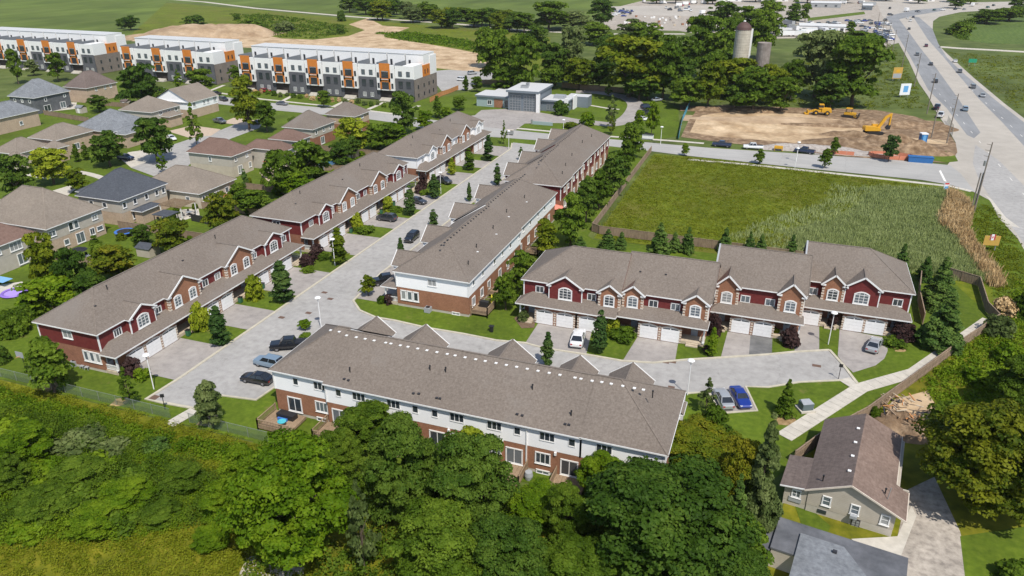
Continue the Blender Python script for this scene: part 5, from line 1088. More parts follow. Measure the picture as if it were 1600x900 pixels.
house('dark brown hip roofed house before the left flats', (100,135), (136,139), (180,128), 5.6, rr['roof_brownB'], rr['buff'], rr['buff'], [('r',.3,4.0,.8,1.0,1),('r',.6,4.0,.8,1.0,1),('r',.8,4.0,.8,1.0,1)], .9)
house('grey roofed house with round pool cut by the left edge', (-80,200), (-10,190), (54,171), 5.0, rr['roof_grey'], rr['buff'], None, [('r',.7,1.5,1.1,1.2,1)], .7)
house('tan house with stone gable on the crescent', (26,219), (108,216), (143,203), 5.2, rr['roof_tan'], rr['buff'], None, [('r',.5,1.3,1.6,1.6,2),('f',.75,1.4,1.1,1.3,1)], .58, extra=[(9,13.5,-3.5,0,4.0,.7,rr['roof_tan'])])
house('long tan roofed bungalow behind the bright yellow tree', (-20,238), (34,240), (76,226), 4.2, rr['roof_tan'], rr['stucco'], None, [('r',.5,1.3,1.6,1.6,2),('f',.8,1.2,1.1,1.3,1),('f',.4,1.2,1.1,1.3,1)], .65, extra=[(8,12,-3.5,0,3.6,.8,rr['roof_tan'])])
house('house with pale blue grey roof and brick gable front', (118,199), (184,210), (226,188), 4.8, rr['roof_grey'], rr['buff'], None, [('r',.2,1.0,1.6,1.8,2),('r',.6,1.0,1.0,1.8,1)], .62, extra=[(14,18.5,1,8,4.2,.6,rr['roof_grey'])])
house('tan hip roofed house with stone arched porch', (186,171), (231,176), (287,164), 5.6, rr['roof_tan'], rr['beigesid'], rr['buff'], [('r',.3,4.0,1.3,1.1,2),('r',.6,4.0,1.3,1.1,2),('r',.85,4.0,1.0,1.1,1),('r',.5,.6,1.0,2.0,1)], .56, extra=[(12.3,16,4,9.5,3.6,.5,rr['roof_tan'])])
house('white gabled house with tan roof and arched window', (252,152), (289,165), (334,148), 5.6, rr['roof_tan'], rr['whitesid'], rr['buff'], [('r',.15,3.9,1.2,1.2,2),('r',.5,3.9,1.0,1.1,2),('r',.65,3.9,1.0,1.1,2),('r',.9,3.8,1.6,1.7,2)], .5, gable='v', extra=[])
# ------------------------------------------------------------------ blocks of flats
def flats(label, corner, length, n, first_end):
    """corner = right front corner on the ground; runs towards -u; front faces -v"""
    root = thing('apartment_block', label, 'apartment block', (corner[0]-length, corner[1], 0), 0, 'modern blocks of flats with orange bays')
    Hh = 13.8; Dp = 20; P_ = length/n; wall = MB(); upw = MB()
    wall.box(0, length, 0, Dp, 0, 8.3, M['charbrick']); wall.build('wall', root)
    upw.box(0, length-.0, -.02, Dp-.02, 8.3, 11.9, M['rend']); upw.build('upper_wall', root)
    e = MB().box(length, length+.05, 5.2, 14.2, 0, 8.2, M['brownbrick']); e.box(length-.1, length+.06, 0.0, Dp, 0, 8.28, M['brownbrick']); e.build('end_wall', root)
    MB().box(length-2.5, length+.08, 7.5, 14, 8.32, 12.6, M['orange']).build('end_panel', root)
    # terraces and stair boxes on the roof
    MB().box(.1, length-.1, .1, Dp-.1, 11.9, 12.02, M['terr']).build('roof_terrace', root)
    for i in range(n):
        x0 = i*P_; xo = x0+P_*.03; ow = 7.4
        # orange bay with balconies, pale side strips
        b = MB(); b.box(xo, xo+ow, -1.0, -.03, 3.9, 13.3, M['rend']); b.build('bay_wall', root)
        oz = MB().box(xo+1.5, xo+ow-1.5, -1.22, -1.003, 11.2, 14.0, M['orange']).box(xo+1.5, xo+ow-1.5, -1.22, -1.003, 7.1, 8.5, M['orange'])
        oz.box(xo+1.5, xo+2.15, -1.22, -1.003, 4.3, 11.2, M['orange']).box(xo+ow-2.15, xo+ow-1.5, -1.22, -1.003, 4.3, 11.2, M['orange']); oz.build('orange_panel', root)
        for z in (4.4, 8.3): 
            win(root, xo+ow/2, -1.0, z+.1, 'f', 2.9, 2.4, 3, fr=M['darktrim'], gl=M['glass'], sur=.02)
            for sx in (.75, ow-.75): win(root, xo+sx, -1.0, z+.4, 'f', .8, 1.8, 1, fr=M['darktrim'], gl=M['glass'], sur=.02)
            bl = MB().box(xo+2.2, xo+ow-2.2, -1.6, -1.23, z-.25, z-.13, M['rend'])
            for k in range(12): bl.box(xo+2.25+k*.25, xo+2.28+k*.25, -1.53, -1.5, z-.13, z+.85, M['darktrim'])
            bl.box(xo+2.22, xo+ow-2.22, -1.54, -1.49, z+.85, z+.92, M['darktrim']); bl.build('balcony', root)
        MB().box(xo+.7, xo+ow-.7, -.06, .6, .4, 3.85, M['dark']).build('entrance', root)  # near-black box: shade of the recess under the bay put into its colour
        s = MB()
        for k in range(5): s.box(xo+1.3, xo+ow-1.3, -.3-.45*(k+1), -.3-.45*k-.01, 0, 1.1-.2*k, M['concrete'])
        s.build('steps', root)
        # white parapet block with two windows per storey
        px0 = xo+ow+.35; px1 = x0+P_-.1
        MB().box(px0, px1, -.35, 0-.03, 8.6, 13.2, M['rend']).build('front_parapet', root)
        MB().box(px0, px1, -.33, 0-.03, .3, 8.6, M['charbrick']).build('front_brick', root)
        for xx in (px0+(px1-px0)*.28, px0+(px1-px0)*.72):
            win(root, xx, -.35, 9.4, 'f', 1.5, 1.8, 2, fr=M['darktrim'], gl=M['glassb'], sur=.02)
            win(root, xx, -.33, 5.0, 'f', 1.7, 2.5, 2, fr=M['darktrim'], gl=M['glass'], sur=.02)
            win(root, xx, -.33, 1.1, 'f', 1.4, 1.6, 2, fr=M['white'], gl=M['curtain'], sur=.02)
        # rooftop: grey screens and white stair boxes stepping back
        for q in (x0+.1, x0+P_/2): MB().ext([(q,12.02),(q+.2,12.02),(q+.2,14.0),(q,14.0)], .3, 8.9, M['terr']).build('terrace_screen', root)
        for k in range(2):
            q0 = x0+k*P_/2+.3; q1 = x0+(k+1)*P_/2-.15
            bx = MB().box(q0, q1, 9.0, 18.5, 12.02, 16.4, M['rend'], M['rend']).box(q0-.05, q1+.05, 8.8, 18.6, 16.4, 16.6, M['rend'], M['fireroof'])
            bx.build('stair_box', root)
            MB().box(q0+1.2, q0+2.1, 8.9, 8.99, 12.05, 14.2, M['darktrim']).build('terrace_door', root)
        MB().box(xo+ow/2-1.7, xo+ow/2+1.9, -.4, .15, 13.32, 13.6, M['darktrim']).build('parapet_cap', root)
    for yy in (3.2, 8.2, 12.6, 16.5):
        for z in (1.4, 4.6): win(root, length+.06, yy, z, 'r', .8, 1.3, 1, fr=M['darktrim'], gl=M['glass'], sur=.02)
    MB().box(length-4.5, length+.04, 0, 7.3, 8.32, 13.3, M['rend']).build('end_parapet', root); MB().box(length-3.5, length+.04, 14.2, Dp, 8.32, 15.5, M['rend']).build('end_parapet', root)
    for yy in (9.5, 12): win(root, length+.08, yy, 9.4, 'r', .6, 1.5, 1, fr=M['darktrim'], gl=M['glass'], sur=.02)
    return root
flats('right block of modern flats, whole in view above the garden row', (-133.6,261.3), 79.5, 5, 0)
flats('middle block of modern flats between the other two', (-231.0,267.5), 50.0, 3, 0)
flats('left block of modern flats running out at the left edge', (-301.5,271.5), 78.0, 5, 0)
for i in range(26):
    x = 398+i*10.1; p = G(x, 147+i*1.05+R_.uniform(-1,1))
    plant('bushL', R_.choice(['dark','grey','straw','mid']), x, 143+i*1.02+R_.uniform(-1.5,1.5), R_.uniform(6,10), R_.uniform(5,8), 'small planting in the bed along the front of the right flats', 'bush', group='plantings along the right flats')
# ------------------------------------------------------------------ fire station
fs = thing('fire_station', 'grey fire station with two glazed bay doors and a loop drive', 'fire station', (-104.8,259.8,0), 0)
MB().box(9.6,21.2,0,16,0,6.6,M['fireclad']).build('hall', fs); MB().box(9.2,21.6,-1.2,16.4,6.6,7.4,M['fireclad'],M['fireroof']).build('roof', fs)
MB().box(-4,9.55,3,13,0,3.6,M['teal']).build('office', fs); MB().box(-4.4,9.5,2.4,13.5,3.6,4.2,M['fireclad'],M['fireroof']).build('roof', fs); MB().box(-1,9.5,13.52,20,0,4.1,M['fireclad'],M['fireroof']).build('rear_wing', fs)
MB().box(21.25,31,3,13,0,3.5,M['fireclad']).build('east_wing', fs); MB().box(21.62,31.4,2.4,13.4,3.5,4.1,M['fireclad'],M['fireroof']).build('roof', fs)
MB().box(28,36,13.42,19,0,3.9,M['fireclad'],M['fireroof']).build('rear_wing', fs); MB().box(30.2,31.6,1.9,2.38,0,5,M['rend']).box(31.42,31.9,9,13.3,0,4.8,M['rend']).build('white_fin', fs); MB().box(20.6,21.9,-1.1,-.2,0,6.58,M['rend']).build('white_fin', fs)
MB().box(3,6.4,2.92,3,0,3,M['brickd']).build('entrance_panel', fs)
for x in (12.4, 17.8):
    d = MB().box(x-2.1,x+2.1,-.12,-.02,.1,5.6,M['glassb']).build('bay_door', fs); f = MB()
    for k in range(7): f.box(x-2.15,x+2.15,-.17,-.125,.1+k*.9,.22+k*.9,M['metal'])
    for k in range(5): f.box(x-2.15+k*1.05,x-2.03+k*1.05,-.175,-.13,.1,5.6,M['metal'])
    f.build('door_frame', d)
win(fs, 8.1, 3, .3, 'f', 2.0, 2.6, 3, fr=M['metal'], gl=M['glass']); win(fs, 1.2, 3, .9, 'f', 1.6, 1.6, 2); win(fs, 25, 3, .5, 'f', 3, 2, 3, fr=M['metal'], gl=M['glassb'])
MB().box(13,15.5,4,6,7.42,8.3,M['metal']).box(14,15,7,8.2,7.42,8.8,M['metal']).build('rooftop_unit', fs); MB().box(25,29,6,9,4.12,5.2,M['acgrey']).build('rooftop_unit', fs)
# ------------------------------------------------------------------ near house with the brown roof
HR = radians(-8.6); hx, hy = G(1235,790)[:2]
nh = thing('cottage', 'small grey cottage with faded brown gable roof at the lower right', 'house', (hx, hy, 0), HR)
mb = MB(); mb.box(1.5,10.0,0,14,.9,2.9,M['greysid']); mb.ext([(1.5,2.9),(10.0,2.9),(5.4,4.95)], .0, .15, M['greysid']); mb.ext([(1.5,2.9),(10.0,2.9),(5.4,4.95)], 13.8, 14, M['greysid']); mb.build('wall', nh)
MB().box(-.9,1.48,.1,5.2,.6,2.6,M['greysid']).build('lean_to_wall', nh); MB().box(1.52,9.98,.02,13.98,-.5,.88,M['found']).box(-.88,1.46,.12,5.1,-.4,.58,M['found']).build('foundation', nh)
ro = MB(); ro.face([(1.1,-.4,2.95),(5.4,-.4,5.15),(5.4,14.4,5.15),(1.1,14.4,2.95)], M['roof_brownB']).face([(5.4,-.4,5.15),(10.9,-.4,2.75),(10.9,4.6,2.75),(9.6,4.6,3.3),(9.6,14.4,3.3),(5.4,14.4,5.15)], M['roof_brownA'])
ro.face([(-1.4,-.3,2.6),(1.15,-.3,2.98),(1.15,5.6,2.98),(-1.4,5.6,2.6)], M['roof_brownB']); ro.build('roof', nh)
f = MB().bar((1.1,-.42,2.86),(5.4,-.42,5.06),.1,.18,M['quoin']).bar((5.4,-.42,5.06),(10.9,-.42,2.66),.1,.18,M['quoin']).bar((10.95,-.4,2.68),(10.95,4.6,2.68),.09,.1,M['quoin']).bar((9.65,4.7,3.22),(9.65,14.4,3.22),.08,.1,M['quoin']).bar((-1.4,-.32,2.52),(1.1,-.32,2.88),.1,.14,M['white']).box(9.6,10.9,4.4,4.6,2.5,3.0,M['greysid'])
f.build('fascia', nh)
win(nh, .35, .1, 1.25, 'f', .85, .95, 2, 2); win(nh, 3.4, 0, 1.45, 'f', .8, 1.15, 1, 2); win(nh, 6.2, 0, 1.45, 'f', .8, 1.15, 1, 2); win(nh, 9.1, 0, 1.3, 'f', .8, 1.15, 1, 2)
MB().box(5.85,6.55,-.55,-.09,1.15,1.5,M['acgrey']).build('air_conditioner', nh); MB().box(-.35,.95,.02,.09,.6,1.2,M['acgrey']).build('lower_panel', nh)
bd = MB().box(6.1,6.95,-.06,.015,-.7,.85,M['darktrim']); bd.build('basement_door', nh)
for k in range(3):
    for j in range(2): MB().box(6.2+j*.38,6.5+j*.38,-.075,-.062,-.2+k*.33,.06+k*.33,M['curtain']).build('pane', nh)
MB().box(2.7,3.6,-.04,.015,.25,.7,M['glass']).build('basement_window', nh)
for yy in (2.3,5.2,8.0,11.0): inst('roof_vent', vm, nh, (4.9,yy,4.85))
inst('plumbing_vent', pm, nh, (2.6,.9,3.75)); inst('plumbing_vent', pm, nh, (8.6,1.8,3.7)); MB().tube((8.9,1.2,3.5),(9.0,1.3,5.0),.05,.05,M['metal'],6).build('chimney_pipe', nh)
gx, gy = G(1178,900)[:2]
ng = thing('garage_building', 'dark flat roofed outbuilding with grey shingled part at the lower right corner', 'outbuilding', (*G(1214,838)[:2], 0), HR)
MB().box(0,11.6,-4.6,0,0,2.3,M['greysid']).build('wall', ng); MB().box(-.1,11.8,-4.7,.1,2.3,2.48,M['membrane']).build('flat_roof', ng); MB().box(-1.6,-.12,-6,-1.1,1.9,2.1,M['membrane']).box(-1.5,-.3,-6,-1.2,0,1.9,M['greysid']).build('side_wing', ng)
gr = MB(); gr.face([(2.2,-1.6,2.75),(6.2,-1.6,2.75),(9.6,-6,2.75),(2.2,-9,2.75)], M['roof_grey']).prism([(2.2,-1.6),(2.2,-9),(9.6,-6),(6.2,-1.6)], 2.49, 2.74, M['white'], M['roof_grey']); gr.build('shingled_roof', ng)
MB().box(5.3,5.7,-3,-2.7,2.76,3.0,M['darktrim']).build('roof_vent', ng)
# ------------------------------------------------------------------ garden things
ff = thing('flat_gazebo', 'dark blue gazebo roof beside the timber pergola', 'gazebo', G(262,350))
for x in (-1.8,1.8):
    for y in (-1.5,1.5): MB().box(x-.06,x+.06,y-.06,y+.06,0,2.4,M['black']).build('post', ff)
MB().prism([(-2.1,-1.8),(2.1,-1.8),(2.1,1.8),(-2.1,1.8)],2.4,2.55,M['roof_blue']).build('roof', ff)
pg = thing('pergola', 'weathered timber pergola with slatted roof', 'pergola', G(281,338))
for x in (-2.8,2.8):
    for y in (-2.2,2.2): MB().box(x-.08,x+.08,y-.08,y+.08,0,2.9,M['white']).build('post', pg)
for y in (-2.2,2.2): MB().box(-3.1,3.1,y-.06,y+.06,2.9,3.1,M['wood']).build('beam', pg)
for k in range(14): MB().box(-3+k*.45,-2.94+k*.45,-2.5,2.5,3.1,3.25,M['wood']).build('slat', pg)
sh = thing('garden_shed', 'small blue grey shed behind the nearest left row', 'shed', G(233,398)); MB().box(-1.6,1.6,-1.4,1.4,0,1.8,M['greysid']).build('wall', sh); r = MB(); r.face([(-1.8,-1.6,1.8),(1.8,-1.6,1.8),(1.8,0,2.5),(-1.8,0,2.5)],M['roof_blue']).face([(1.8,1.6,1.8),(-1.8,1.6,1.8),(-1.8,0,2.5),(1.8,0,2.5)],M['roof_blue']); r.build('roof', sh)
tr_ = thing('trampoline', 'round blue edged trampoline by the beige garden fence', 'trampoline', G(196,368)); MB().lathe([(2,.9),(2,1.0),(1.5,1.0)],M['tarpb'],n=20).build('rim', tr_); MB().lathe([(1.5,.98),(0.01,.96)],M['black'],n=20).build('mat', tr_)
for k in range(6): MB().tube((1.9*cos(k),1.9*sin(k),0),(1.9*cos(k),1.9*sin(k),.9),.04,.04,M['metal'],6).build('leg', tr_)
def umbrella(px, py, m, label, r=1.7):
    t = thing('umbrella', label, 'umbrella', G(px,py)); MB().tube((0,0,0),(0,0,2.5),.04,.04,M['metal'],6).build('pole', t)
    MB().lathe([(r,2.05),(r*.5,2.42),(.01,2.62)],m,n=8).build('canopy', t); return t
umbrella(427,262,M['redum'],'red umbrella on the tan patio behind the tall beige house',2.6); umbrella(126,406,M['black'],'dark umbrella on the deck behind the beige house',1.7)
umbrella(867,337,plain('faded_coral_canvas',(.75,.25,.18),.7),'faded coral umbrella behind the far terrace',1.9)
for (px, py, r, lb) in ((508,262,3.0,'round turquoise pool behind the second left row'),(17,193,4.0,'round above ground pool in the upper left garden')):
    t = thing('pool', lb, 'pool', G(px,py)); MB().lathe([(r,0),(r,1.2),(r-.15,1.2)],M['acgrey'],n=24).build('wall', t); MB().lathe([(r-.15,1.08),(.01,1.08)],M['water'],n=24).build('water', t)
t = thing('inflatable_ring', 'purple inflatable pool on the white patio at left', 'paddling pool', G(22,459)); MB().lathe([(1.9,0),(2.15,.2),(1.9,.42),(1.55,.3)],M['purple'],n=24).build('ring', t); MB().lathe([(1.6,.2),(.01,.2)],plain('lilac_pvc',(.42,.3,.75),.4),n=24).build('base', t)
t = thing('canopy_cloth', 'blue and white striped cloth at the left edge of the patio', 'cloth', G(5,445)); MB().box(-2.5,1.5,-1,1,1.0,1.05,plain('pale_blue_cloth',(.2,.42,.7),.6)).box(-2.4,-2.3,-.9,-.8,0,1,M['metal']).build('sheet', t)
dk = thing('wooden_deck', 'new orange timber deck behind the tan bungalow', 'deck', G(365,308)); MB().box(-4,4,-2,2,.5,.62,M['woodor']).build('platform', dk); MB().box(-4,4,-2.05,-1.97,.0,1.5,M['woodor']).box(4,4.07,-2,2,0,1.5,M['woodor']).build('railing', dk)
# decks along the long terrace's rear wall
def deck(label, x, y, z, w, d, rz=0, sides='flr', gap=None, name='deck', wm=None):
    wm = wm or M['wood']; t = thing(name, label, 'deck', (x, y, 0), rz, 'timber decks behind the terraces'); n = max(3, int(w/.45))
    for i in range(n): MB().box(-w/2+w*i/n+.01,-w/2+w*(i+1)/n-.01,-d,0,z-.06+.004*(i%2),z+.004*(i%2),wm).build('board', t)
    MB().box(-w/2,w/2,-d,-d+.06,z-.35,z-.065,wm).box(-w/2,-w/2+.06,-d+.065,0,z-.35,z-.065,wm).box(w/2-.06,w/2,-d+.065,0,z-.35,z-.065,wm).build('frame', t)
    def rail(a, b):
        MB().bar((*a,z+.98),(*b,z+.98),.12,.07,wm).build('handrail', t); mb = MB(); L_ = hypot(b[0]-a[0],b[1]-a[1]); k = int(L_/.22)
        for i in range(k+1): q = (a[0]+(b[0]-a[0])*i/k, a[1]+(b[1]-a[1])*i/k); mb.box(q[0]-.025,q[0]+.025,q[1]-.025,q[1]+.025,z,z+.95,wm)
        mb.bar((*a,z+.18),(*b,z+.18),.05,.06,wm); mb.build('balusters', t)
        for q in (a, b): MB().box(q[0]-.07,q[0]+.07,q[1]-.07,q[1]+.07,-.3,z+1.08,wm).build('post', t)
    if 'f' in sides: rail((-w/2,-d),(w/2,-d))
    if 'l' in sides: rail((-w/2,0),(-w/2,-d))
    if 'r' in sides: rail((w/2,0),(w/2,-d))
    return t
deck('timber deck with turquoise table at the left end of the long terrace', -54.6, 67.1, .55, 4.6, 3.8, 0, 'fl')
deck('timber deck second from the left along the rear wall', -47.6, 67.1, .55, 3.0, 3.4, 0, 'flr')
deck('timber deck beside the grey rain barrel', -23.8, 67.1, .5, 3.0, 3.2, 0, 'fr')
deck('timber deck furthest right with stairs up to the sliding door', -17.0, 67.1, .5, 3.6, 3.2, 0, 'fl')
deck('timber deck half hidden between the ash and the maple', -36.5, 67.1, .5, 3.2, 3.0, 0, 'fr')
deck('brown deck with covered barbecue at the near corner of the middle terrace', -43.9, 103.6, .8, 3.6, 2.9, pi/2, 'flr')
deck('second brown deck on the rear of the middle terrace', -43.9, 110.8, .8, 2.6, 2.4, pi/2, 'flr'); deck('third brown deck on the rear of the middle terrace', -43.9, 117.5, .8, 2.6, 2.4, pi/2, 'flr'); deck('fourth brown deck on the rear of the middle terrace', -43.9, 131, .8, 2.6, 2.4, pi/2, 'flr')
t = thing('table', 'turquoise round table on the left deck', 'table', (-53.9,64.3,.56)); MB().lathe([(.01,.7),(.55,.7),(.55,.74),(.01,.74)],M['water'],n=16).build('tabletop', t); MB().tube((0,0,0),(0,0,.7),.04,.04,M['black'],6).build('leg', t)
t = thing('patio_set', 'dark covered garden furniture on the left deck', 'garden furniture', (-54.4,66.1,.56)); MB().prism([(-1.3,-.5),(1.2,-.6),(1.3,.4),(-1.2,.5)],0,.7,M['black']).build('cover', t); MB().box(-.9,.5,-.9,-.65,0,.35,M['tarpb']).build('cushion', t)
t = thing('barbecue', 'black covered barbecue on the corner deck', 'barbecue', (-42.3,103.9,.81)); MB().prism([(-.8,-.4),(.8,-.4),(.7,.4),(-.7,.4)],0,1.15,M['black']).build('cover', t)
t = thing('cylinder_cover', 'yellow folded parasol on the corner deck', 'parasol', (-41.4,104.9,.81)); MB().lathe([(.05,0),(.2,.3),(.16,1.6),(.02,2.1)],plain('yellow_canvas',(.75,.65,.05),.7),n=8).build('cloth', t)
t = thing('rain_barrel', 'pale grey rain barrel at the foot of the white downpipe', 'barrel', (*G(826,748)[:2],0)); MB().lathe([(.01,0),(.42,0),(.5,.5),(.42,1.0),(.01,1.02)],M['acgrey'],n=14).build('body', t)
def acunit(label, p, s=.8):
    t = thing('air_conditioner', label, 'air conditioner', (p[0],p[1],0)); MB().box(-s/2,s/2,-s/2,s/2,0,.85,M['acgrey']).build('casing', t); MB().lathe([(s*.4,.86),(s*.4,.9),(.02,.9)],M['black'],n=12).build('fan_grille', t)
acunit('grey air conditioner against the brick end wall of the middle terrace', G(669,487), 1.0)
t = thing('bicycle', 'bicycle leaning at the brick end wall of the middle terrace', 'bicycle', G(692,487), radians(5))
for x in (-.55,.55):
    w_ = MB()
    for k in range(12): a, b_ = 2*pi*k/12, 2*pi*(k+1)/12; w_.bar((x+.33*cos(a),0,.34+.33*sin(a)),(x+.33*cos(b_),0,.34+.33*sin(b_)),.04,.04,M['tyre'])
    w_.build('wheel', t)
MB().bar((-.55,0,.34),(-.15,0,.85),.04,.04,M['acgrey']).bar((-.15,0,.85),(.4,0,.85),.04,.04,M['acgrey']).bar((.4,0,.95),(.55,0,.34),.04,.04,M['acgrey']).bar((-.15,0,.85),(.0,0,.3),.04,.04,M['acgrey']).bar((0,0,.3),(.4,0,.85),.04,.04,M['acgrey']).build('frame', t)
for lb, x, y in (('grey air conditioner beside the red end wall',118,571),('two garden chairs against the red end wall',134,574)):
    if 'chair' in lb:
        t = thing('garden_chair', 'left grey garden chair against the red end wall', 'chair', (*G(x-4,y+1)[:2],0)); MB().box(-.3,.3,-.3,.3,.4,.46,M['acgrey']).build('seat', t); MB().box(-.3,.3,.26,.32,.46,1.0,M['acgrey']).build('backrest', t)
        for sx in (-.26,.26):
            for sy in (-.26,.26): MB().box(sx-.03,sx+.03,sy-.03,sy+.03,0,.4,M['acgrey']).build('leg', t)
        dup(t, (*G(x+3,y+3)[:2],0), .2, 'right grey garden chair against the red end wall')
    else: acunit(lb, G(x,y))
t = thing('utility_box', 'dark green utility cabinet on a concrete base by the footpath', 'utility cabinet', (*G(1258,640)[:2],0), .5); MB().box(-1,1,-.9,.9,0,.25,M['concrete']).build('base', t); mb = MB(); mb.prism([(-.75,-.65),(.75,-.65),(.75,.65),(-.75,.65)],.25,1.2,plain('dark_green_grey_box',(.10,.14,.15),.4)).face([(-.78,-.68,1.2),(.78,-.68,1.2),(.6,.5,1.35),(-.6,.5,1.35)],M['acgrey']); mb.build('cabinet', t)
t = thing('mailbox', 'grey community mailbox beside the street mouth', 'mailbox', (*G(797,211)[:2],0)); MB().box(-1.1,1.1,-.3,.3,.3,1.6,M['metal']).build('box', t); MB().box(-1.2,1.2,-.4,.4,1.6,1.7,M['quoin']).build('top', t); MB().box(-.9,.9,-.2,.2,0,.3,M['black']).build('stand', t)
t = thing('mailbox', 'white community mailbox beside the road below the loop drive', 'mailbox', (*G(1012,218)[:2],0)); MB().box(-1.7,1.7,-.35,.35,.3,1.7,M['rend']).build('box', t); MB().box(-1.8,1.8,-.6,.6,1.7,1.85,M['black']).build('top', t)
t = thing('entrance_sign', 'low pale teal sign wall in front of the fire station', 'sign', (*G(850,195.5)[:2],0)); MB().box(-4,3,-.15,.15,0,1.1,M['teal']).build('panel', t); MB().box(-4.6,-4,-.25,.25,0,1.6,M['metal']).build('pillar', t)
# ------------------------------------------------------------------ vehicles
def loft(prof, m, glass_m=None, n=9):
    """prof: list of (x, z_sill, z_deck, half width) along the car -> rounded closed body"""
    mb = MB(); rings = []
    for (x, zs, zd, hw) in prof:
        mid = (zs+zd)/2; pts = [(-hw*.86,zs),(-hw,zs+.12),(-hw,mid+.05),(-hw*.93,zd-.06),(-hw*.72,zd),(hw*.72,zd),(hw*.93,zd-.06),(hw,mid+.05),(hw,zs+.12),(hw*.86,zs)]
        rings.append([(x,p[0],p[1]) for p in pts])
    for a, b in zip(rings, rings[1:]):
        for i in range(10): j = (i+1)%10; mb.face([a[i],b[i],b[j],a[j]], m)
    mb.face(rings[0], m); mb.face(rings[-1][::-1], m); return mb
def cabin(pts, hw0, hw1, m, roofm):
    """greenhouse: pts (x,z) side outline bottom-front, top-front, top-rear, bottom-rear"""
    (x0,z0),(x1,z1),(x2,z2),(x3,z3) = pts; mb = MB()
    B_ = [(x0,-hw0,z0),(x3,-hw0,z3),(x3,hw0,z3),(x0,hw0,z0)]; T = [(x1,-hw1,z1),(x2,-hw1,z2),(x2,hw1,z2),(x1,hw1,z1)]
    for i in range(4): j = (i+1)%4; mb.face([B_[i],B_[j],T[j],T[i]], m)
    rf = MB(); rf.face([(x1+.03,-hw1-.02,z1+.0),(x2-.03,-hw1-.02,z2),(x2-.03,hw1+.02,z2),(x1+.03,hw1+.02,z1)], roofm).face([(x1-.1,-hw1*.8,z1+.05),(x2+.1,-hw1*.8,z2+.05),(x2+.1,hw1*.8,z2+.05),(x1-.1,hw1*.8,z1+.05)], roofm)
    q = [(x1+.03,-hw1-.02,z1),(x2-.03,-hw1-.02,z2),(x2-.03,hw1+.02,z2),(x1+.03,hw1+.02,z1)]; p_ = [(x1-.1,-hw1*.8,z1+.05),(x2+.1,-hw1*.8,z2+.05),(x2+.1,hw1*.8,z2+.05),(x1-.1,hw1*.8,z1+.05)]
    for i in range(4): j = (i+1)%4; rf.face([q[i],q[j],p_[j],p_[i]], roofm)
    for sx in (-1,1):
        for (a, b) in (((x0,z0),(x1,z1)),((x3,z3),(x2,z2)),(((x0+x3)/2+.1,z0),((x1+x2)/2+.05,z1))): rf.bar((a[0],sx*(hw0+.005),a[1]),(b[0],sx*(hw1+.01),b[1]),.09,.05,roofm)
    return mb, rf
PAINT0 = plain('car_paint', (.3,.3,.3), .3, .3, .6, 1)
CARS = {}
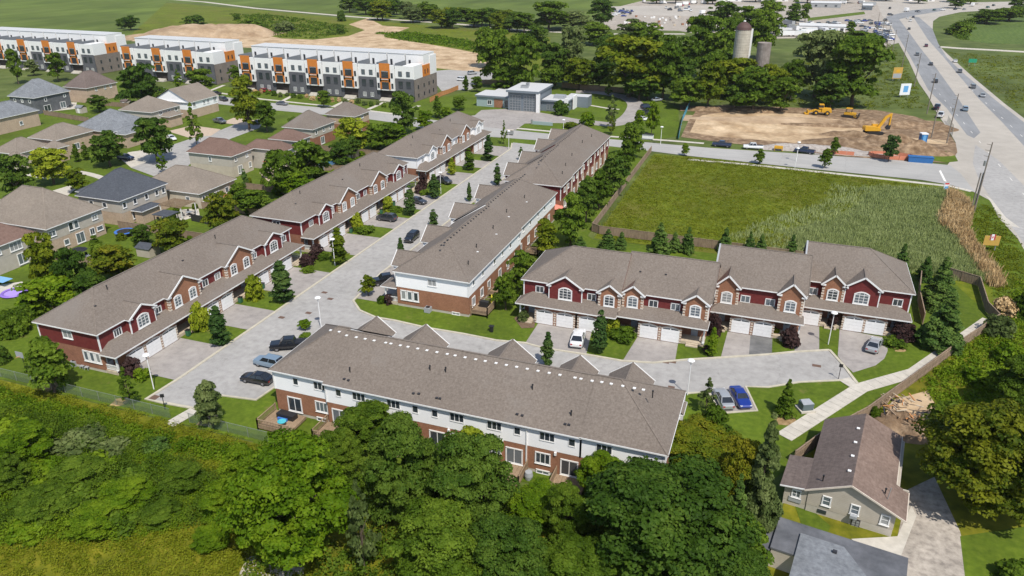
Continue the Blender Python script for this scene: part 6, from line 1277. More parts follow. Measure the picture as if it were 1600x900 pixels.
def carkind(kind):
    if kind in CARS: return CARS[kind]
    if kind == 'sedan':
        L_, wb = 4.75, 1.4; body = loft([(2.37,.45,.62,.72),(2.25,.3,.78,.84),(1.5,.24,.92,.91),(.8,.24,.98,.92),(-1.3,.24,.99,.92),(-1.9,.26,1.0,.9),(-2.3,.34,.97,.84),(-2.38,.5,.85,.76)], PAINT0)
        gl, rf = cabin([(.95,.95),(.25,1.40),(-1.0,1.42),(-1.75,1.0)], .82, .62, M['carglass'], PAINT0)
    elif kind == 'suv':
        L_, wb = 4.7, 1.4; body = loft([(2.35,.5,.8,.76),(2.2,.34,.98,.87),(1.5,.3,1.08,.93),(.9,.3,1.14,.94),(-1.6,.3,1.16,.94),(-2.15,.34,1.16,.9),(-2.34,.5,1.05,.84)], PAINT0)
        gl, rf = cabin([(1.05,1.1),(.45,1.66),(-1.75,1.68),(-2.2,1.14)], .85, .68, M['carglass'], PAINT0)
    elif kind == 'pickup':
        L_, wb = 5.7, 1.75; body = loft([(2.85,.6,.9,.84),(2.7,.4,1.1,.94),(1.5,.38,1.18,.98),(-.9,.38,1.2,.98),(-2.7,.4,1.2,.96),(-2.85,.55,1.15,.92)], PAINT0)
        gl, rf = cabin([(1.35,1.16),(.75,1.8),(-.75,1.82),(-.95,1.18)], .88, .72, M['carglass'], PAINT0)
        rf.box(-2.7,-1.0,-.72,.72,1.205,1.215,M['black'])
    elif kind == 'boxtruck':
        L_, wb = 7.2, 2.2; body = loft([(3.6,.6,1.3,.95),(3.5,.45,1.6,1.0),(2.4,.42,1.7,1.02),(2.1,.5,1.6,1.02)], PAINT0); body.box(-3.6,2.0,-1.15,1.15,.75,3.1,M['rend'])
        gl, rf = cabin([(3.3,1.6),(2.8,2.3),(2.3,2.35),(2.2,1.65)], .95, .85, M['carglass'], PAINT0)
    elif kind == 'trailer':
        L_, wb = 12, 4; body = MB().box(-6,6,-1.25,1.25,1.0,3.7,PAINT0); gl = MB().box(-5.9,-5.0,-1.0,1.0,.7,.99,M['black']); rf = MB().box(-5.97,5.97,-1.22,1.22,3.705,3.74,PAINT0)
    wh = MB(); rm = MB(); R = .34 if kind in ('sedan',) else .38 if kind != 'boxtruck' else .45
    wh.tube((0,-.11,0),(0,.11,0),R,R,M['tyre'],14); rm.tube((0,-.125,0),(0,.125,0),R*.58,R*.58,M['rim'],10)
    hl = MB().box(L_/2-.22,L_/2-.02,-.14,.14,-.08,.08,M['lamp']); tl = MB().box(-L_/2-.01,-L_/2+.12,-.14,.14,-.1,.1,M['tail'])
    one = MB().merge(body).merge(gl).merge(rf); hw = .80
    for sx in (-wb,wb):
        for sy in (-hw,hw): one.tube((sx,sy-.12,R),(sx,sy+.12,R),R,R,M['tyre'],10)
    CARS[kind] = dict(L=L_, wb=wb, R=R, body=body.mesh('body'), gl=gl.mesh('glass'), rf=rf.mesh('roof_panel'), wh=wh.mesh('wheel'), rm=rm.mesh('rim'), hl=hl.mesh('headlight'), tl=tl.mesh('taillight'), one=one.mesh('car')); return CARS[kind]
PCOL = dict(black=(.010,.010,.012), white=(.75,.76,.77), silver=(.36,.38,.40), grey=(.13,.14,.155), blue=(.01,.035,.26), ltblue=(.20,.28,.36), navy=(.012,.02,.06), red=(.35,.02,.025), maroon=(.12,.02,.06), charcoal=(.04,.043,.05), green=(.02,.10,.08), gold=(.30,.26,.19), yellow=(.6,.35,.03))
def paint(o, col):
    m = plain('paint_'+col, PCOL[col], .28, .15 if col != 'white' else 0, .6, 1)
    for s in o.material_slots:
        if s.material == PAINT0: s.link = 'OBJECT'; s.material = m
def car(kind, col, p, ang, label, group=None, full=True, name='parked_car', cat=None, sc=1.0, z=.012):
    k = carkind(kind); cat = cat or {'pickup':'pickup truck','boxtruck':'truck','trailer':'trailer'}.get(kind,'car')
    if not full:
        o = inst(name, k['one'], None, (p[0],p[1],z), ang, sc); paint(o, col); return tag(o, label, cat, group)
    t = thing(name, label, cat, (p[0],p[1],z), ang, group); t.scale = (sc,)*3
    for n_, key in (('body','body'),('glass','gl'),('roof_panel','rf')): paint(inst(n_, k[key], t), col)
    for sx in (-k['wb'],k['wb']):
        for sy in (-.80,.80): w_ = inst('wheel', k['wh'], t, (sx,sy,k['R'])); inst('rim', k['rm'], w_)
    if kind != 'trailer':
        zz = {'sedan':.68,'suv':.82,'pickup':.95,'boxtruck':1.2}[kind]
        for sy in (-.62,.62): inst('headlight', k['hl'], t, (-.03,sy,zz)); inst('taillight', k['tl'], t, (0,sy,zz+.08))
    return t
def toward(a, b): a = G(*a); b = G(*b); return atan2(b[1]-a[1], b[0]-a[0])
def carpx(kind, col, rear, front, label, group=None, full=True, name='parked_car', sc=1.0, z=0.4):
    A, B_ = G(*rear, .5), G(*front, .5); return car(kind, col, ((A[0]+B_[0])/2,(A[1]+B_[1])/2), atan2(B_[1]-A[1],B_[0]-A[0]), label, group, full, name, None, sc)
carpx('sedan','black',(421,595),(383,588),'black sedan nearest the lawn in the end parking bay')
carpx('suv','ltblue',(438,571),(404,563),'pale blue SUV between two dark vehicles in the end parking bay')
carpx('pickup','black',(474,538),(430,541),'black pickup truck farthest from the lawn in the end parking bay')
carpx('suv','charcoal',(619,343),(590,339),'dark grey SUV on the driveway of the middle left row')
carpx('sedan','charcoal',(644,312),(662,316),'dark car half hidden behind the upright tree of the second row')
carpx('suv','charcoal',(682,279),(707,287),'dark silver SUV before the white row')
carpx('suv','black',(650,366),(637,377),'black car seen past the middle terrace roof with red tail lamps')
carpx('pickup','black',(622,436),(586,441),'black pickup truck in the drive beside the curved lawn')
carpx('sedan','white',(899,544),(907,515),'white sedan on the left driveway of the right rows',sc=1.12)
carpx('sedan','silver',(1360,551),(1371,528),'silver sedan before the garages of the rightmost row')
carpx('sedan','silver',(1140,641),(1122,606),'silver grey sedan on the two car pad beside the birch')
carpx('sedan','blue',(1146,604),(1168,640),'bright blue sedan on the two car pad')
carpx('pickup','navy',(1145,228),(1111,225),'dark pickup truck parked on the road left of the white one')
carpx('pickup','white',(1195,231),(1158,229),'white pickup truck parked before the dirt lot')
carpx('pickup','navy',(1275,239),(1240,234),'dark pickup truck parked right of the yellow hydrant box')
carpx('sedan','grey',(431,161),(451,163),'grey sedan on the road before the flats','',True)['group'] = 'cars in the estate'
carpx('suv','red',(409,142),(420,143),'red car by the steps of the right flats',None,False)
carpx('suv','black',(344,154),(355,157),'black SUV beside the white gabled house',None,False)
carpx('suv','charcoal',(333,148),(342,146),'dark SUV partly behind the white gabled house',None,False)
carpx('pickup','grey',(331,187),(356,193),'grey pickup truck on the drive of the white gabled house')
carpx('sedan','white',(262,213),(274,219),'white car under the large dark tree on the crescent',None,True)
carpx('suv','navy',(184,246),(209,248),'dark purple minivan behind the slate blue roof')
carpx('sedan','white',(250,140),(258,142),'white car beside the big dark tree at the flats',None,False)
carpx('sedan','charcoal',(402,192),(407,190),'dark car end visible at the crescent mouth',None,False)
carpx('suv','silver',(733,115),(743,114),'silver car in the parking area behind the flats',None,False); carpx('suv','white',(716,124),(728,125),'white van in the parking area behind the flats',None,False)
carpx('sedan','silver',(1017,157),(1036,155),'silver sedan at the end of the loop drive lay-by'); carpx('suv','navy',(1001,168),(1019,166),'dark SUV beside the loop drive'); carpx('suv','charcoal',(1000,178),(1017,174),'second dark SUV beside the loop drive'); carpx('sedan','white',(996,186),(1014,186),'white car nearest the road in the loop drive lay-by')
HG = 'vehicles on the main road'
for kind, col, a, b_, lb in (('suv','ltblue',(1509,174),(1507,167),'pale blue SUV closest to the works entrance on the main road'),('sedan','silver',(1537,153),(1533,145),'white and grey car nearest in the far lane'),('suv','grey',(1523,139),(1517,132),'grey SUV in the far lane behind the white and grey car'),('suv','grey',(1502,116),(1497,107),'large grey SUV in the far lane'),
  ('sedan','white',(1494,99),(1491,92),'white car pulled onto the right shoulder'),('suv','charcoal',(1463,131),(1460,123),'dark SUV in the near lane beside the third pole'),('sedan','charcoal',(1456,103),(1453,97),'dark car in the near lane beyond the dark SUV'),('suv','grey',(1434,87),(1432,83),'pale grey car farther up the near lane'),('suv','maroon',(1448,74),(1446,69),'purple red car in the median lane'),
  ('sedan','charcoal',(1421,47),(1420,43),'grey car below the crossing'),('suv','white',(1423,34),(1422,31),'white car waiting below the crossing'),('suv','white',(1419,30),(1418,27),'second white car waiting below the crossing'),('sedan','navy',(1428,28),(1426,25),'navy car waiting at the crossing')):
    carpx(kind, col, a, b_, lb, HG, False, 'moving_car')
for kind, col, a, b_, lb in (('boxtruck','white',(1409,18),(1424,16),'white box truck turning at the crossing'),('pickup','grey',(1427,17),(1441,19),'grey pickup behind the white box truck'),('suv','charcoal',(1386,23),(1396,23),'dark SUV at the left corner of the crossing'),('suv','black',(1388,14),(1393,12),'dark car leaving the crossing at the top'),('sedan','green',(1456,16),(1464,15),'dark green car on the cross road'),('sedan','white',(1468,15),(1478,15),'white car on the cross road'),('sedan','charcoal',(1488,15),(1497,14),'dark car on the cross road near the tall lamp'),
   ('sedan','silver',(1502,15),(1511,14),'silver car on the cross road'),('boxtruck','white',(1512,11),(1527,7),'white lorry on the cross road'),('suv','green',(1538,12),(1549,11),'dark green SUV on the cross road'),('suv','charcoal',(1549,9),(1556,8),'dark car at the right end of the cross road')):
    carpx(kind, col, a, b_, lb, 'vehicles on the cross road', False, 'moving_car')
carpx('pickup','navy',(1461,172),(1467,164),'dark pickup truck on the shoulder by the works fence',None,True); carpx('pickup','white',(1466,185),(1473,176),'white pickup truck on the shoulder by the works fence',None,True)
# far dealer yards
yard = [((1168,30),(1240,62),30),((1262,36),(1310,42),14),((1322,32),(1390,48),34),((1328,46),(1392,62),34),((1366,52),(1398,70),18),((960,16),(990,26),16),((1040,10),(1090,18),12)]
for a, b_, n in yard:
    for i in range(n):
        x = R_.uniform(a[0],b_[0]); y = R_.uniform(a[1],b_[1])
        car(R_.choice(['sedan','suv','suv','pickup']), R_.choice(['white','white','silver','charcoal','blue','white','grey','black']), G(x,y), R_.choice([.3,1.87])+R_.uniform(-.1,.1), 'vehicle standing close packed in the far dealer yards', 'vehicles in the far dealer yards', False)
for i,(x,y,c) in enumerate([(1222,52,'white'),(1240,48,'white'),(1262,54,'white'),(1285,52,'white'),(1243,57,'white'),(1170,36,'white'),(1230,57,'white'),(1300,55,'white'),(1357,10,'silver'),(1232,40,'silver')]):
    car('trailer', c, G(x,y), R_.uniform(1.2,2.2) if i%2 else R_.uniform(-.1,.4)+.2, 'white box trailer in the yard beyond the tree belt', 'white trailers in the far yard', False, 'trailer')
for i,(x,y,c) in enumerate([(1006,4,'red'),(1036,6,'white'),(1062,10,'red'),(1072,8,'red'),(1084,6,'charcoal'),(1345,6,'red'),(1098,22,'yellow'),(1101,6,'yellow'),(1316,6,'yellow')]):
    car('boxtruck', c, G(x,y), R_.uniform(0,3), {'red':'red','white':'white','charcoal':'dark','yellow':'yellow'}[c]+' farm machine number plate side hidden in the far implement yard' if 0 else {'red':'red','white':'white','charcoal':'dark','yellow':'yellow'}[c]+' machine in the far implement yard', 'machines in the far implement yard', False, 'machine', 'machine')
bld = [((1135,2),(1150,26),'long pale shed at the top edge',(30,12,5),M['rend']),((1210,2),(0,0),'white roofed store at the top edge',(26,14,6),M['rend']),((1270,50),(0,0),'white storage hall beyond the tree belt',(18,9,4),M['rend']),((1305,50),(0,0),'white annex with dark windows right of the storage hall',(12,7,3.5),M['rend']),((1440,2),(0,0),'red and white petrol station beyond the crossing',(24,10,5),M['rend']),((1355,16),(0,0),'grey kiosk beside the crossing',(8,6,4),M['fireclad']),((1290,12),(0,0),'long low grey open shed in the yard',(26,8,4),M['metal'])]
for a, _, lb, (w_, d_, h_), m_ in bld:
    t = thing('yard_building', lb, 'building', G(*a), .1); MB().box(-w_/2,w_/2,0,d_,0,h_,m_).build('wall', t)
    r = MB(); r.face([(-w_/2-.4,-.4,h_),(w_/2+.4,-.4,h_),(w_/2+.4,d_/2,h_+1.4),(-w_/2-.4,d_/2,h_+1.4)],M['fireroof']).face([(w_/2+.4,d_+.4,h_),(-w_/2-.4,d_+.4,h_),(-w_/2-.4,d_/2,h_+1.4),(w_/2+.4,d_/2,h_+1.4)],M['fireroof']); r.build('roof', t)
    for k in range(3): win(t, -w_/3+k*w_/3, 0, 1, 'f', 2, 1.4, 2, fr=M['darktrim'])
for i in range(110):
    x = R_.uniform(975,1150); y = R_.uniform(26,42); p = G(x,y)
    if i < 70: tag(MB().box(-.8,.8,-.6,.6,0,R_.uniform(.5,1.6),R_.choice([M['rend'],M['stone'],M['rubble'],M['brickd']])).build('pallet', None, (p[0],p[1],0), R_.random()), 'pallet of stone in the far landscape yard', 'pallet', 'pallets of stone in the far landscape yard')
# ------------------------------------------------------------------ lamps, poles, signs
def lamp_post(px, py, label, h=5.4):
    t = thing('street_lamp', label, 'street lamp', (*G(px,py)[:2],0), 0, 'white lamp posts along the estate street'); MB().tube((0,0,0),(0,0,h-.2),.075,.055,M['white'],8).build('post', t)
    MB().lathe([(.02,h-.1),(.16,h-.22),(.16,h-.3),(.02,h-.3)],M['black'],n=12).build('collar', t); MB().lathe([(.02,h+.2),(.38,h+.12),(.50,h-.02),(.46,h-.1),(.1,h-.12)],M['white'],n=14).build('lamp_head', t)
for px, py, lb in ((240.5,608,'lamp post nearest the camera on the left lawn at the street end'),(523.5,415,'lamp post beside the yellowing cedar before the second row'),(689,303,'lamp post beside the dark tree before the white row'),(795,233,'lamp post at the far end beside the community mailbox'),(502,513,'lamp post behind the left end of the long terrace roof'),(1074,617,'lamp post at the right end of the long terrace roof'),(1294,538,'lamp post between the two right driveways'),(1032,226,'lamp post on the verge beside the white mailbox'),(1242,262,'lamp post on the verge of the vacant field'),(1244,252,'lamp post by the parked dark pickup'),(880,214,'lamp post behind the far terrace ridge')):
    lamp_post(px, py, lb)
t = thing('sign_post', 'thin black sign post at the closed end of the street', 'sign post', (*G(1310,592)[:2],0)); MB().tube((0,0,0),(0,0,2.3),.05,.05,M['black'],6).build('post', t); MB().box(-.25,.25,-.03,.03,1.9,2.4,M['black']).build('plate', t)
dup(t, (*G(258,640)[:2],0), .6, 'thin black sign post on the lawn at the near end of the street')
for i,(b_,tp,tr) in enumerate([((1522,330),(1551,222),0),((1479,224),(1496,147),1),((1448,178),(1462,105),0),((1428,136),(1440,77),0),((1408.5,108),(1420,55),0),((1394,82),(1402,49),0),((1385,75),(1393,26),0),((1377,60),(1383,22),0),((1370,45),(1374,14),0),((1455,215),(1460,165),0)]):
    X = G(*b_); s = FPX/depth(X[0],X[1],8); h = [15.9,14.9,14.2,13.8,16,12,14,12,11,9][i]
    t = thing('utility_pole', 'wooden utility pole, %s from the near end of the line beside the main road' % ORD[i], 'utility pole', (X[0],X[1],0), 0, 'utility poles along the main road')
    MB().tube((0,0,0),(0,0,h),.19,.12,M['pole'],8).build('shaft', t)
    for z in (h-.6,h-1.9,h-3.2):
        MB().bar((0,0,z),(-1.0,.15,z+.1),.09,.09,M['pole']).build('arm', t)
    if i in (0,1,3): MB().tube((-.4,0,h-5.3),(-.4,0,h-4.2),.28,.28,M['metal'],10).build('transformer', t)
    if i == 0: MB().tube((-.7,-.2,0),(-.7,-.2,9),.16,.13,M['pole'],8).build('stub_pole', t); MB().tube((-.25,.1,0),(-.2,.1,9),.09,.09,M['metal'],8).build('cable_guard', t)
def billboard(px, py, label, w_, h_, z0, rz, panels, name='billboard'):
    t = thing(name, label, 'billboard', (*G(px,py)[:2],0), rz)
    for x in (-w_*.35,w_*.35): MB().box(x-.08,x+.08,.05,.2,0,z0+h_,M['metal']).build('post', t)
    for (x0,x1,a,b_,m) in panels: MB().box(x0*w_-w_/2,x1*w_-w_/2,-.08+(0 if m is panels[0][4] else -.012),.04,z0+a*h_,z0+b_*h_,m).build('panel', t)
    return t
billboard(1381,97,'white and grey hoarding on the grass, farthest of three along the main road',4.2,4.2,.9,.5,[(0,1,0,1,M['sign']),(.1,.9,.35,.75,M['acgrey'])])
billboard(1400,126,'orange topped hoarding with grey lower part beside the main road',4.4,4.8,.9,.5,[(0,1,0,1,M['ochre']),(.05,.95,.05,.45,M['acgrey']),(.3,.7,.55,.8,M['yellow'])])
billboard(1412,152,'white and blue hoarding nearest the dirt lot',4.4,4.4,.9,.5,[(0,1,0,1,M['sign']),(.3,.75,.25,.8,M['signb'])])
t = billboard(1545,392,'ochre board with a small red and white maple flag beside the main road',3.0,2.0,1.2,.25,[(0,1,0,1,M['ochre']),(.32,.68,.55,1.15,M['sign']),(.32,.42,.55,1.15,M['flagred']),(.58,.68,.55,1.15,M['flagred'])])
MB().face([(0,-.12,1.2+2*.72),(.13,-.12,1.2+2*.86),(0,-.12,1.2+2*1.02),(-.13,-.12,1.2+2*.86)],M['flagred']).build('maple_leaf', t)
billboard(1477,299,'small white and blue sign by the road corner',1.3,1.6,.5,.3,[(0,1,0,1,M['sign']),(.15,.85,.1,.5,M['signb']),(.1,.9,.8,1,M['flagred'])],'sign_board')
billboard(1518,103,'small green road sign beyond the main road',3.6,1.8,1.6,.1,[(0,1,0,1,M['signg'])],'road_sign')
# ------------------------------------------------------------------ fences
def fence(label, pts, h, m, span=2.45, name='wooden_fence', tight=True, cap=True):
    root = thing(name, label, 'fence', (*pts[0][:2],0)); o = Vector(pts[0][:2]); mb = MB(); nb = 14
    for k in range(nb): mb.box(span*k/nb+.008, span*(k+1)/nb-.008, -.02+.012*(k%2), .02+.012*(k%2), .05, h-.02*(k%3), m)
    mb.box(0,span,.035,.08,.4,.5,m).box(0,span,.035,.08,h-.45,h-.35,m)
    if cap: mb.box(0,span,-.06,.09,h,h+.05,m)
    pm_ = mb.mesh('panel'); post = MB().box(-.07,.07,-.07,.07,0,h+.12,m).mesh('post')
    for a, b_ in zip(pts, pts[1:]):
        a = Vector(a[:2]); b_ = Vector(b_[:2]); d = b_-a; n = max(1, round(d.length/span)); ang = atan2(d.y,d.x)
        for i in range(n):
            q = a+d*i/n-o; inst('panel', pm_, root, (q.x,q.y,0), ang, (d.length/n/span,1,1)); inst('post', post, root, (q.x,q.y,0), ang)
    q = Vector(pts[-1][:2])-o; inst('post', post, root, (q.x,q.y,0), 0); return root
fence('long board fence along the vacant field from the road to the corner', [(-35.1,217),(-35.0,147.3)], 1.8, M['fencew'])
fence('board fence between the vacant field and the right rows', [(-35.0,147.2),(-33.1,146.0),(-10,145.6),(14,145.2)], 1.8, M['fencew'])
fence('board fence zigzag round the corner lawn down to the cottage', [G(1475,431),G(1528,447),G(1540,487),G(1558,506),G(1500,545),G(1431,596),G(1352,654),G(1285,690),G(1240,724)], 1.8, M['fencew'])
fence('short tall fence panel beside the rightmost row', [G(1437,431),G(1433,470),G(1441,508)], 2.1, M['fencew'])
fence('dark brown fence behind the fire station', [G(742,132),G(810,132)], 2.0, M['wood']); fence('long brown fence right of the fire station', [G(878,137),G(930,142),G(1000,148)], 2.2, M['wood'])
fence('new orange fence beside the flats', [G(672,160),G(690,150),G(702,146),G(716,140)], 1.7, M['woodor'])
fence('garden fence behind the nearest left row', [(-102,95),(-102,140),(-102,166)], 1.6, M['fencew']); fence('dark fence between tan bungalow and pergola', [G(300,345),G(330,352)], 1.6, M['darktrim'])
for k, (a, b_) in enumerate([((-131,114.6),(-104,114.6)),((-131,131.2),(-104,131.2)),((-124,147),(-104,147)),((-131,96.6),(-104,96.6)),((-131,164.6),(-104,170)),((-129,186),(-106,186)),((-247,216),(-225,216)),((-247,196),(-222,192))]):
    fence('grey board fence between two back gardens, %s of those in the upper left' % ORD[k], [a, b_], 1.6, M['fencew'])
cf = thing('chain_link_fence', 'green chain link fence between the lawn and the scrub', 'fence', (-108,61.5,0))
clm = MB().face([(0,0,0),(3,0,0),(3,0,1.5),(0,0,1.5)],M['chain']).mesh('mesh_panel'); cpm = MB().tube((0,0,0),(0,0,1.55),.035,.035,M['metal'],6).tube((0,0,1.5),(3,0,1.5),.02,.02,M['metal'],5).mesh('post')
for i in range(18):
    if i == 13: continue
    inst('mesh_panel', clm, cf, (i*3,0,0)); inst('post', cpm, cf, (i*3,0,0))
of = thing('safety_fence', 'orange mesh fence ring round the dark street tree', 'fence', (*G(1392,246)[:2],0))
for k in range(10):
    a, b_ = 2*pi*k/10, 2*pi*(k+1)/10; f = MB().face([(6*cos(a),2.4*sin(a),0),(6*cos(b_),2.4*sin(b_),0),(6*cos(b_),2.4*sin(b_),1.1),(6*cos(a),2.4*sin(a),1.1)],M['orfence']); f.build('mesh_panel', of); MB().tube((6*cos(a),2.4*sin(a),0),(6*cos(a),2.4*sin(a),1.3),.04,.04,M['black'],5).build('post', of)
of = thing('safety_fence', 'short orange mesh fence behind the parked dark pickup', 'fence', (*G(1308,241)[:2],0)); 
for k in range(4): MB().box(-3.5+k*2,-1.55+k*2,-.03,.03,0,1.1,M['orfence']).build('mesh_panel', of)
bf = [G(*p) for p in [(1082,150),(1075,170),(1066,190),(1060,218)]]; t = thing('silt_fence', 'blue silt fence running down the left side of the dirt lot', 'fence', bf[0])
for a, b_ in zip(bf, bf[1:]):
    a = Vector(a)-Vector(bf[0]); b_ = Vector(b_)-Vector(bf[0])
    for k in range(5): q = a.lerp(b_,k/5); r_ = a.lerp(b_,(k+1)/5); MB().face([(q.x,q.y,0),(r_.x,r_.y,0),(r_.x,r_.y,2.0),(q.x,q.y,2.0)],M['blfence']).build('cloth', t); MB().box(q.x-.06,q.x+.06,q.y-.06,q.y+.06,0,2.1,M['wood']).build('stake', t)
t = thing('metal_fence', 'grey wire panels round the works entrance beside the main road', 'fence', (*G(1480,190)[:2],0)); o = Vector(G(1480,190)); pts = [G(1480,190),G(1488,205),G(1487,216)]
for a, b_ in zip(pts, pts[1:]):
    a = Vector(a)-o; b_ = Vector(b_)-o
    for k in range(3): q = a.lerp(b_,k/3); r_ = a.lerp(b_,(k+1)/3); MB().face([(q.x,q.y,0),(r_.x,r_.y,0),(r_.x,r_.y,2),(q.x,q.y,2)],M['chain']).build('mesh_panel', t); MB().tube((q.x,q.y,0),(q.x,q.y,2.1),.04,.04,M['metal'],5).build('post', t)
# ------------------------------------------------------------------ silos, construction machines
def silo(px, dd, label, r, h, m, dome):
    rr_ = ray(px, 97); k = dd/hypot(rr_[0],rr_[1]); t = thing('silo', label, 'silo', (rr_[0]*k, rr_[1]*k, 0)); MB().lathe([(r,0),(r,h)],m,n=24).build('wall', t)
    if dome: MB().lathe([(r+.1,h),(r*.95,h+1.0),(r*.7,h+2.0),(r*.35,h+2.7),(.02,h+2.9)],M['dome'],n=24).build('dome', t); MB().lathe([(.01,h+2.8),(.5,h+3.0),(.4,h+3.4),(.01,h+3.4)],M['rend'],n=10).build('cap', t); MB().box(r*.9,r*1.2,-.5,.5,0,h+.4,M['rend']).build('chute', t)
    else: MB().lathe([(r,h-.02),(r-.2,h),(.01,h-.6)],M['silod'],n=24).build('top', t)
silo(1156,322,'tall pale silo with a rusty dome rising from the trees',3.0,24.6,M['silo'],True); silo(1191,318,'dark open topped silo right of the domed one',2.6,20.5,M['silod'],False)
Y = M['yellow']
px_ = G(1364,209); ex = thing('excavator', 'yellow tracked excavator digging in the dirt lot', 'excavator', px_, radians(18))
for y in (-1.5,1.5):
    tk = MB(); tk.ext([(-2.3,.1),(2.3,.1),(2.7,.5),(2.3,.95),(-2.3,.95),(-2.7,.5)], y-.35, y+.35, M['black']); tk.build('track', ex)
MB().box(-1.2,1.2,-1.1,1.1,.6,1.15,M['black']).build('undercarriage', ex)
MB().ext([(-3.2,1.2),(1.6,1.2),(1.6,2.0),(-.2,2.5),(-3.1,2.6),(-3.4,2.2)],-1.5,.4,Y).box(-3.1,-.6,.402,1.5,1.2,2.3,Y).build('body', ex); c = MB().box(-.4,1.5,.45,1.5,1.2,2.9,Y).build('cab', ex); MB().box(-.3,1.52,.5,1.52,1.9,2.75,M['carglass']).build('glass', c)
MB().bar((1.0,-.4,1.9),(2.9,-.4,5.4),.6,.85,Y).bar((2.8,-.4,5.3),(4.4,-.4,6.3),.55,.7,Y).build('boom', ex); MB().bar((4.4,-.4,6.6),(4.3,-.4,2.9),.4,.6,Y).build('stick', ex); MB().ext([(3.9,2.9),(4.7,2.9),(4.6,1.7),(3.7,1.5),(3.3,2.1)],-.9,.1,M['black']).build('bucket', ex)
wl = thing('wheel_loader', 'yellow wheel loader at the back left of the dirt lot', 'loader', (*G(1281,179)[:2],0), radians(187))
MB().ext([(-3.6,1.0),(-.3,1.0),(-.3,2.4),(-3.4,2.3)],-1.2,1.2,Y).ext([(-.2,1.0),(2.4,.9),(2.4,1.6),(-.2,1.9)],-.9,.9,Y).build('body', wl); c = MB().box(-.9,.7,-.85,.85,2.2,3.7,Y).build('cab', wl); MB().box(-.8,.72,-.87,.87,2.6,3.45,M['carglass']).build('glass', c)
MB().bar((1.5,-.6,1.6),(4.2,-.6,.8),.3,.4,Y).bar((1.5,.6,1.6),(4.2,.6,.8),.3,.4,Y).build('lift_arm', wl); MB().ext([(4.0,.1),(5.3,.1),(5.3,.4),(4.4,.6),(4.4,1.4),(4.0,1.4)],-1.4,1.4,Y).build('bucket', wl)
for x in (-2.2,1.6):
    for y in (-1.25,1.25): w_ = MB().tube((x,y-.3,.8),(x,y+.3,.8),.8,.8,M['tyre'],14).build('wheel', wl); MB().tube((x,y-.32,.8),(x,y+.32,.8),.38,.38,Y,10).build('rim', w_)
bz = thing('bulldozer', 'yellow bulldozer with canopy right of the wheel loader', 'bulldozer', (*G(1327,183)[:2],0), radians(-12))
for y in (-1.2,1.2): MB().ext([(-2,.1),(2,.1),(2.3,.5),(1.9,.9),(-1.9,.9),(-2.3,.5)], y-.3, y+.3, M['black']).build('track', bz)
MB().box(-1.8,2.0,-.9,.9,.7,1.6,Y).build('body', bz); MB().box(-1.4,.6,-.9,.9,2.9,3.1,Y).build('canopy', bz); 
for x in (-1.3,.5):
    for y in (-.8,.8): MB().box(x-.06,x+.06,y-.06,y+.06,1.6,2.9,M['black']).build('post', bz)
MB().ext([(2.7,.1),(3.0,.1),(3.1,1.4),(2.8,1.4)],-1.9,1.9,M['black']).build('blade', bz); MB().bar((1.5,-1.6,.6),(2.8,-1.6,.5),.15,.2,Y).bar((1.5,1.6,.6),(2.8,1.6,.5),.15,.2,Y).build('push_arm', bz)
t = thing('portable_toilet', 'blue portable toilet with pale roof on the dirt lot', 'portable toilet', (*G(1441,222)[:2],0), .3); MB().box(-.9,.9,-.9,.9,0,2.5,M['bluep']).build('cabin', t); MB().box(-1,1,-1,1,2.5,2.8,M['sign']).build('roof', t); MB().box(-.45,.45,-.94,-.905,.1,2.3,M['signb']).build('door', t)
t = thing('dumpster', 'long blue skip behind the far kerb of the side road', 'dumpster', (*G(1437,253)[:2],0), .05); MB().ext([(-3,0),(3,0),(3.2,1.6),(-3.2,1.6)],-1,1,M['bin']).build('body', t); MB().box(-3.3,3.3,-1.1,-1.0,1.5,1.65,M['bin']).build('rim', t)
t = thing('hydrant_box', 'yellow cage at the kerb between the two parked pickups', 'cage', (*G(1216,235)[:2],0)); MB().box(-1.2,1.2,-.5,.5,.6,1.3,Y).build('frame', t)
for x in (-1.1,1.1): MB().box(x-.1,x+.1,-.4,.4,0,.6,Y).build('leg', t)
# soil heaps and rubble: one relief each
def mound(name, label, cx, cy, lx, ly, h, m, seed, n=44, rough=.3, power=1.0):
    rng = np.random.default_rng(seed); c = G(cx, cy); X, Yg = np.meshgrid(np.linspace(-1,1,n), np.linspace(-1,1,n)); Z = np.zeros_like(X)
    for k in range(1,6):
        for _ in range(3): a, b_, p0 = rng.normal(size=3); Z += np.sin(k*2.2*(a*X+b_*Yg)+p0*9)/k*.35
    fall = np.clip(1-(X**2+Yg**2), 0, 1)**power; Z = h*fall*(1+rough*Z)+fall*rng.random(Z.shape)*h*.06-.05
    V = np.stack([X*lx, Yg*ly, Z], -1).reshape(-1,3); F = [(i*n+j, i*n+j+1, (i+1)*n+j+1, (i+1)*n+j) for i in range(n-1) for j in range(n-1)]
    me = bpy.data.meshes.new(name); me.from_pydata(V.tolist(), [], F); me.materials.append(m); me.update()
    return tag(inst(name, me, None, (c[0],c[1],0), .15), label, None, None, 'structure')
mound('sand_mound','large pale sand mound behind the left flats',318,54,42,26,6.5,M['sand'],1,power=.8); mound('sand_mound','second pale sand mound right of the first',362,54,30,22,6,M['sand'],2,power=.8)
mound('sand_mound','low sand ridge at the left of the mounds',262,60,34,14,3.5,M['sand'],5)
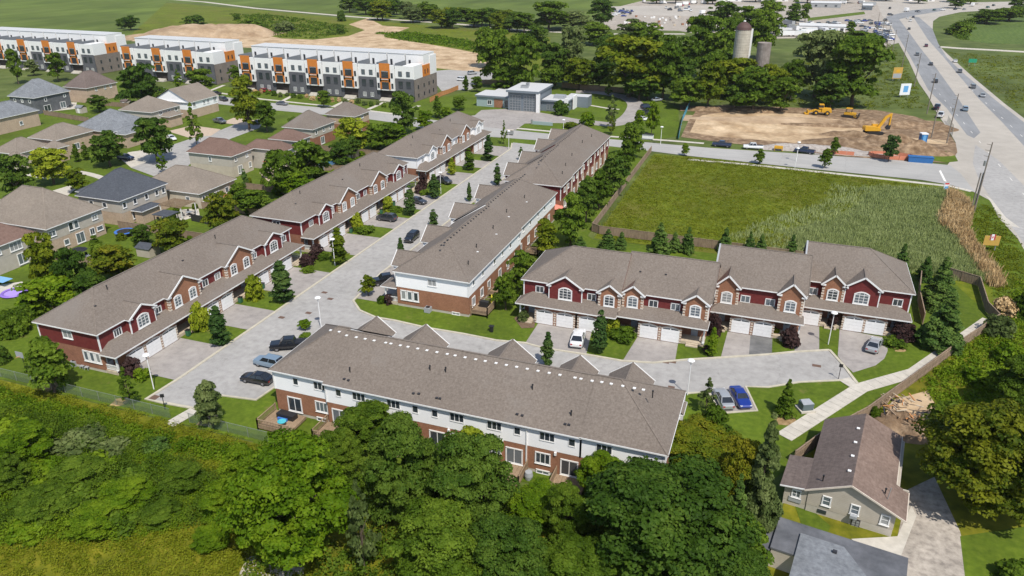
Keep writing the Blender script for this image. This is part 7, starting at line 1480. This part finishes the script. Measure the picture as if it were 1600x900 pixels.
for i,(x,y,a,b_,h,m) in enumerate([(1360,196,20,4,1.2,M['darkdirt']),(1150,172,20,5,1.4,M['darkdirt']),(1405,193,15,7,1.4,M['darkdirt']),(1335,225,16,7,1.2,M['darkdirt']),(1436,239,10,3.5,2.4,M['darkdirt']),(1400,222,9,2.5,1.4,M['darkdirt']),(1375,222,9,4,2.0,M['darkdirt']),(1330,212,10,3,1.3,M['darkdirt']),(1452,200,9,6,1.2,M['darkdirt']),(1350,240,14,3.5,.8,M['rubble']),(1265,233,16,3.5,1.2,M['rubble']),(1405,235,14,4,1.2,M['darkdirt']),(1225,190,34,5,1.0,M['sand']),(1150,200,14,5,.6,M['dirt']),(1285,196,16,2.5,.9,M['darkdirt'])]):
    mound('soil_heap', 'heap of turned soil on the dirt lot', x, y, a, b_, h, m, 20+i, rough=.6)
t = tag(mound('debris_heap','splintered timber and rubble heap behind the cottage',1415,668,4,3.5,1.2,M['darkdirt'],40,rough=.9),None)
dp = thing('log_pile','broken boards and logs lying behind the cottage','wood pile',(*G(1405,650)[:2],0))
for i in range(60):
    a = R_.uniform(0,3.1); x, y = R_.uniform(-2.2,2.2), R_.uniform(-3,3); l_ = R_.uniform(.6,1.8); MB().bar((x,y,.7+R_.random()*.6),(x+l_*cos(a),y+l_*sin(a),.7+R_.random()*.6),.14,.1,R_.choice([M['wood'],M['wood'],M['fencew'],M['stone'],M['woodor'],M['darktrim']])).build('plank', dp)
t = thing('trash_can', 'black bin and bag below the corner deck', 'bin', (*G(768,518)[:2],0)); MB().lathe([(.01,0),(.3,0),(.36,.9),(.01,.95)],M['black'],n=10).build('body', t); MB().box(-.4,.4,-.35,.35,.95,1.0,M['black']).build('lid', t)

# ------------------------------------------------------------------ garden clutter
t = thing('basketball_hoop', 'basketball hoop on the lawn left of the bushy tree', 'basketball hoop', (*G(42,582)[:2],0)); MB().tube((0,0,0),(0,0,3.0),.06,.05,M['black'],6).build('pole', t); MB().box(-.7,.7,-.3,-.25,2.6,3.5,M['acgrey']).build('backboard', t); MB().lathe([(.24,2.75),(.27,2.78)],M['orfence'],(0,-.6,0),12).build('ring', t)
def gset(px, py, label, m):
    t = thing('garden_table', label, 'garden furniture', (*G(px,py)[:2],0), px*.3); MB().lathe([(.01,.7),(.7,.7),(.7,.76),(.01,.76)],m,n=12).build('tabletop', t); MB().tube((0,0,0),(0,0,.7),.06,.06,M['black'],6).build('leg', t)
    for k in range(4):
        a = k*pi/2; x, y = 1.2*cos(a), 1.2*sin(a); MB().box(x-.25,x+.25,y-.25,y+.25,.38,.46,M['black']).box(x-.25,x+.25,y-.25,y+.25,.0,.05,M['black']).build('seat', t); MB().box(x*1.2-.2,x*1.2+.2,y*1.2-.2,y*1.2+.2,.46,.95,M['black']).build('backrest', t)
for px, py, l in ((140,404,'behind the beige house with french doors'),(418,278,'on the tan patio near the red umbrella'),(105,168,'on the patio of the dark grey house'),(500,222,'behind the dark taupe roofed house'),(258,345,'under the flat blue gazebo'),(296,336,'beside the timber pergola'),(38,197,'beside the round pool at upper left')): gset(px, py, 'garden table with four dark chairs '+l, M['acgrey'])
def shed(px, py, l, rm, wm):
    t = thing('garden_shed', l, 'shed', (*G(px,py)[:2],0)); MB().box(-1.4,1.4,-1.2,1.2,0,2.0,wm).build('wall', t); r = MB(); r.face([(-1.6,-1.4,2.0),(1.6,-1.4,2.0),(1.6,0,2.7),(-1.6,0,2.7)],rm).face([(1.6,1.4,2.0),(-1.6,1.4,2.0),(-1.6,0,2.7),(1.6,0,2.7)],rm); r.build('roof', t); MB().box(-.5,.5,-1.24,-1.205,.05,1.8,M['white']).build('door', t)
shed(552,245,'small brown garden shed behind the second row of the left side',M['roof_tan'],M['buff']); shed(198,166,'small dark roofed shed beside the tan hip roof',M['roof_brownB'],M['greysid']); shed(128,176,'small grey shed behind the dark grey house',M['roof_grey'],M['beigesid']); shed(480,240,'pale garden shed among the trees behind the second row',M['roof'],M['beigesid'])
for i in range(64):
    u = R_.uniform(-128,-103); v = R_.uniform(98,215)
    plant_uv = proj_uv(u, v)
    plant('bushL', R_.choice(['mid','bright','dark','yelgreen']), plant_uv[0], plant_uv[1], R_.uniform(8,16), R_.uniform(7,12), 'garden shrub in the back yards behind the left rows', 'shrub', group='garden shrubs behind the left rows')
for i, (v, du) in enumerate(((79.8,0),(92.4,0),(98.5,0),(128.5,0),(141.6,0),(147.6,0),(179.2,0),(192,0))):
    t = thing('wheeled_bin', 'green wheeled bin beside a garage, %s from the near end of the left rows' % ORD[i], 'bin', (-82.7,v+.6,0), .1); MB().ext([(-.25,.05),(.25,.05),(.3,1.0),(-.3,1.0)],-.3,.3,plain('bin_green',(.03,.12,.06),.5)).build('body', t); MB().box(-.33,.33,-.33,.33,1.0,1.08,M['black']).build('lid', t)
# ------------------------------------------------------------------ the air itself
hm = bpy.data.materials.new('summer_haze'); hm.use_nodes = True; N = hm.node_tree.nodes; N.remove(N['Principled BSDF'])
pv = N.new('ShaderNodeVolumePrincipled'); pv.inputs['Color'].default_value = (1,.98,.96,1); pv.inputs['Density'].default_value = .00005; pv.inputs['Anisotropy'].default_value = .2
hm.node_tree.links.new(pv.outputs[0], N['Material Output'].inputs['Volume'])
tag(MB().box(-2600,2600,-400,3600,-1.6,62,hm).build('haze'), 'thin summer haze over the whole estate', kind='stuff')
